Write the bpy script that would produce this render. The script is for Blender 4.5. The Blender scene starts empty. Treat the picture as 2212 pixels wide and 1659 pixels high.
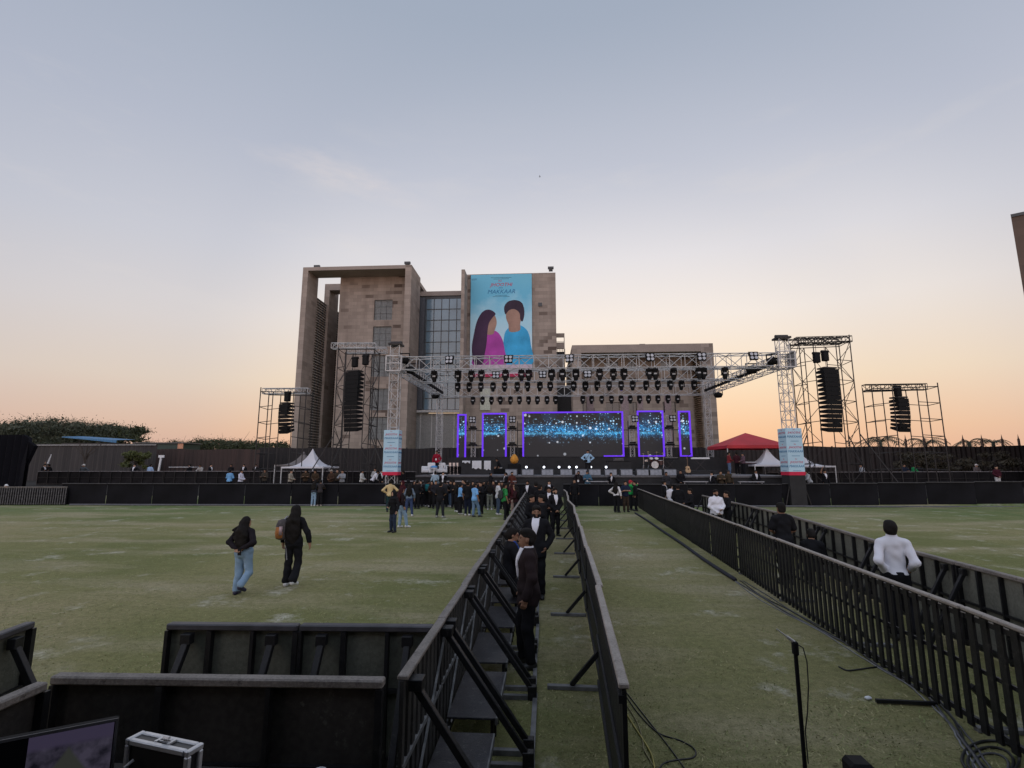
import bpy, math, random
import numpy as np
from mathutils import Vector, Matrix, Euler
random.seed(7); RNG = np.random.default_rng(7)
R = math.radians; PI = math.pi
S = bpy.context.scene; COL = S.collection

# ---------------------------------------------------------------- camera geometry (for placing by sight lines)
FP, TH, YAW, HC = 1095.0, R(9.1), R(3.5), 2.6
def _ray(u, v):
    x = (u - 1106) / FP; y = -(v - 829.5) / FP
    dx, dy, dz = x, math.cos(TH) - y * math.sin(TH), math.sin(TH) + y * math.cos(TH)
    c, s = math.cos(YAW), math.sin(YAW)
    return c * dx - s * dy, s * dx + c * dy, dz
def G(u, v, z=0.0):
    d = _ray(u, v); t = (z - HC) / d[2]; return d[0] * t, d[1] * t
def P(u, v, Y):
    d = _ray(u, v); t = Y / d[1]; return d[0] * t, Y, HC + d[2] * t
def XU(u, Y, v=1000): return P(u, v, Y)[0]
def ZV(v, Y, u=1106): return P(u, v, Y)[2]
def gz(y):                                  # the lawn is level, then banks up behind the far barrier
    if y < 33.8: return 0.0
    if y < 35.2: return 0.55 * (y - 33.8) / 1.4
    if y < 43: return 0.55 + 0.4 * (y - 35.2) / 7.8
    return 0.95
ORD = ['nearest', 'second', 'third', 'fourth', 'fifth', 'sixth', 'seventh', 'eighth', 'ninth', 'tenth', 'eleventh', 'twelfth',
       'thirteenth', 'fourteenth', 'fifteenth', 'sixteenth', 'seventeenth', 'eighteenth', 'nineteenth', 'twentieth', 'twenty-first',
       'twenty-second', 'twenty-third', 'twenty-fourth', 'twenty-fifth', 'twenty-sixth', 'twenty-seventh', 'twenty-eighth', 'twenty-ninth', 'thirtieth']
ORD1 = ['first'] + ORD[1:]

EXPOSURE = 0.0
# sky colours by height above the horizon (sine of elevation), away from and towards the sunset
SKY_BASE = [(0, (204, 170, 160)), (.06, (212, 184, 172)), (.14, (213, 201, 195)), (.24, (206, 203, 208)), (.36, (192, 196, 209)), (.52, (178, 185, 202)), (.70, (164, 175, 193)), (1, (150, 165, 188))]
SKY_WARM = [(0, (244, 182, 146)), (.06, (253, 206, 164)), (.15, (255, 230, 198)), (.27, (252, 241, 231)), (.38, (236, 232, 234)), (.52, (204, 207, 219)), (.70, (170, 180, 197)), (1, (150, 165, 188))]
GRASS = [(.215, .232, .082), (.325, .305, .132), (.46, .385, .215), (.125, .225, .075), (.52, .445, .285), (.115, .115, .046)]
BACK = (2.3, 2.2, 2.15); ZEN = (1.6, 1.55, 1.5)

# ---------------------------------------------------------------- materials
def nodes(m):
    m.use_nodes = True; nt = m.node_tree
    return nt, nt.nodes, nt.links, nt.nodes['Principled BSDF']
def mixc(N, L, fac, a, b, blend='MIX'):
    n = N.new('ShaderNodeMix'); n.data_type = 'RGBA'; n.blend_type = blend; n.clamp_factor = True
    for sock, v in ((n.inputs[0], fac), (n.inputs[6], a), (n.inputs[7], b)):
        if hasattr(v, 'links') or isinstance(v, bpy.types.NodeSocket): L.new(v, sock)
        elif isinstance(v, (int, float)): sock.default_value = v
        else: sock.default_value = (*v[:3], 1)
    return n.outputs[2]
def noise(N, L, vec, scale, detail=3, rough=.55):
    n = N.new('ShaderNodeTexNoise'); n.inputs['Scale'].default_value = scale
    n.inputs['Detail'].default_value = detail; n.inputs['Roughness'].default_value = rough
    L.new(vec, n.inputs['Vector']); return n.outputs['Fac']
def ramp(N, L, fac, stops, interp='LINEAR'):
    r = N.new('ShaderNodeValToRGB'); L.new(fac, r.inputs[0]); r.color_ramp.interpolation = interp
    e = r.color_ramp.elements
    while len(e) < len(stops): e.new(.5)
    for k, (p, c) in enumerate(stops):
        e[k].position = p; e[k].color = (*c, 1) if not isinstance(c, (int, float)) else (c, c, c, 1)
    return r.outputs[0]
def math_(N, L, op, a, b=None, c=None):
    n = N.new('ShaderNodeMath'); n.operation = op
    for i, v in enumerate((a, b, c)):
        if v is None: continue
        if isinstance(v, (int, float)): n.inputs[i].default_value = v
        else: L.new(v, n.inputs[i])
    return n.outputs[0]
MATS = {}
def mat(name, col, rough=.6, metal=0.0, var=.25, scale=6.0, bump=0.0, bscale=60., spec=.5, sheen=0.0, fine=0.0, wear=None):
    if name in MATS: return MATS[name]
    m = bpy.data.materials.new(name); nt, N, L, b = nodes(m)
    tc = N.new('ShaderNodeTexCoord').outputs['Object']
    f = noise(N, L, tc, scale, 5)
    lo = tuple(c * (1 - var) for c in col); hi = tuple(min(1, c * (1 + var)) for c in col)
    c = ramp(N, L, f, [(.3, lo), (.7, hi)])
    if fine:
        f2 = noise(N, L, tc, scale * 14, 2)
        c = mixc(N, L, fine, c, ramp(N, L, f2, [(.35, lo), (.65, hi)]))
    if wear:
        wn = math_(N, L, 'MULTIPLY', ramp(N, L, noise(N, L, tc, 17, 6, .75), [(.56, 0.), (.66, .9)]), ramp(N, L, noise(N, L, tc, 1.7, 3), [(.42, 0.), (.6, 1.)]))
        c = mixc(N, L, wn, c, wear)
    L.new(c, b.inputs['Base Color'])
    b.inputs['Roughness'].default_value = rough; b.inputs['Metallic'].default_value = metal
    b.inputs['Specular IOR Level'].default_value = spec
    if sheen: b.inputs['Sheen Weight'].default_value = sheen
    if bump:
        bn = N.new('ShaderNodeBump'); bn.inputs['Strength'].default_value = bump; bn.inputs['Distance'].default_value = .02
        L.new(noise(N, L, tc, bscale, 4), bn.inputs['Height']); L.new(bn.outputs[0], b.inputs['Normal'])
    MATS[name] = m; return m
def emis(name, col, strength):
    if name in MATS: return MATS[name]
    m = bpy.data.materials.new(name); nt, N, L, b = nodes(m)
    b.inputs['Base Color'].default_value = (*col, 1)
    b.inputs['Emission Color'].default_value = (*col, 1); b.inputs['Emission Strength'].default_value = strength
    MATS[name] = m; return m
def cloth(col, rough=.9): return mat('cloth_%d_%d_%d' % tuple(int(c * 999) for c in col), col, rough, 0, .05 if min(col) > .3 else .15, 5, .12, 22, .12)

def stone_mat(name, base, dark, bw=1.3, bh=.55, seed=0., frac=.9):
    m = bpy.data.materials.new(name); nt, N, L, b = nodes(m)
    tc = N.new('ShaderNodeTexCoord').outputs['Object']
    sp = N.new('ShaderNodeSeparateXYZ'); L.new(tc, sp.inputs[0])
    uu = math_(N, L, 'ADD', math_(N, L, 'ADD', sp.outputs[0], sp.outputs[1]), seed)
    cb = N.new('ShaderNodeCombineXYZ'); L.new(uu, cb.inputs[0]); L.new(sp.outputs[2], cb.inputs[1])
    br = N.new('ShaderNodeTexBrick'); L.new(cb.outputs[0], br.inputs['Vector'])
    br.inputs['Color1'].default_value = (0, 0, 0, 1); br.inputs['Color2'].default_value = (1, 1, 1, 1); br.inputs['Mortar'].default_value = (.45, .45, .45, 1)
    br.inputs['Scale'].default_value = 1; br.inputs['Brick Width'].default_value = bw; br.inputs['Row Height'].default_value = bh
    br.inputs['Mortar Size'].default_value = .012; br.inputs['Bias'].default_value = 0; br.offset = .5
    lo = tuple(c * .85 for c in base); hi = tuple(c * 1.11 for c in base)
    c = ramp(N, L, br.outputs['Color'], [(0, lo), (.45, base), (frac - .06, hi), (frac, tuple((a + d) / 2 for a, d in zip(base, dark))), (1, dark)])
    # dark replacement slabs come in loose clusters, weathering runs down in soft streaks
    mk = ramp(N, L, noise(N, L, tc, .13, 2), [(.40, 0.), (.50, 1.)])
    c = mixc(N, L, mk, ramp(N, L, br.outputs['Color'], [(0, lo), (.5, base), (1, hi)]), c)
    st = N.new('ShaderNodeMapping'); st.inputs['Scale'].default_value = (.5, .5, .06); L.new(tc, st.inputs['Vector'])
    c = mixc(N, L, ramp(N, L, noise(N, L, st.outputs[0], 1.2, 5), [(.42, 0.), (.75, .45)]), c, tuple(d * .9 for d in dark))
    c = mixc(N, L, math_(N, L, 'MULTIPLY', br.outputs['Fac'], .45), c, (.10, .085, .075))
    L.new(c, b.inputs['Base Color']); b.inputs['Roughness'].default_value = .85; b.inputs['Specular IOR Level'].default_value = .2
    MATS[name] = m; return m

def corr_mat(name, col, col2):
    m = bpy.data.materials.new(name); nt, N, L, b = nodes(m)
    tc = N.new('ShaderNodeTexCoord').outputs['Object']
    mp = N.new('ShaderNodeMapping'); mp.inputs['Scale'].default_value = (1.1, 1.1, .05); L.new(tc, mp.inputs['Vector'])
    c = ramp(N, L, noise(N, L, mp.outputs[0], 1.5, 5), [(.3, col), (.7, col2)])
    L.new(c, b.inputs['Base Color']); b.inputs['Roughness'].default_value = .7; b.inputs['Metallic'].default_value = .1
    MATS[name] = m; return m

def grass_mat():
    m = bpy.data.materials.new('lawn_grass'); nt, N, L, b = nodes(m)
    tc = N.new('ShaderNodeTexCoord').outputs['Object']
    big = noise(N, L, tc, .09, 4); mid = noise(N, L, tc, .55, 5, .65); fine = noise(N, L, tc, 9, 6, .8); vf = noise(N, L, tc, 55, 4, .85)
    c = ramp(N, L, big, [(.40, GRASS[0]), (.5, GRASS[1]), (.60, GRASS[2])])
    # greener strip of turf along the far barrier where nobody has walked yet
    sp = N.new('ShaderNodeSeparateXYZ'); L.new(tc, sp.inputs[0])
    yy = math_(N, L, 'ADD', sp.outputs[1], math_(N, L, 'MULTIPLY', mid, 7.))
    c = mixc(N, L, ramp(N, L, math_(N, L, 'DIVIDE', yy, 50.), [(.5, 0.), (.66, .75)]), c, GRASS[3])
    c = mixc(N, L, ramp(N, L, mid, [(.44, 0.), (.66, .6)]), c, GRASS[1])
    st = N.new('ShaderNodeMapping'); st.inputs['Scale'].default_value = (.35, 1.2, 1); L.new(tc, st.inputs['Vector'])
    c = mixc(N, L, ramp(N, L, noise(N, L, st.outputs[0], .42, 5, .6), [(.47, 0.), (.66, .8)]), c, GRASS[4])
    c = mixc(N, L, ramp(N, L, noise(N, L, tc, 2.6, 5, .7), [(.30, .30), (.46, 0.)]), c, GRASS[5])
    c = mixc(N, L, ramp(N, L, fine, [(.35, .55), (.62, 0.)]), c, GRASS[5])
    c = mixc(N, L, ramp(N, L, vf, [(.38, .42), (.6, 0.)]), c, tuple(g * .4 for g in GRASS[5]))
    c = mixc(N, L, ramp(N, L, vf, [(.58, 0.), (.75, .45)]), c, GRASS[4])
    # scattered pale chalky bald patches
    p1 = ramp(N, L, noise(N, L, tc, .95, 6, .70), [(.55, 0.), (.71, .85)])
    p2 = ramp(N, L, noise(N, L, tc, .33, 2), [(.43, 0.), (.54, 1.)])
    pm = math_(N, L, 'MULTIPLY', math_(N, L, 'MULTIPLY', p1, p2), ramp(N, L, fine, [(.38, .25), (.6, .95)]))
    c = mixc(N, L, pm, c, (.70, .66, .58))
    L.new(c, b.inputs['Base Color']); b.inputs['Roughness'].default_value = .95; b.inputs['Specular IOR Level'].default_value = .15
    bn = N.new('ShaderNodeBump'); bn.inputs['Strength'].default_value = .8; bn.inputs['Distance'].default_value = .035
    hh = math_(N, L, 'ADD', fine, math_(N, L, 'MULTIPLY', vf, .7))
    L.new(hh, bn.inputs['Height']); L.new(bn.outputs[0], b.inputs['Normal'])
    return m

# ---------------------------------------------------------------- mesh builder
class MB:
    def __init__(s): s.v = []; s.f = []; s.mi = []
    def add(s, vs, fs, mi=0):
        o = len(s.v); s.v += [tuple(v) for v in vs]; s.f += [tuple(i + o for i in f) for f in fs]; s.mi += [mi] * len(fs); return s
    def box(s, c, d, rz=0, mi=0, bev=0):
        x, y, z = (q / 2 for q in d); M = Matrix.Rotation(rz, 3, 'Z') if rz else None
        vs = [Vector((a * x, b * y, e * z)) for e in (-1, 1) for a, b in ((-1, -1), (1, -1), (1, 1), (-1, 1))]
        if M: vs = [M @ v for v in vs]
        vs = [(v[0] + c[0], v[1] + c[1], v[2] + c[2]) for v in vs]
        return s.add(vs, [(3, 2, 1, 0), (4, 5, 6, 7), (0, 1, 5, 4), (1, 2, 6, 5), (2, 3, 7, 6), (3, 0, 4, 7)], mi)
    def b2(s, lo, hi, mi=0):
        return s.box([(a + b) / 2 for a, b in zip(lo, hi)], [b - a for a, b in zip(lo, hi)], 0, mi)
    def _frame(s, a, b, up=(0, 0, 1)):
        a, b = Vector(a), Vector(b); d = (b - a).normalized(); u = Vector(up)
        if abs(d.dot(u)) > .98: u = Vector((0, 1, 0)) if abs(d.y) < .9 else Vector((1, 0, 0))
        x = d.cross(u).normalized(); return a, b, x, x.cross(d).normalized()
    def bar(s, a, b, w, h=None, up=(0, 0, 1), mi=0):
        h = h or w; a, b, x, y = s._frame(a, b, up)
        vs = [p + x * (i * w / 2) + y * (j * h / 2) for p in (a, b) for i, j in ((-1, -1), (1, -1), (1, 1), (-1, 1))]
        return s.add(vs, [(3, 2, 1, 0), (4, 5, 6, 7), (0, 1, 5, 4), (1, 2, 6, 5), (2, 3, 7, 6), (3, 0, 4, 7)], mi)
    def tube(s, a, b, r, r2=None, n=8, caps=True, mi=0):
        r2 = r if r2 is None else r2; a, b, x, y = s._frame(a, b)
        vs = []
        for p, q in ((a, r), (b, r2)):
            for k in range(n):
                t = 2 * PI * k / n; vs.append(p + x * (q * math.cos(t)) + y * (q * math.sin(t)))
        fs = [(k, (k + 1) % n, n + (k + 1) % n, n + k) for k in range(n)]
        if caps: fs += [tuple(range(n - 1, -1, -1)), tuple(range(n, 2 * n))]
        return s.add(vs, fs, mi)
    def path(s, pts, r, n=6, mi=0):
        pts = [Vector(p) for p in pts]; vs = []; fs = []
        for i, p in enumerate(pts):
            d = (pts[min(i + 1, len(pts) - 1)] - pts[max(i - 1, 0)]).normalized()
            u = Vector((0, 0, 1)) if abs(d.z) < .95 else Vector((1, 0, 0))
            x = d.cross(u).normalized(); y = x.cross(d)
            for k in range(n):
                t = 2 * PI * k / n; vs.append(p + x * (r * math.cos(t)) + y * (r * math.sin(t)))
        for i in range(len(pts) - 1):
            for k in range(n): fs.append((i * n + k, i * n + (k + 1) % n, (i + 1) * n + (k + 1) % n, (i + 1) * n + k))
        fs += [tuple(range(n - 1, -1, -1)), tuple(range((len(pts) - 1) * n, len(pts) * n))]
        return s.add(vs, fs, mi)
    def lathe(s, c, prof, n=16, mi=0):
        vs = []; fs = []
        for r, z in prof:
            for k in range(n): t = 2 * PI * k / n; vs.append((c[0] + r * math.cos(t), c[1] + r * math.sin(t), c[2] + z))
        for i in range(len(prof) - 1):
            for k in range(n): fs.append((i * n + k, i * n + (k + 1) % n, (i + 1) * n + (k + 1) % n, (i + 1) * n + k))
        fs += [tuple(range(n - 1, -1, -1)), tuple(range((len(prof) - 1) * n, len(prof) * n))]
        return s.add(vs, fs, mi)
    def prism(s, poly, axis, t0, t1, mi=0):                 # poly: 2D outline extruded along an axis
        def mk(p, t): return {'y': (p[0], t, p[1]), 'x': (t, p[0], p[1]), 'z': (p[0], p[1], t)}[axis]
        n = len(poly); vs = [mk(p, t0) for p in poly] + [mk(p, t1) for p in poly]
        fs = [tuple(range(n)), tuple(range(2 * n - 1, n - 1, -1))] + [(k, n + k, n + (k + 1) % n, (k + 1) % n) for k in range(n)]
        return s.add(vs, fs, mi)
    def xf(s, M): s.v = [tuple(M @ Vector(v)) for v in s.v]; return s
    def build(s, name, m, parent=None, smooth=False, bevel=0):
        me = bpy.data.meshes.new(name); me.from_pydata(s.v, [], s.f)
        for q in (m if isinstance(m, (list, tuple)) else [m]): me.materials.append(q)
        if any(s.mi): me.polygons.foreach_set('material_index', s.mi)
        import bmesh
        bm = bmesh.new(); bm.from_mesh(me); bmesh.ops.recalc_face_normals(bm, faces=bm.faces)
        if bevel: bmesh.ops.bevel(bm, geom=bm.edges[:], offset=bevel, segments=1, affect='EDGES', clamp_overlap=True)
        bm.to_mesh(me); bm.free()
        if smooth: me.polygons.foreach_set('use_smooth', [True] * len(me.polygons))
        return link(name, me, parent)
def link(name, data, parent=None):
    o = bpy.data.objects.new(name, data); COL.objects.link(o)
    if parent is not None: o.parent = parent
    return o
def tag(o, label, cat, group=None, kind=None):
    if label: o['label'] = label
    if cat: o['category'] = cat
    if group: o['group'] = group
    if kind: o['kind'] = kind
    return o
def thing(name, label, cat, loc=(0, 0, 0), rz=0, group=None):
    o = bpy.data.objects.new(name, None); COL.objects.link(o); o.location = loc; o.rotation_euler = (0, 0, rz)
    o.empty_display_size = .2
    return tag(o, label, cat, group)
def dup(o, loc=None, rz=None, label=None, parent=None, rot=None):
    c = o.copy(); COL.objects.link(c)
    if parent is not None: c.parent = parent
    if loc is not None: c.location = loc
    if rz is not None: c.rotation_euler = (0, 0, rz)
    if rot is not None: c.rotation_euler = rot
    if label: c['label'] = label
    for ch in list(o.children): dup(ch, parent=c)
    return c
def struct(o): o['kind'] = 'structure'; return o
def text_mesh(txt, size, m, parent, M, shear=0, name='lettering', extr=.004):
    cu = bpy.data.curves.new('t', 'FONT'); cu.body = txt; cu.size = size; cu.shear = shear; cu.extrude = extr
    cu.align_x = 'CENTER'; cu.resolution_u = 2
    t = bpy.data.objects.new('t', cu); COL.objects.link(t)
    bpy.context.view_layer.update()
    me = bpy.data.meshes.new_from_object(t.evaluated_get(bpy.context.evaluated_depsgraph_get()))
    bpy.data.objects.remove(t); me.transform(M); me.materials.clear(); me.materials.append(m)
    return link(name, me, parent)

# ---------------------------------------------------------------- people: each garment and the body are one smooth surface grown round a posed skeleton
def rc(a, b, ra, rb): return ('c', np.array(a, float), np.array(b, float), ra, rb)
def el(c, r, M=None): return ('e', np.array(c, float), np.array(r, float), M)
def _eval(pr, X, Y, Z):
    if pr[0] == 'c':
        _, a, b, ra, rb = pr; ba = b - a; L2 = max(ba @ ba, 1e-9)
        px, py, pz = X - a[0], Y - a[1], Z - a[2]
        h = np.clip((px * ba[0] + py * ba[1] + pz * ba[2]) / L2, 0, 1)
        return np.sqrt((px - h * ba[0]) ** 2 + (py - h * ba[1]) ** 2 + (pz - h * ba[2]) ** 2) - (ra + (rb - ra) * h)
    _, c, r, M = pr; px, py, pz = X - c[0], Y - c[1], Z - c[2]
    if M is not None:
        px, py, pz = (M[0][i] * px + M[1][i] * py + M[2][i] * pz for i in range(3))
    k0 = np.sqrt((px / r[0]) ** 2 + (py / r[1]) ** 2 + (pz / r[2]) ** 2) + 1e-9
    k1 = np.sqrt((px / r[0] ** 2) ** 2 + (py / r[1] ** 2) ** 2 + (pz / r[2] ** 2) ** 2) + 1e-9
    return k0 * (k0 - 1) / k1
def _bb(pr):
    if pr[0] == 'c': m = max(pr[3], pr[4]); return np.minimum(pr[1], pr[2]) - m, np.maximum(pr[1], pr[2]) + m
    m = max(pr[2]) if pr[3] is not None else pr[2]; return pr[1] - m, pr[1] + m
def field(prims, res, infl=0., k=.04, pad=.03, wr=0., cut=None, seed=0.):
    bbs = [_bb(p) for p in prims]
    lo = np.min([b[0] for b in bbs], 0) - pad - infl; hi = np.max([b[1] for b in bbs], 0) + pad + infl
    n = np.ceil((hi - lo) / res).astype(int) + 1
    ax = [lo[i] + res * np.arange(n[i]) for i in range(3)]
    F = np.full(n, 1.0, np.float32)
    for p, (a, b) in zip(prims, bbs):
        m = infl + k + 3 * res
        i0 = np.maximum(((a - m - lo) / res).astype(int), 0); i1 = np.minimum(((b + m - lo) / res).astype(int) + 2, n)
        sl = tuple(slice(i0[i], i1[i]) for i in range(3))
        X = ax[0][sl[0]][:, None, None]; Y = ax[1][sl[1]][None, :, None]; Z = ax[2][sl[2]][None, None, :]
        d = (_eval(p, X, Y, Z) - infl).astype(np.float32)
        f = F[sl]; kk = min(k, .6 * (min(p[3], p[4]) if p[0] == 'c' else min(p[2])) + .004)
        h = np.clip(.5 + .5 * (f - d) / kk, 0, 1); F[sl] = f * (1 - h) + d * h - kk * h * (1 - h)
    X, Y, Z = ax[0][:, None, None], ax[1][None, :, None], ax[2][None, None, :]
    if wr:
        F = F + wr * (np.sin(23 * X + 9 * Z + seed) * np.sin(17 * Y - 13 * Z + seed * 2) + .7 * np.sin(38 * Z + 12 * X + seed * 3) * np.sin(21 * X - 8 * Y + seed))
    if cut is not None: F = np.maximum(F, cut(X, Y, Z))
    F[0] = F[-1] = 1; F[:, 0] = F[:, -1] = 1; F[:, :, 0] = F[:, :, -1] = 1
    return F, lo
def snet(F, lo, res):
    n = np.array(F.shape) - 1; neg = F < 0
    cnt = np.zeros(n, np.int8); sx = np.zeros((*n, 3), np.float32); ne = np.zeros(n, np.float32)
    for ox in (0, 1):
        for oy in (0, 1):
            for oz in (0, 1): cnt += neg[ox:ox + n[0], oy:oy + n[1], oz:oz + n[2]]
    act = (cnt > 0) & (cnt < 8)
    for axis in range(3):
        o1, o2 = [a for a in range(3) if a != axis]
        for p in (0, 1):
            for q in (0, 1):
                off = [0, 0, 0]; off[o1] = p; off[o2] = q
                s0 = tuple(slice(off[i], off[i] + n[i]) for i in range(3)); off2 = off[:]; off2[axis] = 1
                s1 = tuple(slice(off2[i], off2[i] + n[i]) for i in range(3))
                a, b = F[s0], F[s1]; cr = (a < 0) != (b < 0)
                t = np.where(cr, a / np.where(cr, a - b, 1), 0)
                ne += cr
                for i in range(3): sx[..., i] += np.where(cr, t if i == axis else off[i], 0)
    idx = np.full(n, -1, np.int64); ii = np.argwhere(act); idx[act] = np.arange(len(ii))
    V = (ii + sx[act] / ne[act][:, None]) * res + lo
    Q = []
    for axis in range(3):
        o1, o2 = (axis + 1) % 3, (axis + 2) % 3
        s0 = [slice(1, n[i]) for i in range(3)]; s0[axis] = slice(0, n[axis])
        s1 = s0[:]; s1[axis] = slice(1, n[axis] + 1)
        a, b = neg[tuple(s0)], neg[tuple(s1)]; cr = np.argwhere(a != b)
        if not len(cr): continue
        fl = a[tuple(cr.T)]; base = cr.copy()
        for i in range(3):
            if i != axis: base[:, i] += 1
        def at(d1, d2):
            c = base.copy(); c[:, o1] -= d1; c[:, o2] -= d2; return idx[tuple(c.T)]
        q = np.stack([at(1, 1), at(0, 1), at(0, 0), at(1, 0)], 1)
        q[~fl] = q[~fl][:, ::-1]; Q.append(q)
    return V, (np.concatenate(Q) if Q else np.zeros((0, 4), int))
def grow(name, prims, m, parent, res, infl=0., k=.04, wr=0., cut=None, scale=1., seed=0.):
    F, lo = field(prims, res, infl, k, .03, wr, cut, seed); V, Q = snet(F, lo, res)
    if not len(Q): return None
    me = bpy.data.meshes.new(name)
    me.vertices.add(len(V)); me.vertices.foreach_set('co', (V * scale).astype(np.float32).ravel())
    me.loops.add(len(Q) * 4); me.loops.foreach_set('vertex_index', Q.astype(np.int32).ravel())
    me.polygons.add(len(Q)); me.polygons.foreach_set('loop_start', np.arange(0, len(Q) * 4, 4, dtype=np.int32))
    try: me.polygons.foreach_set('loop_total', np.full(len(Q), 4, dtype=np.int32))
    except Exception: pass
    me.update(calc_edges=True); me.validate(); me.polygons.foreach_set('use_smooth', [True] * len(me.polygons)); me.materials.append(m)
    return link(name, me, parent)

ARM = {  # elbow, wrist for the right side (+x); the left is mirrored; standing frame
    'down': ((.255, -.03, 1.13), (.262, .05, .88)), 'hips': ((.40, -.10, 1.16), (.20, .03, 1.02)),
    'crossed': ((.25, .07, 1.13), (-.09, .21, 1.18)), 'front': ((.24, .04, 1.13), (.06, .25, 1.04)),
    'phone': ((.28, .14, 1.20), (.125, .10, 1.50)), 'behind': ((.30, -.12, 1.15), (.05, -.20, 1.0)),
    'point': ((.30, .22, 1.36), (.40, .46, 1.48)), 'photo': ((.22, .22, 1.24), (.07, .36, 1.46)),
    'pocket': ((.29, -.08, 1.14), (.20, .06, .93)), 'up': ((.33, .08, 1.55), (.25, .14, 1.80)), 'clasp': ((.25, .0, 1.12), (.04, .17, .92)),
    'run': ((.30, -.20, 1.17), (.27, .03, 1.06)), 'runb': ((.29, -.17, 1.17), (.29, .06, 1.04)), 'lean': ((.24, .20, 1.18), (.10, .36, 1.16)),
    'swing': ((.27, .06, 1.13), (.27, .20, .91)), 'swingb': ((.27, -.12, 1.14), (.28, -.16, .90)), 'lap': ((.24, .10, 1.12), (.12, .30, .98)),
    'arms_down_wide': ((.29, -.02, 1.13), (.33, .03, .88)),
}
LEG = {'stand': ((.095, .015, .49), (.105, -.02, .085)), 'wide': ((.13, .015, .49), (.175, -.02, .085)),
       'fwd': ((.09, .17, .52), (.09, .24, .10)), 'back': ((.11, .02, .47), (.135, -.24, .17)), 'kick': ((.12, .06, .46), (.15, -.24, .25)),
       'sit': ((.11, .42, .50), (.11, .44, .085)), 'out': ((.17, .10, .49), (.27, .13, .085)), 'rest': ((.11, .08, .49), (.12, .06, .085)),
       'mount': ((.10, -.01, .49), (.10, -.05, .085))}
SKINS = [(.34, .19, .12), (.27, .145, .09), (.22, .115, .07), (.40, .24, .165)]
PEOPLE = []
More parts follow.
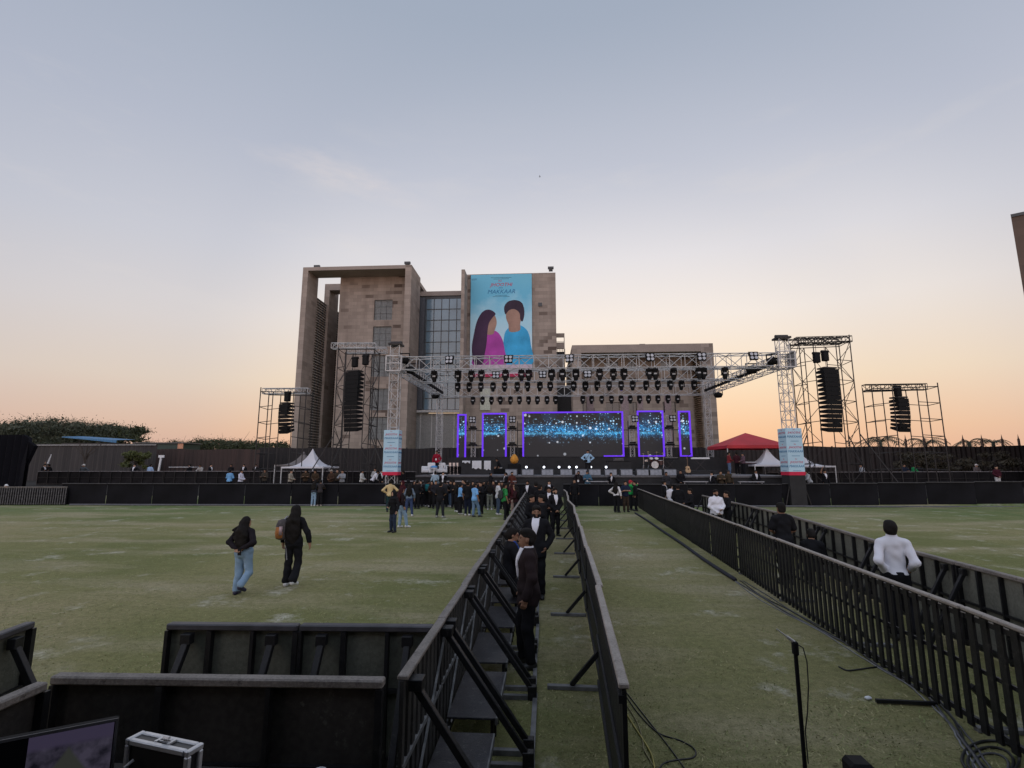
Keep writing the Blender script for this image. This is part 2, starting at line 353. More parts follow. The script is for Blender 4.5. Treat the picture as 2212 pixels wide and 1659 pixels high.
def person(label, x, y, face=0., h=1.7, arms='down', legs='stand', top=(.012, .012, .014), bottom=(.012, .013, .017), shoes=(.02, .02, .02), hair='short',
           style='shirt', girth=1., lean=0., head=(0, 0), skin=0, z=None, res=.024, hem=.86, badge=False, sleeve='long', vneck=None, pelvis=None, flare=0.,
           beard=False, haircol=(.012, .010, .009), glasses=False, lanyard=None, group=None, sole=None, twist=0., tilt=0.):
    s = h / 1.7; seed = len(PEOPLE) * 1.7
    if isinstance(arms, str): arms = (arms, arms)
    if isinstance(legs, str): legs = (legs, legs)
    zz = gz(y) if z is None else z
    root = thing('person', label, 'person', (x, y, zz), face, group); PEOPLE.append(root)
    pel = np.array(pelvis if pelvis else (0, 0, .93)); g = girth; gl = .6 + .4 * g
    Rt = np.array(Euler((R(-lean), R(tilt), R(twist))).to_matrix()); base = np.array((0, 0, .93))
    T = lambda p: Rt @ (np.array(p, float) - base) + pel
    def tel(c, r): return el(T(c), r, Rt)
    Rh = Rt @ np.array(Euler((R(head[1]), 0, R(head[0]))).to_matrix()); hc = T((0, .015, 1.575))
    Hd = lambda p: hc + Rh @ np.array(p, float)
    def hel(c, r): return el(Hd(c), r, Rh)
    fem = style in ('fem', 'femcrop', 'femjacket'); sw = .155 if fem else .175; sw *= (.8 + .2 * g)
    hips = [tel((0, -.005, .95), (.165 * g, .118 * g, .125)), tel((0, -.045, .90), (.145 * g, .09 * g, .10))]
    torso = [tel((0, .0, 1.10), ((.125 if fem else .14) * g, .10 * g * (1.08 if g > 1.1 else 1), .16)), tel((0, .005, 1.27), (.158 * g if not fem else .145 * g, .112 * g, .17)),
             rc(T((-sw + .025, -.01, 1.372)), T((0, -.01, 1.415)), .055, .062), rc(T((sw - .025, -.01, 1.372)), T((0, -.01, 1.415)), .055, .062), rc(T((0, -.01, 1.36)), T((0, -.005, 1.46)), .085, .055)]
    if fem: torso.append(tel((0, .085, 1.26), (.12 * g, .055, .07)))
    if g > 1.15: torso.append(tel((0, .05, 1.06), (.14 * g, .10 * g, .13)))
    neck = [rc(T((0, -.012, 1.42)), T((0, .0, 1.53)), .056, .052)]
    headp = [hel((0, -.012, .03), (.077, .096, .092)), hel((0, .022, -.035), (.062, .070, .082)), hel((0, .045, -.075), (.040, .040, .034)),
             rc(Hd((0, .088, .012)), Hd((0, .101, -.024)), .009, .0125), hel((0, .088, -.058), (.026, .014, .010)),
             hel((.078, -.008, -.012), (.010, .022, .032)), hel((-.078, -.008, -.012), (.010, .022, .032)), hel((0, .078, .028), (.05, .018, .012))]
    armp = {}; hands = []; fr = .0085 if res < .013 else .0115
    for sd, nm in ((1, arms[1]), (-1, arms[0])):
        e, w = ARM[nm] if isinstance(nm, str) else nm
        m3 = np.array((sd, 1, 1)); sh = T((sd * sw, -.01, 1.365)); e = T(np.array(e) * m3); w = T(np.array(w) * m3)
        armp[sd] = [rc(sh, e, .048 * gl, .039 * gl), rc(e, w, .039 * gl, .027)]
        d = (w - e) / np.linalg.norm(w - e)
        tv = np.array((0, 1, 0.)) if abs(d[1]) < .8 else np.array((0, 0, 1.)); tv = tv - d * (tv @ d); tv /= np.linalg.norm(tv)
        pn = np.cross(d, tv) * sd; pn /= np.linalg.norm(pn)                # palm side
        if pn @ (np.array((-sd, 0, 0))) < 0: pn = -pn
        hp = [rc(w, w + d * .03, .027, .027)]
        for k in range(4):                                                  # four fingers, unequal and bent towards the palm
            o = tv * (.030 - .020 * k); ln = (.036, .042, .040, .031)[k]; c1 = w + d * .085 + o; hp.append(rc(w + d * .03 + o * .8, c1, .013, .011))
            c2 = c1 + (d * .85 + pn * .5) * ln; c3 = c2 + (d * .35 + pn * .93) * ln * .8
            hp += [rc(c1, c2, fr, fr), rc(c2, c3, fr, fr * .8)]
        t1 = w + d * .035 + tv * .034; t2 = t1 + (d * .6 + tv * .6 + pn * .3) * .042
        hp += [rc(w + d * .015, t1, .015, .013), rc(t1, t2, fr * 1.2, fr), rc(t2, t2 + (d * .8 + pn * .5) * .028, fr, fr * .9)]
        hands += hp
    legp = []; footp = []; lower = []
    for sd, nm in ((1, legs[1]), (-1, legs[0])):
        kn, an = LEG[nm] if isinstance(nm, str) else nm
        kn = np.array(kn) * (sd, 1, 1); an = np.array(an) * (sd, 1, 1); hp_ = T((sd * .085 * (.5 + .5 * g), -.01, .92))
        lower += [rc(hp_, kn, .088 * gl, .057 * gl), rc(kn, an, .054 * gl, .036)]
        mid = kn * .72 + an * .28 + np.array((0, -.012, 0)); lower.append(rc(mid, kn * .45 + an * .55, .052 * gl, .042))
        legp += [rc(hp_, kn, .088 * gl, .062 * gl), rc(kn, an + (0, 0, .02), .062 * gl, .050 + flare)]
        up = (an[2] - .085); dirf = np.array((math.sin(sd * .16), math.cos(.16), 0)); pitch = min(1.0, max(0, up) * 3.2)
        heel = an + np.array((0, 0, -.035)) - dirf * .035 * (1 - pitch); toe = an + dirf * (.15 * math.cos(pitch)) + np.array((0, 0, -.055 - .13 * math.sin(pitch)))
        toe[2] = max(toe[2], .03)
        footp += [rc(heel, toe, .042, .030), rc(an + (0, 0, .015), heel, .043, .043), rc(heel + (0, 0, -.012), toe + (0, 0, -.002), .036, .028)]
    sk = mat('skin_%d' % skin, SKINS[skin], .55, 0, .12, 14, 0, 1, .35)
    allp = hips + torso + neck + headp + [q for a in armp.values() for q in a] + hands + lower + footp[:0]
    grow('body', allp + [rc(f[1], f[2], f[3] - .008, f[4] - .008) for f in footp], sk, root, res, 0, .03, scale=s)
    # trousers
    tz = lambda X, Y, Z: Rt[0][2] * (X - pel[0]) + Rt[1][2] * (Y - pel[1]) + Rt[2][2] * (Z - pel[2]) + .93      # height along the trunk
    grow('trousers', hips + legp, cloth(bottom), root, res, .014, .035, (.005 if res > .015 else .007), lambda X, Y, Z: np.maximum(tz(X, Y, Z) - min(1.03, max(hem, .80) + .05), -(Z - .075)), s, seed)
    for fp in (footp[:3], footp[3:]): grow('shoe', fp, mat('shoe_%d_%d_%d' % tuple(int(c * 999) for c in shoes), shoes, .5, 0, .1), root, min(res, .018), .006, .02, cut=lambda X, Y, Z: -(Z - .003) + 0 * X, scale=s)
    # top
    ap = []
    for sd in (1, -1):
        u, l = armp[sd]
        if sleeve == 'long': ap += [rc(u[1], u[2], u[3] + .004, u[4] + .006), rc(l[1], l[2] * .96 + l[1] * .04, l[3] + .006, .036)]
        elif sleeve == 'half': ap += [rc(u[1], u[2] * .8 + u[1] * .2, u[3] + .008, u[4] + .018)]
        else: ap += [rc(u[1], u[2], u[3] + .004, u[4] + .006), rc(l[1], l[2] * .35 + l[1] * .65, l[3] + .008, l[4] + .018)]
    jk = style in ('suit', 'femjacket'); inf = .020 if jk else .016
    low = [tel((0, 0, hem + .06), (.155 * g, .118 * g, .12))] if hem < .92 else []
    if hem < .74: low.append(rc(T((0, -.005, .90)), T((0, .0, hem + .02)), .125 * g, .15 * g))
    cm = cloth(top)
    grow('jacket' if jk else 'shirt', torso + hips * (hem < .95) + low + ap, cm, root, res, inf, .045, (.005 if res > .015 else .006),
         lambda X, Y, Z: np.maximum(hem - tz(X, Y, Z), tz(X, Y, Z) - (1.475 if not jk else 1.47)), s, seed + 1)
    def trunk(infl, cut, name, m, r): return grow(name, torso + hips, m, root, r, infl, .045, .0, cut, s)
    def lxy(X, Y, Z):
        dx, dy, dz = X - pel[0], Y - pel[1], Z - pel[2]
        return (Rt[0][0] * dx + Rt[1][0] * dy + Rt[2][0] * dz, Rt[0][1] * dx + Rt[1][1] * dy + Rt[2][1] * dz)
    if vneck:                                                              # shirt showing in the jacket's opening, and its collar
        def vc(X, Y, Z):
            a, b = lxy(X, Y, Z); t = tz(X, Y, Z); return np.maximum(np.maximum(np.abs(a) - np.clip((t - 1.08) * .28, -.1, .072), -b), t - 1.465)
        grow('shirt_front', torso + neck, cloth(vneck), root, min(res, .016), inf + .019, .045, 0, vc, s)
        grow('collar', neck + torso[4:5], cloth(vneck), root, min(res, .016), .014, .03, 0, lambda X, Y, Z: np.maximum(1.45 - tz(X, Y, Z), tz(X, Y, Z) - 1.488), s)
    elif style == 'formal':
        grow('collar', neck + torso[4:5], cm, root, min(res, .016), .014, .03, 0, lambda X, Y, Z: np.maximum(1.45 - tz(X, Y, Z), tz(X, Y, Z) - 1.51), s)
    if lanyard:
        def lc(X, Y, Z):
            a, b = lxy(X, Y, Z); t = tz(X, Y, Z); return np.maximum(np.maximum(np.abs(np.abs(a) - np.clip((t - 1.12) * .26, 0, .09)) - .012, -b), np.maximum(t - 1.48, 1.12 - t))
        grow('lanyard', torso + neck, cloth(lanyard), root, .011, inf + .012, .045, 0, lc, s)
    if badge:
        q = MB(); c = T((.01, .15 * g + .012, 1.08)); M = Matrix(Rt.tolist())
        for v in ((-.045, -.003, -.065), (.045, -.003, -.065), (.045, .003, -.065), (-.045, .003, -.065), (-.045, -.003, .065), (.045, -.003, .065), (.045, .003, .065), (-.045, .003, .065)):
            q.v.append(tuple((Vector(c) + M @ Vector(v)) * s))
        q.f = [(3, 2, 1, 0), (4, 5, 6, 7), (0, 1, 5, 4), (1, 2, 6, 5), (2, 3, 7, 6), (3, 0, 4, 7)]; q.mi = [0] * 6
        q.build('id_badge', mat('badge_white', (.75, .75, .75), .5), root)
    # hair
    hm = mat('hair_%d' % int(haircol[0] * 999), haircol, .7, 0, .3, 12, .25, 60, .12)
    def hcut(X, Y, Z):
        dx, dy, dz = X - hc[0], Y - hc[1], Z - hc[2]
        b = Rh[0][1] * dx + Rh[1][1] * dy + Rh[2][1] * dz; t = Rh[0][2] * dx + Rh[1][2] * dy + Rh[2][2] * dz
        return b, t, Rh[0][0] * dx + Rh[1][0] * dy + Rh[2][0] * dz
    cap = [hel((0, -.018, .038), (.083, .102, .096)), hel((0, -.045, -.02), (.074, .07, .075))]; hr = min(res, .016)
    if hair == 'short':
        def c1(X, Y, Z): b, t, a = hcut(X, Y, Z); return np.maximum(np.where((np.abs(a) > .056) & (t < .022), b + .030, b * .8 - t * .6 - .030), -.074 - t)
        grow('hair', cap + [hel((0, .012, .092), (.068, .075, .036))], hm, root, hr, .006, .03, .007, c1, s, seed)
    elif hair in ('long', 'verylong', 'windy'):
        Lh = {'long': .32, 'verylong': .46, 'windy': .40}[hair]
        tail = [rc(Hd((0, -.055, -.01)), T((0, -.12 * g, 1.40)), .088, .075), el(T((0, -.118 * g, 1.43 - Lh / 2)), (.16, .060, Lh / 2 + .09), Rt), rc(T((.05, -.12 * g, 1.38)), T((.07, -.125 * g, 1.44 - Lh)), .06, .03), rc(T((-.05, -.12 * g, 1.38)), T((-.06, -.125 * g, 1.42 - Lh)), .06, .03),
                rc(Hd((.065, -.02, .0)), T((.085, -.07, 1.36)), .035, .045), rc(Hd((-.065, -.02, .0)), T((-.085, -.07, 1.36)), .035, .045)]
        if hair == 'windy': tail += [rc(Hd((-.05, -.06, -.06)), T((-.20, -.16, 1.42)), .06, .012), rc(Hd((-.05, -.06, -.10)), T((-.17, -.17, 1.33)), .07, .02)]
        def c2(X, Y, Z): b, t, a = hcut(X, Y, Z); return np.where(t > -.10, np.where(np.abs(a) < .058, b * .8 - t * .6 - .030, b - .045), b - .02)
        grow('hair', cap + tail, hm, root, hr, .007, .04, .009, c2, s, seed)
    elif hair in ('bun', 'pony'):
        def c1(X, Y, Z): b, t, a = hcut(X, Y, Z); return np.maximum(b * .8 - t * .6 - .030, -.08 - t)
        grow('hair', cap + ([hel((0, -.115, .0), (.04, .04, .045))] if hair == 'bun' else []), hm, root, hr, .004, .03, .002, c1, s, seed)
    elif hair == 'hijab':
        def c3(X, Y, Z): b, t, a = hcut(X, Y, Z); return -np.maximum(np.sqrt((a / .058) ** 2 + ((t + .01) / .082) ** 2) - 1, .03 - b * 1.0)
        grow('headscarf', cap + headp[:3] + [rc(Hd((0, 0, -.09)), T((0, .0, 1.40)), .075, .12), tel((0, .02, 1.36), (.17, .12, .08))], cm, root, hr, .018, .04, .003, c3, s, seed)
    elif hair == 'cap':
        def c1(X, Y, Z): b, t, a = hcut(X, Y, Z); return np.maximum(.02 - t, -1 + 0 * b)
        cp = grow('cap', cap + [hel((0, .12, .03), (.065, .07, .012))], cloth(haircol if haircol[0] > .03 else (.03, .03, .035)), root, hr, .01, .02, 0, c1, s)
        def c4(X, Y, Z): b, t, a = hcut(X, Y, Z); return np.maximum(np.maximum(b * .8 - t * .6 - .02, -.075 - t), t - .03)
        grow('hair', cap, hm, root, hr, .003, .03, 0, c4, s)
    if beard:
        def cb(X, Y, Z): b, t, a = hcut(X, Y, Z); return np.maximum(np.maximum(t + .042 - np.abs(a) * .5, .0 - b), -(((a / .020) ** 2 + ((t + .058) / .008) ** 2) - 1) * .02)
        grow('beard', headp[1:3], hm, root, min(res, .012), .006, .03, 0, cb, s)
    if res < .0125:                                                       # eyes, brows and lips where a face is close enough to show them
        q = MB()
        def dab(c, r, b):
            n = 6; vs = []; fs = []
            for i in range(1, 4):
                for kx in range(n):
                    a1, a2 = PI * i / 4, 2 * PI * kx / n; vs.append(Vector(Hd((c[0] + r[0] * math.sin(a1) * math.cos(a2), c[1] + r[1] * math.cos(a1), c[2] + r[2] * math.sin(a1) * math.sin(a2)))) * s)
            for i in range(2):
                for kx in range(n): fs.append((i * n + kx, i * n + (kx + 1) % n, (i + 1) * n + (kx + 1) % n, (i + 1) * n + kx))
            fs += [tuple(range(n)), tuple(range(2 * n, 3 * n))]; b.add(vs, fs)
        for sx in (-1, 1): dab((sx * .031, .082, .004), (.012, .008, .006), q)
        q.build('eyes', mat('eye_dark', (.05, .04, .035), .2), root, True)
        q = MB()
        for sx in (-1, 1): dab((sx * .032, .088, .026), (.019, .007, .0045), q)
        q.build('eyebrows', hm, root, True)
        q = MB(); dab((0, .099, -.059), (.022, .007, .007), q); q.build('lips', mat('lip', (.20, .095, .075), .5), root, True)
    if glasses:
        q = MB()
        for sx in (-1, 1):
            pts = [Vector(Hd((sx * .034 + .025 * math.cos(t), .100, .002 + .017 * math.sin(t)))) * s for t in np.linspace(0, 2 * PI, 13)]; q.path(pts, .003, 5)
            q.path([Vector(Hd((sx * .059, .098, .006))) * s, Vector(Hd((sx * .083, .0, .006))) * s], .003, 5)
        q.path([Vector(Hd((-.010, .101, .004))) * s, Vector(Hd((.010, .101, .004))) * s], .003, 5)
        q.build('glasses', mat('glasses_red', (.12, .02, .02), .3), root)
    root['scale_h'] = s
    del root['scale_h']
    return root

# ---------------------------------------------------------------- sky, sun, camera
SUNAZ = R(6.0)
w = bpy.data.worlds.new('World'); S.world = w; w.use_nodes = True
nt = w.node_tree; N, L = nt.nodes, nt.links; bg = N['Background']
tc = N.new('ShaderNodeTexCoord').outputs['Generated']
nrm = N.new('ShaderNodeVectorMath'); nrm.operation = 'NORMALIZE'; L.new(tc, nrm.inputs[0])
sx = N.new('ShaderNodeSeparateXYZ'); L.new(nrm.outputs[0], sx.inputs[0])
def s2l(c): return tuple((q / 255 / 12.92 if q <= 10 else ((q / 255 + .055) / 1.055) ** 2.4) for q in c)
el_ = math_(N, L, 'MAXIMUM', sx.outputs[2], 0.0)
base = ramp(N, L, el_, [(p, s2l(c)) for p, c in SKY_BASE])
warm = ramp(N, L, el_, [(p, s2l(c)) for p, c in SKY_WARM])
dt = N.new('ShaderNodeVectorMath'); dt.operation = 'DOT_PRODUCT'; L.new(nrm.outputs[0], dt.inputs[0]); dt.inputs[1].default_value = (math.sin(SUNAZ) * math.cos(R(4)), math.cos(SUNAZ) * math.cos(R(4)), math.sin(R(4)))
glow = ramp(N, L, dt.outputs['Value'], [(0.35, 0.), (.72, .30), (.87, .72), (.965, .97), (1., 1.)], 'EASE')
sky = mixc(N, L, glow, base, warm)
bk = math_(N, L, 'MULTIPLY_ADD', dt.outputs['Value'], .5, .5)
back = mixc(N, L, ramp(N, L, bk, [(.25, 1.), (.62, 0.)]), (1, 1, 1), BACK)     # unseen rear sky, and zenith next line, raised to light lawn and facades
back = mixc(N, L, ramp(N, L, el_, [(.74, 0.), (.95, 1.)]), back, ZEN)
vm = N.new('ShaderNodeVectorMath'); vm.operation = 'MULTIPLY'; L.new(sky, vm.inputs[0]); L.new(back, vm.inputs[1]); sky = vm.outputs[0]
st = N.new('ShaderNodeTexSky'); st.sky_type = 'NISHITA'; st.sun_disc = False; st.sun_elevation = R(1.5); st.sun_rotation = SUNAZ; st.dust_density = 2.5
nis = mixc(N, L, 1.0, st.outputs[0], (.12, .12, .12), 'MULTIPLY')
sky = mixc(N, L, .05, sky, nis)
mp = N.new('ShaderNodeMapping'); mp.inputs['Rotation'].default_value = (0, R(-22), 0); mp.inputs['Scale'].default_value = (2.2, 2.2, 9); L.new(nrm.outputs[0], mp.inputs['Vector'])
cl = ramp(N, L, noise(N, L, mp.outputs[0], 1.9, 6, .6), [(.56, 0.), (.80, .16)])
d0 = Vector(_ray(745, 385)).normalized(); ax_ = (Vector(_ray(980, 460)).normalized() - Vector(_ray(640, 345)).normalized()).normalized(); ay_ = d0.cross(ax_)
def vdot(v):
    n = N.new('ShaderNodeVectorMath'); n.operation = 'DOT_PRODUCT'; L.new(nrm.outputs[0], n.inputs[0]); n.inputs[1].default_value = v; return n.outputs['Value']
qx = math_(N, L, 'DIVIDE', math_(N, L, 'SUBTRACT', vdot(ax_), d0.dot(ax_)), .17); qy = math_(N, L, 'DIVIDE', math_(N, L, 'ADD', vdot(ay_), math_(N, L, 'MULTIPLY', math_(N, L, 'SUBTRACT', noise(N, L, nrm.outputs[0], 9, 4), .5), .05)), .028)
wm = math_(N, L, 'SUBTRACT', 1.0, math_(N, L, 'SQRT', math_(N, L, 'ADD', math_(N, L, 'MULTIPLY', qx, qx), math_(N, L, 'MULTIPLY', qy, qy))))
wisp = math_(N, L, 'MULTIPLY', math_(N, L, 'MULTIPLY', ramp(N, L, wm, [(0, 0.), (.7, 1.)]), ramp(N, L, vdot(d0), [(.5, 0.), (.6, 1.)])), ramp(N, L, noise(N, L, mp.outputs[0], 9, 5, .65), [(.35, .12), (.7, .42)]))
cl = math_(N, L, 'MULTIPLY', cl, ramp(N, L, el_, [(.12, 0.), (.3, 1.), (.5, 1.), (.62, 0.)]))
sky = mixc(N, L, cl, sky, s2l((236, 226, 216)))
sky = mixc(N, L, wisp, sky, s2l((226, 216, 214)))
L.new(sky, bg.inputs['Color']); bg.inputs['Strength'].default_value = 1.0
sl = bpy.data.lights.new('sun', 'SUN'); sl.energy = .25; sl.angle = R(12); sl.color = (1, .72, .45)
so = link('sun', sl); so.rotation_euler = Euler((R(90 - 3), 0, PI - SUNAZ)); so.location = (0, 40, 60)
cam = bpy.data.cameras.new('camera'); cam.sensor_width = 36; cam.lens = FP / 2212 * 36; cam.clip_end = 3000
co = link('camera', cam); co.location = (0, 0, HC); co.rotation_euler = (R(90) + TH, 0, YAW); S.camera = co
S.view_settings.view_transform = 'Standard'; S.view_settings.look = 'None'; S.view_settings.exposure = EXPOSURE; S.view_settings.gamma = 1

# ---------------------------------------------------------------- ground
b = MB(); ys = [-60, 0, 33.8, 34.5, 35.2, 39, 43, 60, 120, 400, 1500]
for i, y in enumerate(ys):
    for x in (-1500, -120, 120, 1500): b.v.append((x, y, gz(y)))
for i in range(len(ys) - 1):
    for k in range(3): b.f.append((i * 4 + k, i * 4 + k + 1, i * 4 + k + 5, i * 4 + k + 4)); b.mi.append(0)
struct(b.build('ground', grass_mat(), None))
b = MB(); b.b2((-3.0, -1.6, .02), (5.4, 2.8, .9)); struct(b.build('mixer_platform', mat('deck_black', (.02, .02, .022), .7)))
ct = thing('shade_canopy', 'unseen dark canopy added over the mixer platform to shade the near lawn', 'tent', (1.2, 0, 0))  # unseen canopy and drapes added to shade the lawn nearest the camera
b = MB(); b.b2((-8, -5.2, 4.3), (8, .95, 4.42)); b.build('roof', mat('canopy_dark', (.03, .03, .032), .8), ct); b = MB(); b.b2((-8, -5.3, .05), (8, -5.25, 4.3)); b.b2((-8.05, -5.2, .05), (-8.0, -1.2, 4.3)); b.b2((8, -5.2, .05), (8.05, -1.2, 4.3)); b.build('shade_drape', MATS['canopy_dark'], ct)
for q in (-7.9, 7.9):
    for yq in (-5.1, .8): MB().tube((q, yq, 0), (q, yq, 4.3), .05).build('leg', MATS['canopy_dark'], ct)
GP = mat('ground_sheet', (.018, .018, .022), .8, 0, .4, 3, .4, 20)

# ---------------------------------------------------------------- crowd barriers
STEEL = mat('barrier_steel', (.0085, .0085, .010), .5, .0, .5, 9, .15, 50, .4, 0, .0, (.06, .055, .05))
RAIL = mat('barrier_rail', (.19, .168, .15), .65, 0, .45, 4, .25, 60, .4, 0, .4, (.05, .042, .038))
RAILL = mat('barrier_rail_pale', (.29, .255, .225), .65, 0, .35, 4, .25, 60, .4, 0, .4, (.10, .085, .075)); WORN = mat('slat_worn', (.034, .032, .030), .55, 0, .5, 6, .2, 60, .4, 0, .3, (.09, .085, .08))
DRAIL = mat('rail_dark', (.05, .048, .055), .5, 0, .4, 5, .2, 60)
PLATE = mat('step_plate', (.028, .027, .031), .38, .0, .6, 3.5, .25, 120, .5, 0, .35, (.13, .125, .12))
PLY = mat('barrier_ply', (.115, .118, .095), .75, 0, .35, 2.2, .2, 50, .3, 0, .35, (.05, .05, .042))
PLYD = mat('barrier_ply_dark', (.036, .032, .029), .7, 0, .5, 1.6, .2, 50, .3, 0, .35, (.085, .08, .072))
EDGE = mat('steel_edge', (.13, .13, .13), .55, 0, .5, 6)

def braced_panel(w):                       # along +x, braces and tread on the -y side (the stewards' side)
    r = thing('crowd_barrier', '', 'barrier'); h = 1.2
    f = MB(); n = max(3, round(w / .155))
    for k in range(n + 1): f.box((w * k / n * .96 + w * .02, 0, .6), (.075 if k % 4 else .06, .028, 1.14), bev=0)
    f.build('upright_slat', WORN, r)
    f = MB(); f.box((w / 2, -.0, .63), (w * .985, .045, .035)); f.box((w / 2, 0, .06), (w * .985, .05, .05)); f.bar((.05, -.035, .10), (w - .05, -.035, 1.05), .018)
    f.build('frame', EDGE, r)
    f = MB(); f.box((w / 2, 0, h - .015), (w * .985, .075, .03)); f.build('top_rail', RAIL, r, bevel=.006)
    for x in (.12, w - .10):
        f = MB(); f.bar((x, -.06, 1.10), (x, -.80, .10), .052); f.box((x, -.07, 1.115), (.11, .10, .075)); f.box((x, -.80, .075), (.075, .10, .15)); f.build('brace', STEEL, r, bevel=.005)
        f = MB(); f.box((x, -.40, .025), (.05, .80, .045)); f.build('base_bar', EDGE, r)
    f = MB(); f.box((w / 2, -.27, .285), (w * .80, .46, .022)); f.build('tread', PLATE, r, bevel=.004)
    f = MB(); f.box((w / 2, -.500, .265), (w * .80, .022, .06)); f.build('tread_edge', EDGE, r)
    f = MB()
    for k in range(5): f.box((w * (.14 + .18 * k), -.46, .13), (.03, .03, .25))
    f.build('tread_leg', STEEL, r)
    f = MB(); f.box((w / 2, -.83, .02), (w * .98, .05, .035)); f.build('floor_rail', EDGE, r)
    return r
def slat_panel(w, gap=True):               # narrow upright planks under a worn rail, foot on the -y side
    r = thing('crowd_barrier', '', 'barrier'); f = MB(); n = round(w / .155)
    for k in range(n): f.box((w * (k + .5) / n, 0, .60), (w / n * (.44 if gap else .93), .026 if gap else .03, 1.10))
    f.build('upright_slat', STEEL, r)
    f = MB(); f.box((w / 2, -.02, 1.10), (w, .035, .05)); f.box((w / 2, -.02, .12), (w, .035, .05)); f.box((w / 2, -.028, .62), (w, .02, .04)); f.build('cross_bar', STEEL, r)
    f = MB(); f.box((w / 2, 0, 1.175), (w * .992, .07, .035)); f.build('top_rail', RAILL, r, bevel=.008)
    f = MB(); f.box((.06, -.33, .025), (.07, .62, .045)); f.build('foot', EDGE, r, bevel=.004)
    f = MB(); f.bar((.06, -.03, .42), (.06, -.36, .05), .05); f.build('brace', STEEL, r)
    return r
def ply_panel(w, h=1.2, ply=None, rail=None, studs=True, step=.42, braces=True):   # sheet on the +y side, studs and braces on -y
    r = thing('crowd_barrier', '', 'barrier')
    f = MB(); f.box((w / 2, .02, h / 2), (w * .985, .015, h - .06)); f.build('panel', ply or PLY, r)
    f = MB(); n = round(w / step)
    if studs:
        for k in range(n + 1): f.box((w * (.015 + .97 * k / n), -.02, h / 2 - .01), (.045 if k % 2 else .03, .055, h - .10))
        f.box((w / 2, -.02, .66), (w * .97, .035, .03)); f.box((w / 2, -.02, .10), (w * .97, .05, .06))
    f.build('stud', STEEL, r)
    f = MB(); f.box((w / 2, 0, h - .03), (w * .99, .085, .055)); f.build('top_rail', rail or DRAIL, r, bevel=.01)
    if braces:
        for x in (.22, w - .22):
            f = MB(); f.bar((x, -.04, h - .12), (x, -.62, .06), .055); f.box((x, -.055, h - .12), (.09, .07, .09)); f.build('brace', STEEL, r, bevel=.004)
    return r
def run(proto, pts, w, lab, grp, first=True, zf=None):   # panels end to end along a polyline
    out = []; d = 0; seg = [Vector((*p, 0)) for p in pts]; k = 0
    for a, b2 in zip(seg, seg[1:]):
        ln = (b2 - a).length; n = max(1, round(ln / w)); ang = math.atan2(b2.y - a.y, b2.x - a.x)
        for i in range(n):
            p = a + (b2 - a) * (i / n); o = proto if (k == 0 and first) else dup(proto)
            o.location = (p.x, p.y, (zf or gz)((p.y + b2.y) / 2) if zf else gz(p.y)); o.rotation_euler = (0, 0, ang + random.uniform(-.012, .012)); o.scale = (ln / n / w, 1, 1)
            o['label'] = lab(k); o['group'] = grp; out.append(o); k += 1
    return out
def flip(r):                                # mirror a prototype so its braces are on +y
    for c in r.children:
        me = c.data
        if me.users > 1: me = me.copy(); c.data = me
        me.transform(Matrix.Scale(-1, 4, (0, 1, 0))); me.flip_normals()
    return r
# left of the aisle: braced barrier with treads towards the aisle
run(braced_panel(1.32), [(-.96, 3.62), (-.95, 33.0)], 1.32, lambda k: f'{ORD[k]} braced black panel from the camera, barrier left of the aisle', 'braced barrier panels left of the aisle')
# right of the aisle: close slats, feet towards the aisle.
pR = flip(slat_panel(3.0, False))
run(pR, [(.51, 3.60), (.66, 6.4), (.74, 9.35), (.84, 12.4), (.93, 15.6), (1.06, 18.7), (1.02, 21.7), (1.12, 24.7), (1.24, 27.7), (1.20, 30.6)], 3.0,
    lambda k: f'{ORD[k]} closed slat panel from the camera, right side of the aisle', 'closed slat panels right of the aisle')
run(slat_panel(2.4, True), [(3.98, 3.0), (4.22, 5.7), (4.52, 10.6), (4.95, 18.0), (5.35, 25.2), (5.8, 32.3)], 2.4,
    lambda k: f'{ORD[k]} open slatted panel from the camera, right of the microphone stand', 'open slatted panels right of the lawn strip')
run(ply_panel(2.4, 1.2, mat('barrier_ply_grey', (.15, .15, .125), .75, 0, .35, 2.2, .2, 50, .3, 0, .35, (.06, .06, .05)), RAIL, True, .48), [(7.55, 25.2), (7.08, 15.7), (6.25, 10.2), (5.92, 6.2), (5.75, 3.8)], 2.4,
    lambda k: f'{(ORD1[::-1] and ORD1[k])} studded panel from the stage end, behind the open slatted barrier', 'studded panels on the far side of the right walkway')

# foreground enclosure
def solo(o, x, y, a, lab, z=0): o.location = (x, y, z); o.rotation_euler = (0, 0, a); o['label'] = lab; return o
solo(ply_panel(2.28, 1.2, PLYD, RAIL, True, .76, False), -3.34, 3.52, .03, 'dark wide panel with pale top rail nearest the camera, behind the flight case')
f2 = solo(ply_panel(1.2, 1.2, PLY, DRAIL, True, .40, True), -3.39, 4.66, .03, 'left grey-green studded panel behind the nearest dark panel'); f2['group'] = 'grey-green panels behind the nearest dark panel'
f3 = dup(f2, (-2.185, 4.70, 0), .03, 'right grey-green studded panel, meeting the braced aisle barrier')
a0 = G(95, 1470, 1.2); a1 = G(-120, 1560, 1.2)
solo(ply_panel(math.dist(a0, a1), 1.2, PLYD, RAIL, True, .5, False), a1[0], a1[1], math.atan2(a0[1] - a1[1], a0[0] - a1[0]), 'short dark panel slanting out of the lower left corner, beside the monitor')
a0 = G(68, 1341, 1.2); a1 = G(-150, 1420, 1.2)
solo(ply_panel(math.dist(a0, a1), 1.2, PLY, DRAIL, True, .6, True), a1[0], a1[1], math.atan2(a0[1] - a1[1], a0[0] - a1[0]), 'grey panel end with one slanted brace at the left edge of the lawn')
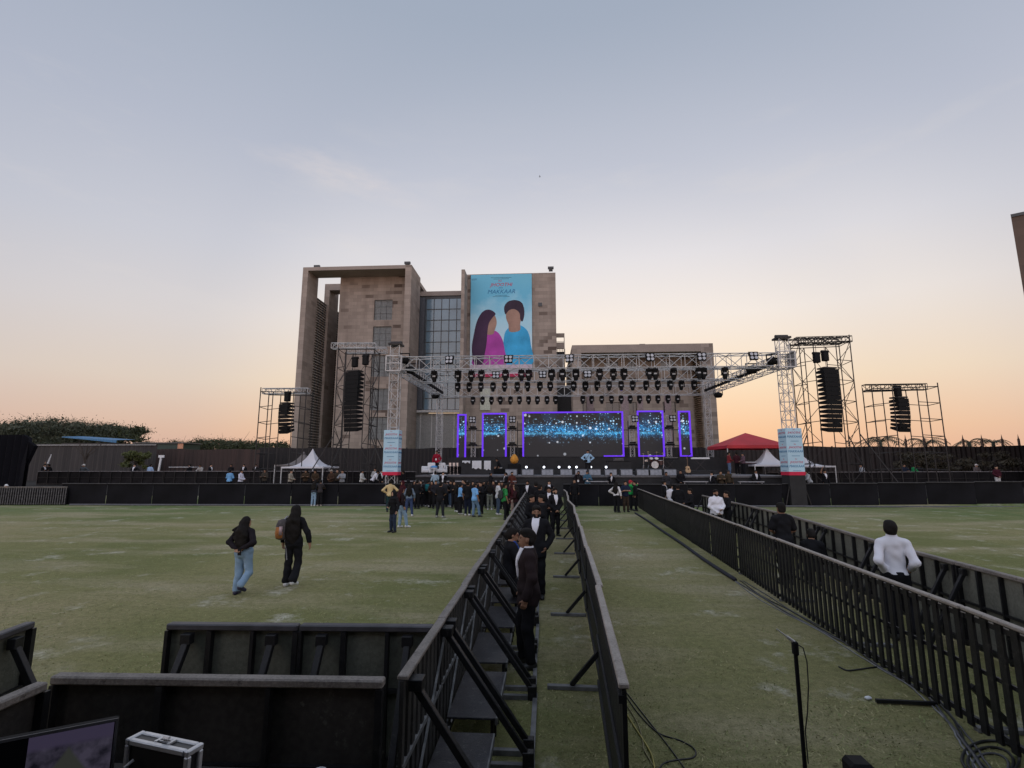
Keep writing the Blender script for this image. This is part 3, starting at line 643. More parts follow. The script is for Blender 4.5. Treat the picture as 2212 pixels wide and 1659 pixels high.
# far barrier across the lawn
FB = lambda x: 33.45 + .03 * x
far = ply_panel(3.0, 1.42, mat('far_panel', (.006, .006, .008), .8, 0, .6, .6, 0, 1, .15), mat('far_rail', (.03, .03, .033), .6), False, .75, False)
run(far, [(-32.0, FB(-32)), (-1.0, FB(-1))], 3.0, lambda k: f'{ORD1[k]} black panel from the left in the barrier behind the left crowd', 'black barrier panels across the far end of the lawn')
run(dup(far), [(1.25, FB(1)), (5.8, FB(5.8)), (9.2, FB(9.2)), (42, FB(42))], 3.0, lambda k: f'{ORD1[k]} black panel right of the aisle in the barrier before the stage', 'black barrier panels across the far end of the lawn')
ls = flip(slat_panel(2.6, True)); MB().box((1.3, .09, .55), (2.58, .012, 1.06)).build('dark_backing', cloth((.008, .008, .010)), ls)  # dark sheet behind the slats so the gaps come out dark
for c in ls.children:
    if c.name.startswith('upright'): c.data = c.data.copy(); c.data.materials[0] = mat('slat_pale', (.055, .055, .06), .6, 0, .8)
run(ls, [(-36.6, 31.9), (-31.4, 32.3)], 2.6, lambda k: ['leftmost pale slatted panel beside the white chair', 'pale slatted panel joining the black barrier at the left'][k], 'pale slatted panels at the far left')
# second row of barriers on the bank
tier = ply_panel(3.0, 1.2, mat('tier_panel', (.010, .009, .010), .8, 0, .6, 1.2, 0, 1, .15), mat('tier_rail', (.13, .12, .125), .6, 0, .5, 3), True, 1.0, False)
run(tier, [(XU(85, 42), 42.0), (-24, 42.4), (-10.5, 42.0)], 3.0, lambda k: f'{ORD1[k]} dark panel from the left in the raised second barrier row', 'raised second row of barriers, left')
run(dup(tier), [(17.5, 41.5), (32, 42.5), (54, 44)], 3.0, lambda k: f'{ORD1[k]} dark panel from the stage in the raised barrier row at right', 'raised second row of barriers, right')
b = MB(); pts = [(-30, FB(-30) - .06), (-1.1, FB(-1.1) - .06)]
b.path([(x, FB(x) - .28 + .03 * math.sin(x * 1.7), .05) for x in np.arange(-31, -1.2, .5)], .06, 6)
tag(b.build('cable_ramp', mat('hose_grey', (.09, .09, .10), .6), None), 'grey cable sleeve lying along the foot of the black barrier, left side', 'cable ramp')
b = MB(); b.path([(x, FB(x) - .28 + .03 * math.sin(x * 1.7), .05) for x in np.arange(9.5, 40, .5)], .06, 6)
tag(b.build('cable_ramp', MATS['hose_grey'], None), 'grey cable sleeve lying along the foot of the black barrier, right side', 'cable ramp')

b = MB(); ys = [35.0, 35.21, 39, 43, 57]
for y in ys: b.v += [(-75, y, gz(y) + .006), (75, y, gz(y) + .006)]
b.f = [(2 * i, 2 * i + 1, 2 * i + 3, 2 * i + 2) for i in range(4)]; b.mi = [0] * 4
struct(b.build('path', mat('dark_bank', (.022, .020, .018), .9, 0, .5, .6, .3, 6, .2)))  # dark sheet laid over the grass bank so it comes out dark
# ---------------------------------------------------------------- perimeter sheet walls
def corrugated(x0, x1, Y, top, m, lab, yb=None, pitch=.32, amp=.05, post=None):
    r = thing('corrugated_wall', lab, 'wall', (0, 0, 0)); n = int((x1 - x0) / pitch * 2); yb = yb if yb is not None else Y; b = MB(); g0 = gz(Y)
    for i in range(n + 1):
        x = x0 + (x1 - x0) * i / n; yy = Y + (yb - Y) * i / n + (amp if i % 2 else -amp); tz = top + .05 * math.sin(i * .21) + .04 * math.sin(i * .047 + 1)
        b.v += [(x, yy, g0), (x, yy, tz), (x, yy + .03, g0), (x, yy + .03, tz)]
    for i in range(n):
        q = i * 4; b.f += [(q, q + 4, q + 5, q + 1), (q + 2, q + 3, q + 7, q + 6), (q + 1, q + 5, q + 7, q + 3)]; b.mi += [0] * 3
    b.build('sheet', m, r)
    f = MB()
    for x in np.arange(x0 + 2, x1, 5.2): f.box((x, Y + (yb - Y) * (x - x0) / (x1 - x0) + .2, (top + g0) / 2), (.12, .12, top - g0 + .1))
    f.build('post', STEEL, r)
    if post:
        f = MB(); f.bar((x0, Y - .12, top - .05), (x1, yb - .12, top - .05), .09); f.build('rail', post, r)
    return r
GREYC = corr_mat('sheet_grey', (.024, .022, .023), (.052, .047, .046)); BRNC = corr_mat('sheet_brown', (.030, .019, .017), (.062, .036, .031)); BLKC = corr_mat('sheet_black', (.009, .008, .009), (.020, .016, .017))
corrugated(XU(58, 52), XU(335, 52), 52, ZV(958, 52), GREYC, 'grey corrugated sheet wall at the left, in front of the wide acacia', pitch=.5, post=mat('wall_rail', (.3, .3, .3), .5))
corrugated(XU(335, 55), XU(560, 55), 55, ZV(970, 55), BRNC, 'rust-brown corrugated sheet wall between the grey wall and the left scaffold', pitch=.5)
corrugated(XU(556, 58), XU(1562, 58), 58, ZV(967, 58), BLKC, 'black-brown corrugated wall behind the stage and in front of the office block', pitch=.45)
corrugated(XU(1552, 58), XU(2330, 58), 58.05, ZV(966, 58), corr_mat('sheet_dim', (.014, .011, .011), (.036, .025, .023)), 'dim brown corrugated wall at the right under the palms', pitch=.5)
b = MB()                                                                # black cloth hoarding at far left
n = 14; x0, x1 = XU(-40, 38), XU(66, 38)
for i in range(n + 1):
    x = x0 + (x1 - x0) * i / n; t = 5.0 - (.9 * max(0, i / n - .8) / .2); b.v += [(x - (1.4 if i == n else 0), 38 + .12 * (-1) ** i, .3), (x, 38 + .12 * (-1) ** i, t), (x, 38.3 + .12 * (-1) ** i, t), (x - (1.4 if i == n else 0), 38.3 + .12 * (-1) ** i, .3)]
for i in range(n):
    q = i * 4; b.f += [(q, q + 4, q + 5, q + 1), (q + 3, q + 2, q + 6, q + 7), (q + 1, q + 5, q + 6, q + 2)]; b.mi += [0] * 3
b.f += [(0, 1, 2, 3), (n * 4, n * 4 + 3, n * 4 + 2, n * 4 + 1)]; b.mi += [0, 0]
tag(b.build('cloth_hoarding', cloth((.006, .006, .009))), 'black cloth hoarding at the far left edge, in front of the grey corrugated wall', 'hoarding')
r = thing('lean_to_roof', 'bright blue tarpaulin strip along a shed roof above the grey wall', 'shed', (0, 0, 0))
b = MB(); xa, xb = XU(133, 60, 950), XU(252, 60, 950); za = P(133, 943, 60)[2]; zb = P(252, 950.5, 60)[2]
b.add([(xa, 60, za), (xb, 60, zb), (xb, 60, zb - .34), (xa, 60, za - .10), (xa, 63, za + .2), (xb, 63, zb + .2)], [(0, 1, 2, 3), (0, 4, 5, 1)]); b.build('tarpaulin', mat('tarp_blue', (.05, .17, .33), .6), r)
b = MB(); b.b2((xa, 60.1, .9), (xb, 63, zb - .35)); b.build('shed_wall', GREYC, r)
for u0, u1, v0, c, lab in ((395, 500, 968, (.03, .06, .05), 'low green roofed cabin behind the brown wall'), (500, 585, 966, (.25, .2, .18), 'small shed with pale orange end behind the brown wall')):
    pass
r = thing('site_cabin', 'low dark green cabin with a pale roof edge behind the grey and brown walls', 'cabin', (0, 0, 0)); xa, xb = XU(290, 57, 960), XU(396, 57, 960)
b = MB(); b.b2((xa, 57, .9), (xb, 60, ZV(958, 57, 340))); b.build('cabin_wall', mat('cabin_green', (.03, .055, .045), .6), r)
b = MB(); b.b2((xb - .6, 56.9, ZV(962, 57, 340) - .4), (xb + .05, 56.98, ZV(958, 57, 340))); b.build('end_sheet', mat('cabin_orange', (.55, .27, .16), .6), r)
b = MB(); b.b2((xa - .1, 56.8, ZV(958, 57, 340)), (xb + .2, 60.1, ZV(958, 57, 340) + .12)); b.build('roof', mat('cabin_roof', (.10, .10, .10), .5), r)

# ---------------------------------------------------------------- office block behind the stage
ST = stone_mat('sandstone', (.315, .268, .232), (.10, .076, .064)); ST2 = stone_mat('sandstone_plain', (.315, .27, .236), (.18, .148, .128), 1.5, .62, 3.3, .93)
CONC = mat('fair_concrete', (.29, .248, .22), .85, 0, .18, .5, .1, 8, .2, 0, .4)
MULL = mat('mullion', (.05, .055, .06), .5)
def glass(name, col, rough=.12):
    m = bpy.data.materials.new(name); nt, N, L, b = nodes(m); tc = N.new('ShaderNodeTexCoord').outputs['Object']
    L.new(ramp(N, L, noise(N, L, tc, .35, 3), [(.3, tuple(c * .7 for c in col)), (.7, col)]), b.inputs['Base Color'])
    b.inputs['Roughness'].default_value = rough; b.inputs['Specular IOR Level'].default_value = .8; b.inputs['Coat Weight'].default_value = .5; b.inputs['Coat Roughness'].default_value = .05
    bn = N.new('ShaderNodeBump'); bn.inputs['Strength'].default_value = .06; bn.inputs['Distance'].default_value = .4; L.new(noise(N, L, tc, .5, 2), bn.inputs['Height']); L.new(bn.outputs[0], b.inputs['Normal'])
    return m
GLASS = glass('curtain_glass', (.15, .25, .33)); GLD = glass('dark_glass', (.02, .024, .03), .25)
MESHG = mat('window_mesh', (.16, .175, .18), .6, .1, .2, 3)
def cu(c): return 596.4 + c * .30637
def cv(c): return 542.2 + c * .30637
def cx(c, Y): return XU(cu(c), Y, 770)
def cz(c, Y, cc=700): return P(cu(cc), cv(c), Y)[2]
OB = thing('office_building', 'large sandstone-clad office block with open portal frame, glass centre and hung poster, behind the stage', 'building', (0, 0, 0))
T1 = P(820, 573.5, 72)[2]; TB0 = P(820, 581, 72)[2]
def part(name, lo, hi, m, parent=OB): return MB().b2(lo, hi).build(name, m, parent)
xl, xl2 = cx(148, 72), cx(186, 72)
xw0, xw1 = cx(425, 75.2), cx(890, 72)
xf0, xf1 = xw1, cx(935, 72)
part('portal_pier', (xl, 72, 0), (xl2, 75.6, T1), ST2)
part('portal_beam', (xl2 + .003, 72, TB0), (xf0 - .003, 75.19, T1 - .004), CONC)
part('portal_fin', (xf0, 72, 0), (xf1, 77.6, T1), ST2)
def window(x0, x1, z0, z1, Y, nx=3, nz=3, gl=MESHG, mesh=True, fr=.07):
    f = MB(); d = .16
    f.b2((x0 - fr, Y - .05, z0 - fr), (x0, Y + d, z1 + fr)); f.b2((x1, Y - .05, z0 - fr), (x1 + fr, Y + d, z1 + fr)); f.b2((x0, Y - .05, z0 - fr), (x1, Y + d, z0)); f.b2((x0, Y - .05, z1), (x1, Y + d, z1 + fr))
    for i in range(1, nx): x = x0 + (x1 - x0) * i / nx; f.b2((x - .02, Y + .06, z0), (x + .02, Y + .14, z1))
    for i in range(1, nz): z = z0 + (z1 - z0) * i / nz; f.b2((x0, Y + .07, z - .02), (x1, Y + .13, z + .02))
    w = f.build('window', MULL, OB); MB().b2((x0, Y + .16, z0), (x1, Y + .2, z1)).build('pane', gl, w)
    if mesh:
        q = MB()
        for x in np.arange(x0 + .1, x1, .22): q.b2((x - .012, Y - .02, z0), (x + .012, Y, z1))
        for z in np.arange(z0 + .1, z1, .22): q.b2((x0, Y - .025, z - .012), (x1, Y - .021, z + .012))
        q.build('grille', mat('grille_grey', (.30, .32, .32), .6), w)
    return w
def wall_with_holes(x0, x1, z0, z1, Y, th, holes, m, name='stone_wall', parent=OB):
    xs = sorted({x0, x1, *[h[0] for h in holes], *[h[1] for h in holes]}); zs = sorted({z0, z1, *[h[2] for h in holes], *[h[3] for h in holes]}); b = MB(); idx = {}
    def vid(i, k, d):
        key = (i, k, d)
        if key not in idx: idx[key] = len(b.v); b.v.append((xs[i], Y + d * th, zs[k]))
        return idx[key]
    solid = [[not any(h[0] <= (xs[i] + xs[i + 1]) / 2 <= h[1] and h[2] <= (zs[k] + zs[k + 1]) / 2 <= h[3] for h in holes) for k in range(len(zs) - 1)] for i in range(len(xs) - 1)]
    for i in range(len(xs) - 1):
        for k in range(len(zs) - 1):
            if not solid[i][k]: continue
            b.f.append((vid(i, k, 0), vid(i + 1, k, 0), vid(i + 1, k + 1, 0), vid(i, k + 1, 0))); b.f.append((vid(i, k, 1), vid(i, k + 1, 1), vid(i + 1, k + 1, 1), vid(i + 1, k, 1)))
            for di, dk, e in ((-1, 0, ((i, k), (i, k + 1))), (1, 0, ((i + 1, k), (i + 1, k + 1))), (0, -1, ((i, k), (i + 1, k))), (0, 1, ((i, k + 1), (i + 1, k + 1)))):
                a, c = i + di, k + dk
                if not (0 <= a < len(solid) and 0 <= c < len(solid[0])) or not solid[a][c]: b.f.append((vid(*e[0], 0), vid(*e[1], 0), vid(*e[1], 1), vid(*e[0], 1)))
    b.mi = [0] * len(b.f); return b.build(name, m, parent)
wx0, wx1 = cx(676, 75.2), cx(806, 75.2)
rows = [(487, 345), (675, 532), (885, 735), (1122, 970), (1330, 1170)]
holes = [(wx0, wx1, cz(a, 75.2), cz(c, 75.2)) for a, c in rows]
wall_with_holes(xw0, xf0 + .5, 0, T1 - .3, 75.2, .6, holes, ST)
for h in holes: window(*h, 75.35, 3, 3)
part('side_wall', (xw0 + .003, 75.81, 0), (xw0 + .6, 92, T1 - .31), ST)
part('roof', (xw0 + .6, 75.81, T1 - 1.2), (xf1 - .05, 92, T1 - .6), CONC)
part('core', (xw0 + 1.2, 77.0, 0), (xf0 - .2, 91, T1 - 1.3), mat('interior_dark', (.03, .03, .032), .9))
part('portal_pier', (XU(697, 79.3, 700), 79.3, 0), (XU(708, 79.3, 700), 83, T1), ST2)
part('portal_beam', (XU(708, 79.3, 700) + .003, 79.3, T1 - 1.1), (xw0 - .003, 81.5, T1 - .004), CONC)
def louvre(x, y0, y1, z1, n):
    f = MB(); g = MB()
    for i in range(n + 1): y = y0 + (y1 - y0) * i / n; f.b2((x - .06, y - .05, 0), (x + .06, y + .05, z1))
    for z in np.arange(.4, z1, .42): g.b2((x - .10, y0, z), (x + .10, y1, z + .07))
    q = g.build('louvre_screen', mat('louvre_grey', (.55, .50, .45), .6), OB); MB().b2((x - .22, y0, 0), (x - .14, y1, z1)).build('screen_back', mat('screen_mesh', (.16, .14, .125), .8), q); f.build('louvre_post', MULL, q)
louvre(xl2 - .15, 75.65, 79.25, T1 - 3.6, 3); louvre(XU(708, 79.3, 700) - .15, 83.05, 88, T1 - 3.6, 4)
part('end_screen', (XU(708, 79.3, 700) - .1, 88.05, 0), (xw0 - .01, 88.2, T1 - 3.6), mat('screen_mesh', (.16, .14, .125), .8))
for x, y in ((XU(680, 72, 570), 73), (XU(879, 72, 570), 72.5), (XU(1190, 75, 590), 75.8)):
    f = MB(); f.box((x, y, T1 + .12), (.6, .5, .24)); f.box((x, y - .2, T1 + .42), (.9, .35, .35)); f.build('roof_floodlight', MULL, OB)
# glass centre
gy = 79.0; g0, g1 = cx(1000, gy), cx(1300, gy); zt = cz(335, gy, 1150); zb = cz(1120, gy, 1150)
part('roof_slab', (xf1 - .3, gy - .25, cz(318, gy, 1150)), (g1 + .8, gy + 9, cz(287, gy, 1150)), CONC)
part('glazed_wall', (g0 - 1.2, gy, zb), (g1 + 1, gy + .15, zt), GLASS); part('glazed_return', (g0 - 1.0, gy - .6, zb), (cx(1045, gy), gy - .02, zt), mat('return_dark', (.06, .07, .085), .5))  # return strip toned darker than the glazing beside it
part('spandrel', (g0 - 1, gy - .06, zt + .004), (g1 + 1, gy + .3, cz(318, gy, 1150) - .004), MULL)
f = MB()
for c in (1045, 1052, 1106, 1160, 1214, 1268): f.b2((cx(c, gy) - .045, gy - .10, zb), (cx(c, gy) + .045, gy, zt))
for i in range(11): z = zb + (zt - zb) * i / 10; f.b2((g0 - 1, gy - .09, z - .045), (g1 + 1, gy - .003, z + .045))
f.build('mullion', MULL, OB)
part('canopy', (g0 - 1, gy - .8, cz(1140, gy, 1150)), (g1 + 1, gy + .3, cz(1125, gy, 1150)), mat('white_trim', (.5, .5, .5), .5))
zd = cz(1145, gy, 1150)
for i in range(5):
    xa = g0 - 1 + (g1 - g0 + 2) * i / 5; xb = xa + (g1 - g0 + 2) / 5 - .12; f = MB()
    for z in np.arange(.2, zd, .16): f.b2((xa, gy + .02, z), (xb, gy + .09, z + .10))
    q = f.build('louvred_door', mat('door_louvre', (.36, .37, .37), .55, .1), OB); MB().b2((xb, gy - .03, 0), (xb + .12, gy + .12, zd)).build('door_frame', mat('white_trim', (.5, .5, .5)), q); MB().b2((xa, gy + .1, 0), (xb, gy + .14, zd)).build('door_leaf', MESHG, q)
# poster block
bx0, bx1 = cx(1322, 75.2), cx(1978, 75.2); fx0, fx1 = cx(1297, 72), cx(1321, 72)
part('portal_fin', (fx0, 72, 0), (fx1, 75.4, P(1000, 582, 72)[2]), ST2)
part('stone_wall', (fx1 - .3, 75.2, 0), (bx1, 92, P(1100, 591, 75.2)[2]), ST)
for c, d in ((1340, 1700), (1345, 1215), (1865, 376)): part('wall_vent', (cx(c, 75.1) - .3, 75.12, cz(d, 75.1, c) - .3), (cx(c, 75.1) + .3, 75.25, cz(d, 75.1, c) + .3), MULL)
part('wall_panel', (cx(1442, 75), 75.0, cz(1122, 75, 1480)), (cx(1512, 75), 75.18, cz(970, 75, 1480)), mat('pale_panel', (.42, .45, .38), .6))
# stair wing beside the poster block
sx0, sx1 = bx1 + .01, cx(2036, 78); zz1 = cz(580, 78, 2000)
wall_with_holes(sx0, sx1, 0, zz1, 78, .4, [(sx0 + .1, sx1 - .1, cz(648, 78, 2000), cz(606, 78, 2000)), (sx0 + .1, sx1 - .1, cz(734, 78, 2000), cz(688, 78, 2000))], ST2, 'stair_wing')
f = MB()
for i in range(4): f.bar((sx0 + .1, 78.2, cz(734, 78, 2000) + .15 + i * .7), (sx1 - .1, 78.2, cz(734, 78, 2000) + .15 + i * .7), .05)
for i in range(4): f.bar((sx0 + .2 + i * .4, 78.2, cz(734, 78, 2000)), (sx0 + .2 + i * .4, 78.2, cz(688, 78, 2000)), .05)
f.build('stair_grille', MULL, OB)
part('stair_back', (sx0, 80, 0), (sx1, 80.3, cz(690, 78, 2000)), mat('interior_dark', (.03, .03, .03)))
part('stair_soffit', (sx0, 78.4, cz(650, 78, 2000)), (sx1, 80.3, cz(640, 78, 2000)), ST2)
part('dark_link', (bx1 + .01, 77, 0), (XU(1237, 77), 77.95, ZV(835, 77)), mat('interior_dark', (.03, .03, .03)))

LB = thing('office_annexe', 'lower sandstone annexe with a deep portal frame, right of the poster block', 'building', (0, 0, 0))
lx0, lx1 = XU(1237.6, 72, 850), XU(1543.5, 72, 800); lt = ZV(747.5, 72)
part('portal_pier', (lx0, 72, 0), (lx0 + 1.3, 76, lt), ST2, LB); part('portal_fin', (lx1 - 1.7, 72, 0), (lx1, 77.5, lt), ST2, LB)
part('portal_beam', (lx0 + 1.303, 72, lt - 1.15), (lx1 - 1.703, 75.5, lt - .004), CONC, LB)
hol = []
ub = lambda c: 1084.3 + c * .33699
vb = lambda c: 677.7 + c * .33699
for c0, c1 in ((510, 552), (676, 766), (836, 878), (1046, 1132)):
    for r0, r1 in ((372, 318), (472, 422), (640, 572)):
        hol.append((XU(ub(c0), 75.5), XU(ub(c1), 75.5), ZV(vb(r0), 75.5), ZV(vb(r1), 75.5)))
wall_with_holes(lx0 + 1.303, lx1 - 1.703, 0, lt - 1.16, 75.5, .5, hol, ST, 'stone_wall', LB)
OBs = OB; OB = LB
for h in hol: window(*h, 75.62, 2, 1, GLD, False)
for c0, c1 in ((552, 596), (776, 826), (884, 920), (1060, 1104)): part('cladding_strip', (XU(ub(c0), 75.5), 75.42, 3), (XU(ub(c1), 75.5), 75.497, ZV(vb(525), 75.5)), mat('mauve_panel', (.24, .185, .195), .7), LB)
f = MB()
for z in np.arange(.4, lt - 1.5, .3): f.b2((lx1 - 2.2, 73.2, z), (lx1 - 1.71, 75.3, z + .08))
f.build('louvre_screen', mat('louvre_bronze', (.22, .155, .10), .5, .3), LB)
part('rear_block', (lx0 + 1.31, 76.05, 0), (lx1 - 1.71, 92, lt - .2), mat('interior_dark', (.03, .03, .03)), LB)
part('side_wall', (lx0 + .01, 76.005, 0), (lx0 + .6, 92, lt - .01), ST2, LB)
f = MB(); f.box((14.5, 73, lt + .12), (.8, .5, .22)); f.build('roof_floodlight', MULL, LB)
OB = OBs
# tall building entering at the right edge
x0 = P(2186, 560, 60)
TB = thing('tower_block', 'corner of a tall brown building cut by the right edge of the photo', 'building', (0, 0, 0))
TP = P(2184, 470, 40); TQ = P(2300, 420, 40)
b = MB(); Lx = TP[0]; hz = TP[2]
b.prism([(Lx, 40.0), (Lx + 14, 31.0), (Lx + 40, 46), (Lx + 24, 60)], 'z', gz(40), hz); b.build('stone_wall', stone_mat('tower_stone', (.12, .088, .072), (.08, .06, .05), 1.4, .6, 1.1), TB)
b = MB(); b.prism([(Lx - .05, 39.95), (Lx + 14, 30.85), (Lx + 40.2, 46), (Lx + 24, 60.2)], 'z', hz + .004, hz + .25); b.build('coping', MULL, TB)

# ---------------------------------------------------------------- hung poster: plain generic stand-in of the same size and colours
px0, px1 = cx(1367, 75.1), cx(1806, 75.1); pz1, pz0 = cz(166, 75.1, 1580), cz(888, 75.1, 1580); PW, PH = px1 - px0, pz1 - pz0; PY = 75.0
PO = thing('poster', 'tall light-blue poster of two plain figures in magenta and blue, hanging on the office wall', 'poster', ((px0 + px1) / 2, PY, pz0))
def flatmat(name, c, var=.34, sc=.28): return mat(name, c, .7, 0, var, sc, .5, 1.1, .3, 0, .12)
m = bpy.data.materials.new('poster_sheet'); nt, N, L, bb = nodes(m); tc = N.new('ShaderNodeTexCoord').outputs['Object']
sp = N.new('ShaderNodeSeparateXYZ'); L.new(tc, sp.inputs[0])
hgt = math_(N, L, 'ADD', math_(N, L, 'DIVIDE', sp.outputs[2], PH), math_(N, L, 'MULTIPLY', math_(N, L, 'SUBTRACT', noise(N, L, tc, .35, 4), .5), .5))
L.new(ramp(N, L, hgt, [(.25, (.52, .70, .80)), (.55, (.36, .64, .78)), (.8, (.13, .46, .66)), (1, (.15, .48, .66))]), bb.inputs['Base Color']); bb.inputs['Roughness'].default_value = .7
MB().b2((-PW / 2, 0, 0), (PW / 2, .03, PH)).build('poster_sheet', m, PO)
def blob(name, pts, c, dy, grad=None):
    pts = [(p[0] * PW / 100 - PW / 2, p[1] * PH / 100) for p in pts]; n = len(pts); sm = []
    for i in range(n):                                                   # smooth closed outline
        p0, p1, p2, p3 = (pts[(i + k - 1) % n] for k in range(4))
        for t in (0, .25, .5, .75): sm.append(tuple(.5 * (2 * p1[a] + (p2[a] - p0[a]) * t + (2 * p0[a] - 5 * p1[a] + 4 * p2[a] - p3[a]) * t * t + (3 * p1[a] - p0[a] - 3 * p2[a] + p3[a]) * t ** 3) for a in (0, 1)))
    return MB().prism(sm, 'y', -.004 - dy, -.001 - dy + .001).build(name, flatmat('print_' + name, c), PO)
blob('blue_figure', [(50, 11), (53, 22), (54, 34), (57, 43), (65, 48), (73, 50), (85, 48), (94, 42), (98, 30), (99, 11)], (.045, .36, .66), .002)
blob('head', [(64, 43), (62, 50), (58, 57), (60, 65), (70, 69), (79, 66), (83, 58), (81, 51), (80, 44)], (.30, .19, .15), .006)
blob('dark_hair', [(57, 60), (55, 67), (61, 72.5), (73, 74), (84, 71), (88, 62), (85, 53), (81, 55), (80, 61), (72, 65), (63, 64)], (.035, .022, .040), .010)
blob('magenta_figure', [(6, 11), (9, 24), (14, 36), (22, 43), (33, 45), (44, 43), (52, 36), (56, 25), (57, 11)], (.40, .06, .36), .012)
blob('face', [(27, 41), (25, 48), (25, 57), (32, 62), (40, 59), (43, 52), (40, 45), (37, 41)], (.33, .21, .165), .016)
blob('long_hair', [(7, 13), (3, 27), (6, 41), (11, 54), (20, 63), (31, 65), (41, 61), (36, 57), (30, 51), (28, 42), (27, 33), (24, 22), (20, 12)], (.050, .024, .060), .020)
MB().b2((-PW / 2 + .03, -.030, .46), (PW / 2 - .03, -.0255, PH * .115)).build('pale_hem', flatmat('print_hem', (.50, .42, .50), .2, 1.2), PO)
MB().b2((-PW / 2, -.036, 0), (PW / 2, -.003, .45)).build('red_footer', flatmat('print_red', (.42, .03, .09)), PO)
RX = Matrix.Rotation(R(90), 4, 'X')
PRED = flatmat('title_red', (.50, .02, .07)); PBLU = flatmat('title_blue', (.03, .16, .34)); PNAVY = flatmat('title_navy', (.03, .08, .14))
def ptxt(t, size, x, z, m, sh=.25): text_mesh(t, size, m, PO, Matrix.Translation((x, -.012, z)) @ RX, sh)
ptxt('TU', .42, -.25, PH * .925, PRED); ptxt('JHOOTHI', .80, .0, PH * .880, PRED); ptxt('MAIN', .28, -.1, PH * .858, PBLU); ptxt('MAKKAAR', .92, 0, PH * .808, PBLU)
ptxt('LUV', .42, -PW / 2 + .55, PH * .945, PNAVY, 0)
f = MB()
for z, ww in ((.965, 1.6), (.952, 1.2), (.788, .9), (.776, 1.3)): f.b2((-ww, -.010, PH * z), (ww, -.003, PH * z + .05))
f.build('fine_print', PNAVY, PO)
f = MB()
for z in (0, PH): f.tube((-PW / 2 - .1, .05, z), (PW / 2 + .1, .05, z), .05)
f.build('hanging_bar', MULL, PO)

# ---------------------------------------------------------------- stage
SX0, SX1, SZ, SY0 = -8.9, 16.6, 1.9, 35.4
ALU = mat('truss_aluminium', (.43, .43, .435), .45, .2, .2, 3); BLKS = mat('stage_black', (.012, .012, .014), .75, 0, .4, 2); DECK = mat('stage_deck', (.16, .16, .175), .5, 0, .35, 1.2)
DKST = mat('scaffold_steel', (.022, .019, .019), .6, .1, .3, 5); SPK = mat('speaker_black', (.007, .007, .008), .75, 0, .3, 8, 0, 1, .2)
sg = thing('stage', 'wide black concert stage with grey deck and tall riser under the truss roof', 'stage', (0, 0, 0))
b = MB(); b.b2((SX0, SY0, SZ - .12), (SX1, 50.5, SZ)); b.build('deck', DECK, sg)
b = MB(); b.b2((SX0 + .1, SY0 + .06, gz(SY0)), (SX1 - .1, SY0 + .12, SZ - .125)); b.b2((SX0 + .1, SY0 + .2, gz(SY0)), (SX0 + .16, 50, SZ - .125)); b.b2((SX1 - .16, SY0 + .2, gz(SY0)), (SX1 - .1, 50, SZ - .125)); b.build('skirt', BLKS, sg)
b = MB(); b.b2((SX0, SY0 - .03, SZ - .10), (SX1, SY0 - .005, SZ + .01)); b.build('edge_trim', mat('edge_grey', (.10, .10, .11), .5), sg)
RY = 43.0; RZ = 3.25
b = MB(); b.b2((-8.1, RY, SZ + .003), (15.2, 49.5, RZ)); b.build('riser', BLKS, sg)
b = MB(); b.b2((1.0, 38.6, SZ + .003), (9.2, RY - .01, 2.12)); b.build('low_step', BLKS, sg)
for k, (u, wd) in enumerate(((1190, 40), (1230, 30))): pass
SM = mat('tread_grey', (.2, .2, .22), .5)
# front-of-stage steel table edges seen as pale strips
for k, u in enumerate((890, 985, 1090, 1290, 1500, 1620)):
    x = XU(u, 34.9); f = MB(); f.box((x, 34.95, 1.52), (1.6, .3, .05)); f.box((x - .7, 34.95, 1.02), (.05, .05, .95)); f.box((x + .7, 34.95, 1.02), (.05, .05, .95))
    tag(f.build('camera_rail', mat('rail_pale', (.3, .3, .32), .5), None), f'{ORD1[k]} pale steel rail section from the left on the front of the stage', 'rail', 'pale rail sections before the stage')
# wedge monitors along the front edge
mp_ = thing('stage_monitor', '', 'speaker'); b = MB(); b.prism([(-.28, 0), (.24, 0), (.28, .12), (-.02, .44), (-.28, .40)], 'x', -.42, .42); b.build('cabinet', mat('monitor_grey', (.05, .05, .055), .6), mp_)
b = MB(); b.add([(-.38, -.285, .04), (.38, -.285, .04), (.38, -.285, .38), (-.38, -.285, .38)], [(0, 1, 2, 3)]); b.box((0, -.287, .21), (.78, .006, .36)); b.build('grille', mat('monitor_face', (.24, .26, .30), .45), mp_)
us = [1091, 1124, 1157, 1206, 1222, 1261, 1282, 1318, 1351, 1385, 1412, 1200]
us = sorted({1105, 1140, 1182, 1223, 1255, 1284, 1318, 1352, 1385, 1415, 1445})
for k, u in enumerate(us):
    o = mp_ if k == 0 else dup(mp_); o.location = (XU(u, 36.0), 36.0 + .15 * (k % 2), SZ); o.rotation_euler = (0, 0, random.uniform(-.1, .1)); tag(o, f'{ORD1[k]} grey wedge monitor from the left along the front edge of the stage', None, 'wedge monitors along the stage edge')
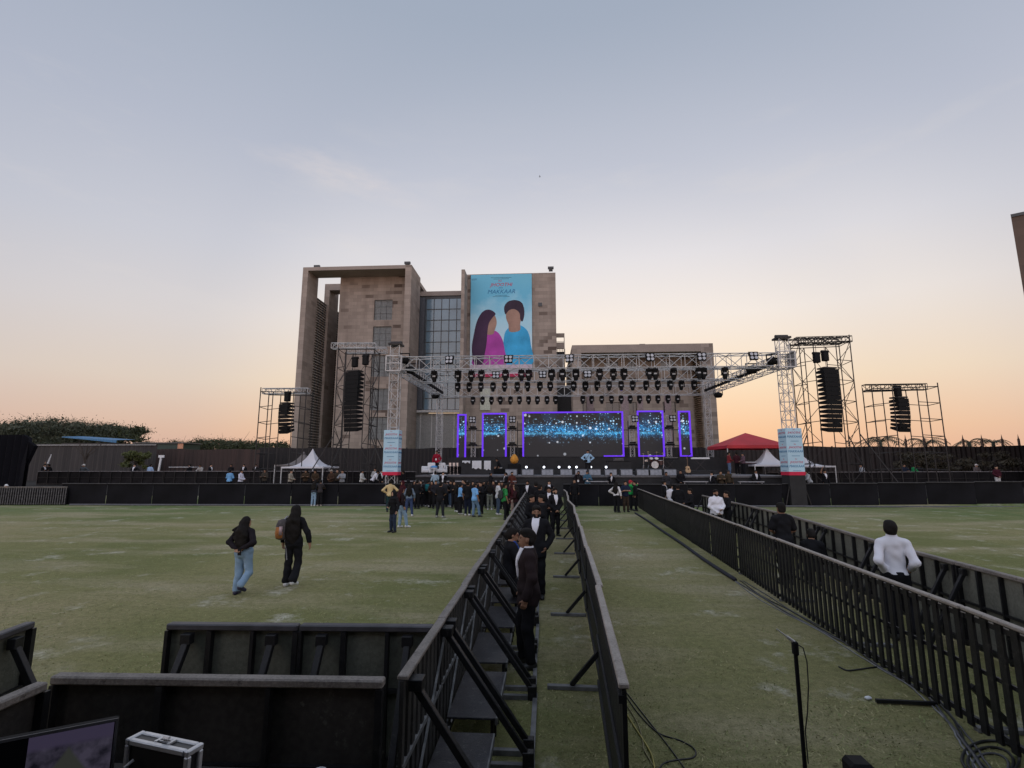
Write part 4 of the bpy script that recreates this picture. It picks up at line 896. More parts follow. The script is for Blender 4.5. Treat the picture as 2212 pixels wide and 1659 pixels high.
# par cans at the foot of the riser
WHT = emis('par_glow', (.85, .9, 1.0), 2.2)
pc = thing('par_can', '', 'stage light'); b = MB(); b.tube((0, .3, .22), (0, 0, .22), .08, .11, 12); b.build('can', SPK, pc); b = MB(); b.tube((0, -.008, .22), (0, -.002, .22), .085, .085, 12); b.build('lens', WHT, pc)
b = MB(); b.bar((-.15, .15, 0), (-.15, .15, .24), .03); b.bar((.15, .15, 0), (.15, .15, .24), .03); b.bar((-.15, .15, .015), (.15, .15, .015), .03); b.build('bracket', SPK, pc)
for k, u in enumerate((1137, 1175, 1207.5, 1229.5, 1245, 1276, 1309)):
    o = pc if k == 0 else dup(pc); o.location = (XU(u, 38.2), 38.2, 2.18 if False else SZ); o.location.z = ZV(1009, 38.2) - .22; tag(o, f'{ORD1[k]} lit white par can from the left at the foot of the stage riser', None, 'lit par cans before the riser')
b = MB(); b.b2((XU(1125, 38.4), 38.05, SZ + .003), (XU(1320, 38.4), 38.58, ZV(1009, 38.2) - .225)); tag(b.build('light_shelf', BLKS, None), 'low black shelf under the row of lit par cans', 'shelf')

# LED screens with violet borders
m = bpy.data.materials.new('led_picture'); nt, N, L, bb = nodes(m); tc = N.new('ShaderNodeTexCoord').outputs['Object']
sp = N.new('ShaderNodeSeparateXYZ'); L.new(tc, sp.inputs[0]); bb.inputs['Base Color'].default_value = (.006, .006, .008, 1); bb.inputs['Roughness'].default_value = .5
ZB = 5.55
wob = math_(N, L, 'MULTIPLY', math_(N, L, 'SUBTRACT', noise(N, L, tc, .45, 3), .5), 1.3)
dz = math_(N, L, 'SUBTRACT', math_(N, L, 'ADD', sp.outputs[2], wob), ZB)
adz = math_(N, L, 'ABSOLUTE', math_(N, L, 'SUBTRACT', dz, .15))
cb = N.new('ShaderNodeCombineXYZ'); L.new(sp.outputs[0], cb.inputs[0]); L.new(sp.outputs[2], cb.inputs[1])
def dots(scale, dens, size, col, seed, hard=.6):
    v = N.new('ShaderNodeTexVoronoi'); v.voronoi_dimensions = '2D'; v.inputs['Scale'].default_value = scale; mpv = N.new('ShaderNodeMapping'); mpv.inputs['Location'].default_value = (seed, seed * .7, 0)
    L.new(cb.outputs[0], mpv.inputs['Vector']); L.new(mpv.outputs[0], v.inputs['Vector'])
    sc = N.new('ShaderNodeSeparateColor'); L.new(v.outputs['Color'], sc.inputs[0])
    rad = math_(N, L, 'MULTIPLY', math_(N, L, 'POWER', sc.outputs[1], 2.0), size)
    on = math_(N, L, 'LESS_THAN', sc.outputs[0], dens)
    d = math_(N, L, 'DIVIDE', v.outputs['Distance'], math_(N, L, 'MAXIMUM', rad, .01))
    a = ramp(N, L, d, [(hard, 1.), (1., 0.)]); a = math_(N, L, 'MULTIPLY', a, on)
    return mixc(N, L, a, (0, 0, 0), col)
def env(wd, off=0.0):
    q = math_(N, L, 'ABSOLUTE', math_(N, L, 'SUBTRACT', dz, off)); return ramp(N, L, math_(N, L, 'DIVIDE', q, wd), [(0, .95), (.35, .55), (1, 0.)])
bandn = math_(N, L, 'MULTIPLY', env(.7, .1), ramp(N, L, noise(N, L, tc, 2.2, 4, .7), [(.35, .0), (.65, 1.)]))
c = mixc(N, L, bandn, (.010, .010, .012), (.012, .16, .38))
c = mixc(N, L, math_(N, L, 'MULTIPLY', env(2.0, .9), ramp(N, L, noise(N, L, tc, .55, 2), [(.50, 0.), (.75, .45)])), c, (.02, .10, .28))
hz_ = math_(N, L, 'MULTIPLY', ramp(N, L, math_(N, L, 'DIVIDE', math_(N, L, 'ABSOLUTE', math_(N, L, 'ADD', math_(N, L, 'SUBTRACT', sp.outputs[2], ZB), .12)), .16), [(0, .9), (1, 0.)]), ramp(N, L, noise(N, L, tc, 1.4, 3), [(.40, 0.), (.6, 1.)]))
c = mixc(N, L, hz_, c, (.10, .50, .85))
for args, e in (((11., .85, .6, (.04, .50, 1.1), 1.3), env(.75, .1)), ((6.5, .7, .5, (.2, .65, 1.1), 5.1), env(1.1, .3)), ((4.2, .5, .40, (.45, .78, 1.1), 9.7), env(2.0, .8)), ((1.7, .42, .28, (.75, .8, .9), 14.2), env(3.8, .4))):
    lay = dots(*args); lay = mixc(N, L, 1.0, lay, e, 'MULTIPLY') if False else mixc(N, L, e, (0, 0, 0), lay); c = mixc(N, L, 1.0, c, lay, 'ADD')
L.new(c, bb.inputs['Emission Color']); bb.inputs['Emission Strength'].default_value = 1.0
VIO = emis('violet_led', (.10, .022, .60), 1.1)
LEDY = 46.0
for k, (u0, u1, v0, v1, lab, full) in enumerate(((987, 1006, 894, 988, 'narrow leftmost LED screen with violet sides', 0), (1041, 1094, 892, 987, 'medium LED screen left of the large centre screen', 0), (1129, 1349, 890, 987, 'large centre LED screen showing blue sparkles in a violet frame', 2),
                                           (1380, 1437, 889, 987, 'medium LED screen right of the large centre screen, fully framed in violet', 1), (1470, 1496, 890, 987, 'narrow rightmost LED screen fully framed in violet', 1))):
    x0, x1 = XU(u0, LEDY), XU(u1, LEDY); z1, z0 = ZV(v0, LEDY), ZV(v1, LEDY) + .02
    r = thing('led_screen', lab, 'screen', (0, 0, 0), 0, 'LED screens on the stage riser')
    MB().b2((x0, LEDY, z0), (x1, LEDY + .18, z1)).build('display', m, r); f = MB(); t = .13
    f.b2((x0 - .02, LEDY - .08, z0), (x0 + t, LEDY - .003, z1)); f.b2((x1 - t, LEDY - .08, z0), (x1 + .02, LEDY - .003, z1)); f.b2((x0 + t + .001, LEDY - .08, z1 - t), (x1 - t - .001, LEDY - .003, z1))
    if full: f.b2((x0 + t + .001 if full == 1 else x0 + (x1 - x0) * .8, LEDY - .08, z0), (x1 - t - .001, LEDY - .003, z0 + t * .8))
    f.build('light_border', VIO, r)
    f = MB()
    for x in (x0 + .25, x1 - .25): f.bar((x, LEDY + .3, RZ), (x, LEDY + .3, z1 - .1), .08); f.bar((x, LEDY + .3, RZ + 1.6), (x, LEDY + 1.5, RZ + .04), .06)
    f.bar((x0 + .1, LEDY + .24, z1 - .6), (x1 - .1, LEDY + .24, z1 - .6), .06); f.build('rear_frame', DKST, r)
# rails between the screens
f = MB(); xa, xb = XU(1006, 46.5), XU(1470, 46.5)
for z in (4.35, 5.75): f.bar((xa, 46.55, z), (xb, 46.55, z), .07)
for x in (xa + 1.6, XU(1118, 46.5), XU(1360, 46.5), XU(1458, 46.5)): f.bar((x, 46.6, RZ), (x, 46.6, 6.6), .07)
tag(f.build('pipe_frame', DKST, None), 'dark horizontal pipes linking the LED screens', 'pipes')
# ---------------------------------------------------------------- trusses
def truss(name, p0, p1, wd, seg, m, lab, cat='truss', group=None, base=0, cap=False, ch=.028, lc=.018):
    p0, p1 = Vector(p0), Vector(p1); d = (p1 - p0).normalized(); ln = (p1 - p0).length
    u = Vector((0, 0, 1)) if abs(d.z) < .9 else Vector((0, 1, 0)); x = d.cross(u).normalized(); y = x.cross(d).normalized()
    r = thing(name, lab, cat, p0, 0, group); h = wd / 2
    cs = [(-h, -h), (h, -h), (h, h), (-h, h)]; pt = lambda i, t: x * cs[i % 4][0] + y * cs[i % 4][1] + d * t
    for i in range(4): MB().tube(pt(i, 0), pt(i, ln), ch, n=6).build('chord', m, r)
    f = MB(); n = max(1, round(ln / seg))
    for i in range(4):
        for k in range(n):
            a, c2 = ln * k / n, ln * (k + 1) / n
            if (k + i) % 2: f.tube(pt(i, a), pt(i + 1, c2), lc, n=5, caps=False)
            else: f.tube(pt(i + 1, a), pt(i, c2), lc, n=5, caps=False)
            f.tube(pt(i, a), pt(i + 1, a), lc, n=5, caps=False)
        f.tube(pt(i, ln), pt(i + 1, ln), lc, n=5, caps=False)
    f.build('lacing', m, r)
    if base: f = MB(); f.box((0, 0, .03), (base, base, .06)); f.build('base_plate', DKST, r)
    if cap: f = MB(); f.box(d * (ln + .06), (wd + .28, wd + .25, .12)); f.tube(d * (ln + .2) + Vector((-wd / 2 - .1, 0, 0)), d * (ln + .2) + Vector((wd / 2 + .1, 0, 0)), .11, n=10); f.build('hoist_head', DKST, r)
    return r
FL, FR, BL, BR = (XU(852, 34, 860), 34.0), (XU(1699, 34.2, 860), 34.2), (XU(949, 48, 920), 48.0), (XU(1530, 48, 920), 48.0); BZ = 9.5
truss('truss_tower', (*FL, gz(34)), (*FL, P(850, 747, 34)[2]), .62, .62, ALU, 'silver truss tower at the front left stage corner, wrapped in a blue box banner below', 'truss tower', 'roof towers', .9, True, .032)
truss('truss_tower', (*FR, gz(34)), (*FR, P(1692, 733, 34.2)[2]), .62, .62, ALU, 'silver truss tower at the front right stage corner against the sunset sky', 'truss tower', 'roof towers', .9, True, .032)
truss('truss_tower', (*BL, SZ), (*BL, 10.4), .5, .5, ALU, 'silver truss tower at the rear left stage corner, before the glass doors', 'truss tower', 'roof towers', .8)
truss('truss_tower', (*BR, SZ), (*BR, 10.4), .5, .5, ALU, 'silver truss tower at the rear right stage corner, before the annexe', 'truss tower', 'roof towers', .8)
for (x, y), lab in ((FL, 'sleeve block round the front left truss tower'), (FR, 'grey sleeve block round the front right truss tower')):
    r = thing('sleeve_block', lab, 'sleeve block', (x, y, BZ), 0, 'sleeve blocks'); f = MB(); h = .52
    for i in (-1, 1):
        for j in (-1, 1): f.bar((i * h, j * h, -h), (i * h, j * h, h), .07)
        for z in (-h, h): f.bar((-h, i * h, z), (h, i * h, z), .07); f.bar((i * h, -h, z), (i * h, h, z), .07)
        f.bar((i * h, -h, 0), (i * h, h, 0), .05); f.bar((-h, i * h, 0), (h, i * h, 0), .05)
    f.build('frame', ALU, r)
    if x > 0: MB().box((h + .06, 0, 0), (.03, 1.1, 1.0)).build('side_sheet', mat('sheet_alu', (.3, .3, .3), .5), r)
truss('truss_beam', (FL[0] + .55, FL[1], BZ), (FR[0] - .55, FR[1], BZ), .88, 1.0, ALU, 'front silver roof truss spanning the whole stage before the poster', 'truss', 'roof beams', ch=.034, lc=.024)
MYY = 39.2; f1 = (MYY - 34) / 14
mlx, mrx = FL[0] + (BL[0] - FL[0]) * f1 + .5, FR[0] + (BR[0] - FR[0]) * f1 - .5
truss('truss_beam', (mlx, MYY, BZ), (mrx, MYY, BZ), .88, 1.0, ALU, 'middle silver roof truss behind the front one', 'truss', 'roof beams', ch=.032, lc=.022)
truss('truss_beam', (BL[0] + .45, 47.6, BZ), (BR[0] - .45, 47.6, BZ), .88, 1.25, ALU, 'rear silver roof truss over the LED screens', 'truss', 'roof beams', ch=.026)
truss('truss_beam', (FL[0], FL[1] + .6, BZ), (BL[0], BL[1] - .4, BZ), .80, .8, ALU, 'left side roof truss running back from the front left tower', 'truss', 'roof beams', ch=.028)
truss('truss_beam', (FR[0], FR[1] + .6, BZ), (BR[0], BR[1] - .4, BZ), .80, .8, ALU, 'right side roof truss running back against the orange sky', 'truss', 'roof beams', ch=.028)
# battens of dark fixtures along the two side trusses
bt = thing('batten_light', '', 'stage light'); MB().box((0, 0, -.12), (.18, .55, .22)).build('fixture', SPK, bt, bevel=.02); MB().bar((0, 0, -.02), (0, 0, .35), .03).build('hanger', SPK, bt); kk = 0
for (a, c2), nm in (((FL, BL), 'left'), ((FR, BR), 'right')):
    for k in range(17):
        t = (k + 1.4) / 19; s_ = .45 if nm == 'left' else -.45; o = bt if kk == 0 else dup(bt); kk += 1
        o.location = (a[0] + (c2[0] - a[0]) * t + s_, a[1] + (c2[1] - a[1]) * t, BZ); tag(o, f'{ORD[k]} dark batten light along the {nm} side roof truss', None, 'batten lights along the side trusses')
# slim light towers between the screens
for u, lab in ((1022, 'slim light tower between the two left LED screens'), (1107, 'slim light tower left of the centre LED screen'), (1367, 'slim light tower right of the centre LED screen'), (1447, 'slim light tower between the two right LED screens')):
    x = XU(u, 44.6); t_ = truss('light_tower', (x, 44.6, RZ), (x, 44.6, 6.85), .34, .45, ALU, lab, 'light tower', 'slim light towers between screens', .6, ch=.022, lc=.014)
    for z in (4.35, 5.75):
        f = MB(); f.box((x, 44.25, z), (.75, .3, .14)); f.box((x, 44.22, z + .16), (.5, .22, .14)); tag(f.build('strobe_light', SPK, None, bevel=.015), f'{"upper" if z > 5 else "lower"} flat strobe on the {lab}', 'stage light', 'strobes on the light towers')
# moving heads: base, yoke, head
def moving_head(sc):
    r = thing('moving_head_light', '', 'stage light'); b = MB(); b.box((0, 0, -.10 * sc), (.40 * sc, .30 * sc, .16 * sc)); b.tube((0, 0, -.02 * sc), (0, 0, .06 * sc), .05 * sc); b.build('base', SPK, r, bevel=.02)
    b = MB(); b.box((-.21 * sc, 0, -.36 * sc), (.06 * sc, .16 * sc, .40 * sc)); b.box((.21 * sc, 0, -.36 * sc), (.06 * sc, .16 * sc, .40 * sc)); b.box((0, 0, -.20 * sc), (.44 * sc, .18 * sc, .06 * sc)); b.build('yoke', SPK, r, bevel=.015)
    b = MB(); b.lathe((0, 0, -.46 * sc), [(.06 * sc, .26 * sc), (.15 * sc, .22 * sc), (.175 * sc, .02 * sc), (.165 * sc, -.18 * sc), (.13 * sc, -.31 * sc), (.10 * sc, -.35 * sc)], 10); h = b.build('head', SPK, r, True)
    b = MB(); b.tube((0, 0, -.822 * sc), (0, 0, -.812 * sc), .085 * sc, n=10); b.build('lens', mat('lens_glass', (.12, .13, .15), .1), h)
    b = MB(); b.box((0, -.18 * sc, -.40 * sc), (.2 * sc, .02, .10 * sc)); b.build('name_plate', mat('plate_grey', (.35, .35, .36), .4), h)
    return r
def row(proto, us, Y, z, lab, grp, jit=.25):
    for k, u in enumerate(sorted(us)):
        o = proto if k == 0 else dup(proto); o.location = (XU(u, Y, 820), Y, z); o.rotation_euler = (0, 0, random.uniform(-jit, jit)); tag(o, f'{ORD1[k] if k < 30 else k} moving head light from the left {lab}', None, grp)
        for c in o.children:
            if c.name.startswith('head'): c.rotation_euler = (random.uniform(-.12, .25), 0, 0)
q1 = lambda c: (1200 + c / 3.16) * .6777
q2 = lambda c: (1600 + c / 2.011) * .6777
row(moving_head(.98), [q1(c) for c in (580, 820, 955, 1055, 1300, 1460, 1535, 1765, 1875, 2010)] + [q2(c) for c in (320, 388, 475, 627, 715, 783, 945, 985, 1103, 1265, 1295, 1432)], 34.0, BZ - .46, 'under the front roof truss', 'moving heads under the front truss')
row(moving_head(.92), [q1(c) for c in (820, 935, 1052, 1175, 1290, 1418, 1520, 1645, 1750, 1985, 2105)] + [q2(c) for c in (243, 308, 460, 533, 610, 685, 763, 836, 923, 997, 1076, 1150, 1230)], MYY, BZ - .46, 'under the middle roof truss', 'moving heads under the middle truss')
row(moving_head(.95), [q1(c) for c in (975, 1070, 1160, 1248, 1350, 1440, 1530, 1620, 1715, 1800)] + [q2(c) for c in (226, 288, 342, 515, 572, 636, 698, 759, 817, 877, 934, 994, 1058, 1120)], 47.6, BZ - .46, 'under the rear roof truss', 'moving heads under the rear truss')
# four-lamp blinders
bl = thing('blinder_light', '', 'stage light'); b = MB(); b.box((0, 0, 0), (.54, .16, .54)); b.build('housing', SPK, bl, bevel=.03); b = MB()
for i in (-.13, .13):
    for j in (-.13, .13): b.tube((i, -.09, j), (i, -.082, j), .105, n=12)
b.build('lamp', mat('blinder_lens', (.42, .43, .46), .2), bl); b = MB(); b.bar((-.3, 0, 0), (-.3, 0, .3), .03); b.bar((.3, 0, 0), (.3, 0, .3), .03); b.bar((-.3, 0, .3), (.3, 0, .3), .03); b.build('bracket', SPK, bl)
k = 0
for us_, Y, z, lab in (([q1(735), q1(1330), q1(1945)] + [q2(c) for c in (433, 950, 1282, 1615)], 33.4, BZ + .15, 'on the front roof truss'), ([q1(c) for c in (1203, 1672, 2125)] + [q2(545)], 38.6, BZ, 'on the middle roof truss'), ([1022, 1107, 1367, 1447], 44.3, 6.55, 'on top of the slim light towers')):
    for i, u in enumerate(us_):
        o = bl if k == 0 else dup(bl); k += 1; o.location = (XU(u, Y, 780), Y, z); o.rotation_euler = (R(-12), 0, random.uniform(-.15, .15)); tag(o, f'{ORD1[i]} four-lamp blinder from the left {lab}', None, 'four-lamp blinders')
# larger wash lights by the corners
wl = thing('wash_light', '', 'stage light'); b = MB(); b.lathe((0, 0, -.35), [(.1, .3), (.3, .22), (.36, 0), (.30, -.18), (.2, -.2)], 12); b.build('head', SPK, wl, True); b = MB(); b.bar((-.38, 0, -.35), (-.38, 0, .12), .06); b.bar((.38, 0, -.35), (.38, 0, .12), .06); b.bar((-.41, 0, .14), (.41, 0, .14), .07); b.build('yoke', SPK, wl)
for k, (u, v, Y, lab) in enumerate(((873, 768, 34.2, 'inside the left end of the front roof truss'), (888, 790, 34.6, 'under the left corner of the roof truss'), (941, 848, 46.8, 'under the rear left roof corner'), (1623, 790, 35.6, 'under the right side truss near the tower'), (1668, 770, 34.4, 'inside the right end of the front roof truss'), (1551, 846, 46.8, 'under the rear right roof corner'))):
    o = wl if k == 0 else dup(wl); p = P(u, v, Y); o.location = p; tag(o, f'dark wash light {lab}', None, 'wash lights at the roof corners')

# ---------------------------------------------------------------- loudspeaker towers
def scaffold(label, loc, rz, wd, dp, h, lifts, stays=True, diag=True, skew=None):
    r = thing('scaffold_tower', label, 'scaffold', loc, rz, 'loudspeaker scaffolds'); X, Yd = wd / 2, dp / 2
    for i in (-1, 1):
        for j in (-1, 1): MB().tube((i * X, j * Yd, 0), (i * X, j * Yd, h + random.uniform(.05, .5)), .038, n=6).build('leg', DKST, r)
    f = MB(); g = MB(); gap = 1.2
    for k in range(lifts + 1):
        z = h * (k + .35) / (lifts + .35)
        for j in (-1, 1):
            for i in (-1, 1):
                f.tube((i * X, -Yd, z), (i * X, Yd, z), .026, n=5)
            if k in (0, lifts) : f.tube((-X, j * Yd, z), (X, j * Yd, z), .035, n=5)
            else:
                f.tube((-X, j * Yd, z), (-gap * .62, j * Yd, z + .12), .026, n=5); f.tube((gap * .62, j * Yd, z + .12), (X, j * Yd, z), .026, n=5)
    for i in (-1, 1):
        for j in (-1, 1): f.tube((i * gap * .62, j * Yd, 0), (i * gap * .62, j * Yd, h), .035, n=5)
    f.build('ledger', DKST, r)
    for i in ((-1, 1) if diag else ()):
        g = MB()
        for k in range(lifts):
            z = h * (k + .35) / (lifts + .35); z2 = h * (k + 1.35) / (lifts + .35); a = -Yd if k % 2 else Yd; g.tube((i * X, a, z), (i * X, -a, z2), .022, n=5)
            g.tube((i * X, -Yd, z), (i * gap * .62, -Yd, z2 - (z2 - z) * .25), .022, n=5) if k % 2 else g.tube((i * gap * .62, -Yd, z), (i * X, -Yd, z2 - (z2 - z) * .25), .022, n=5)
            g.tube((i * X, Yd, z), (i * gap * .62, Yd, z2), .022, n=5) if not k % 2 else g.tube((i * gap * .62, Yd, z), (i * X, Yd, z2), .022, n=5)
        g.build('diagonal', DKST, r)
    if stays:
        for i in (-1, 1):
            for j in (-1, 1): f = MB(); f.tube((i * X, j * Yd, h * .38), (i * (X + 2.0), j * (Yd + 1.0), 0), .04, n=5); f.build('stay', DKST, r)
    return r
def top_truss(x, y, z, wd, rz, lab):
    d = Vector((math.cos(rz), math.sin(rz), 0)) * wd / 2
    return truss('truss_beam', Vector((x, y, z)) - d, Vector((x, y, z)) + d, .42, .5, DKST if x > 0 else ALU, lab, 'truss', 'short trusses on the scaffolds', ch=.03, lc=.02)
def array(label, loc, rz, wd, n, ch, curve, hoists, hz):
    r = thing('line_array', label, 'loudspeaker', loc, rz, 'hanging line arrays'); z = 0; y = 0; a = -.02; dp = .75
    MB().box((0, 0, .10), (wd * .9, dp * .95, .10)).build('flying_frame', DKST, r)
    for k in range(n):
        c, s_ = math.cos(a), math.sin(a); b = MB(); h2 = ch / 2 * .985
        prof = [(-dp / 2, h2), (dp / 2, h2 * .55), (dp / 2, -h2 * .55), (-dp / 2, -h2)]
        vs = []
        for py, pz in prof:
            vs.append((y + py * c - pz * s_, z - ch / 2 + py * s_ + pz * c))
        b.prism(vs, 'x', -wd / 2, wd / 2); b.build('cabinet', SPK, r, bevel=.008)
        z -= ch * math.cos(a); y += ch * math.sin(a) * 1.0; a += curve * (.3 + 1.7 * k / n)
    for i, (hx, hh) in enumerate(hoists):
        b = MB(); b.box((hx, 0, hh), (.42, .34, .62)); b.tube((hx - .3, 0, hh + .38), (hx + .3, 0, hh + .38), .12, n=8); b.build('hoist', SPK, r, bevel=.04); b = MB(); b.tube((hx, 0, hh + .4), (hx, 0, hz), .018, n=5); b.build('chain', DKST, r); b = MB(); b.tube((hx, 0, hh - .3), (0 if len(hoists) == 1 else hx * .6, 0, .12), .018, n=5); b.build('chain', DKST, r)
    return r
zt_l = P(772, 752, 38)[2]
xL = XU(772, 38, 860); scaffold('tall dark scaffold left of the stage with a long hanging line array', (xL, 38, gz(38)), .08, 2.75, 1.8, zt_l - gz(38) - .3, 7)
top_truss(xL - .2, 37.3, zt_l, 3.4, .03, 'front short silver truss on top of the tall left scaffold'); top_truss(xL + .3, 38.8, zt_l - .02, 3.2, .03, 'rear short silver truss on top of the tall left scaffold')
pa = P(769, 806, 37.4); array('long black line array hanging in the tall left scaffold', (pa[0], 37.2, pa[2]), -.28, 1.15, 14, .318, .012, [(-.05, .75), (.9, .85)], zt_l - pa[2])
zt_r = P(1775, 735, 38)[2]; xR = XU(1780, 38, 850)
scaffold('tall dark scaffold right of the stage against the orange sky', (xR, 38, gz(38)), -.14, 3.35, 1.8, zt_r - gz(38) - .35, 7)
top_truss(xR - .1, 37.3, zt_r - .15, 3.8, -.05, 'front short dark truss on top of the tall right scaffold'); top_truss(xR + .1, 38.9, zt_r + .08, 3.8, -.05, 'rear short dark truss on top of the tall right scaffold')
pa = P(1783, 800, 37.4); array('long black line array hanging in the tall right scaffold', (pa[0], 37.2, pa[2]), .22, 1.15, 14, .318, .012, [(-.75, .8), (-.05, .95)], zt_r - pa[2])
zo = P(616, 845, 38)[2]; xo = XU(617, 38, 900); scaffold('small open scaffold at the far left with a short line array', (xo, 38, gz(38)), .2, 3.3, 1.9, zo - gz(38) - .2, 6, False, False)
top_truss(xo - .1, 38, zo, 3.6, .02, 'short silver truss on the small left scaffold'); pa = P(620, 874, 37.6); array('short curved line array hanging in the small left scaffold', (pa[0], 37.6, pa[2]), -.30, .85, 8, .27, .05, [(0, .55)], zo - pa[2])
zo = P(1945, 838, 38)[2]; xo = XU(1949, 38, 900); scaffold('small open scaffold at the far right with a short line array', (xo, 38, gz(38)), -.22, 4.0, 1.7, zo - gz(38) - .1, 6, False, False)
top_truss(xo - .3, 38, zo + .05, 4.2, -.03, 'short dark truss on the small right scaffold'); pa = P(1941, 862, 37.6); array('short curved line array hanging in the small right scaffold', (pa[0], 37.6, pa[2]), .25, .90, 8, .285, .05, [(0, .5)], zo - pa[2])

# ---------------------------------------------------------------- box banners on the tower feet
BWH = mat('banner_cloth', (.42, .60, .72), .7, 0, .05, .6, .15, 3, .25); BRED = flatmat('banner_red', (.50, .02, .06))
def box_banner(loc, rz, wd, dp, h, lab, cols, side):
    r = thing('box_banner', lab, 'banner', loc, rz, 'box banners round the tower feet'); b = MB(); b.box((0, 0, h / 2), (wd, dp, h - .3)); b.build('cloth_wrap', BWH, r, bevel=.02); MB().box((0, 0, .10), (wd + .006, dp + .006, .22)).build('red_hem', BRED, r)
    for k in range(3):
        z = h * (.84 - .30 * k)
        for sd in ('f', 's'):
            if sd == 'f': M = Matrix.Translation((0, -dp / 2 - .004, 0)) @ RX; o = (0, 0)
            else: M = Matrix.Rotation(PI / 2 * side, 4, 'Z') @ Matrix.Translation((0, -wd / 2 - .004, 0)) @ RX
            k_ = min(1, (wd if sd == 'f' else dp) / 1.25)
            text_mesh('TU', .13 * k_, PRED, r, M @ Matrix.Translation((-.02, z + .22, 0)), .25); text_mesh('JHOOTHI', .23 * k_, PRED, r, M @ Matrix.Translation((.0, z, 0)), .25); text_mesh('MAKKAAR', .25 * k_, PBLU, r, M @ Matrix.Translation((0, z - .26, 0)), .25)
            f = MB(); f.box((0, 0, 0), (.62 * k_, .028, .004)); f.xf(M @ Matrix.Translation((0, z - .48, 0))); f.build('fine_print', PBLU, r)
    if side < 0: zl = gz(34.1) - loc[2]; MB().b2((-wd / 2 + .02, -dp / 2 + .02, zl), (wd / 2 - .02, dp / 2 - .02, -.01)).build('dark_foot_box', BLKS, r)  # black box round the right tower foot, keeping it dark and hidden
    f = MB()
    for i in (-1, 1):
        for j in (-1, 1): f.tube((i * .3, j * .3, .02), (i * .8, j * .33, gz(34.1) - loc[2] + .01), .035, n=6)
    f.build('stabiliser', DKST, r); return r
zb_ = ZV(1026, 34, 850); zt_ = ZV(925, 34, 850); box_banner((*FL, zb_), .0, 1.02, .80, zt_ - zb_, 'pale blue box banner round the front left tower foot', 3, 1)
zb_ = ZV(1026, 34.2, 1700); zt_ = ZV(921, 34.2, 1700); box_banner((*FR, zb_), .10, 1.06, .95, zt_ - zb_, 'pale blue box banner round the front right tower foot', 3, -1)

# ---------------------------------------------------------------- tents
def tent(lab, x, y, wd, eave, peak, colr, z0=None, valance=.12, straight=False, name='canopy_tent'):
    z0 = gz(y) if z0 is None else z0; r = thing(name, lab, 'tent', (x, y, z0)); h = wd / 2; b = MB(); n = 8; m = 12
    for k in range(m + 1):
        t = k / m; rr = 1 - t; zz = eave + (peak - eave) * (t if straight else t ** 3.2)
        for sd in range(4):
            for i in range(n):
                q = -1 + 2 * i / n; px, py = ((q, -1), (1, q), (-q, 1), (-1, -q))[sd]; sag = .08 * (1 - q * q) * rr * (1 if not straight else .4); b.v.append((px * h * rr * (1 - sag), py * h * rr * (1 - sag), zz))
    T_ = 4 * n
    for k in range(m):
        for i in range(T_): b.f.append((k * T_ + i, k * T_ + (i + 1) % T_, (k + 1) * T_ + (i + 1) % T_, (k + 1) * T_ + i)); b.mi.append(0)
    o = len(b.v)
    for i in range(T_): v = b.v[i]; b.v.append((v[0], v[1], v[2] - valance))
    for i in range(T_): b.f.append((i, (i + 1) % T_, o + (i + 1) % T_, o + i)); b.mi.append(0)
    b.build('canopy', colr, r, False)
    for i in (-1, 1):
        for j in (-1, 1): MB().tube((i * h * .98, j * h * .98, 0), (i * h * .98, j * h * .98, eave), .04, n=6).build('leg', mat('tent_leg', (.5, .5, .5), .5), r)
    return r
TW = mat('tent_white', (.62, .62, .66), .7, 0, .06, .7); TR = mat('tent_red', (.46, .025, .035), .65, 0, .15, .8); TG = mat('tent_grey', (.15, .135, .13), .8, 0, .2, .8)
x = XU(674, 38.5); z0 = gz(38.5); tent('white peaked canopy tent between the left scaffolds', x, 38.5, 3.2, ZV(1008, 38.5) - z0, ZV(968, 38.5) - z0, TW)
x = XU(655, 44); z0 = gz(44); tent('grey peaked canopy behind the white tent', x, 44, 3.4, ZV(1004, 44) - z0, ZV(974, 44) - z0, TG)
x = XU(1612, 44); z0 = gz(44); tent('red pyramid canopy at the right wing of the stage', x + .1, 44, 4.9, ZV(965, 44) - z0, ZV(937, 44) - z0, TR, valance=.25, straight=True)
x = XU(1658, 42); z0 = gz(42); tent('white peaked tent left of the right box banner', x, 42, 3.4, ZV(1004, 42) - z0, ZV(967, 42) - z0, TW)
x = XU(1735, 43); z0 = gz(43); tent('white tent half hidden behind the right box banner', x - .4, 43, 3.8, ZV(1006, 43) - z0, ZV(972, 43) - z0, TW)

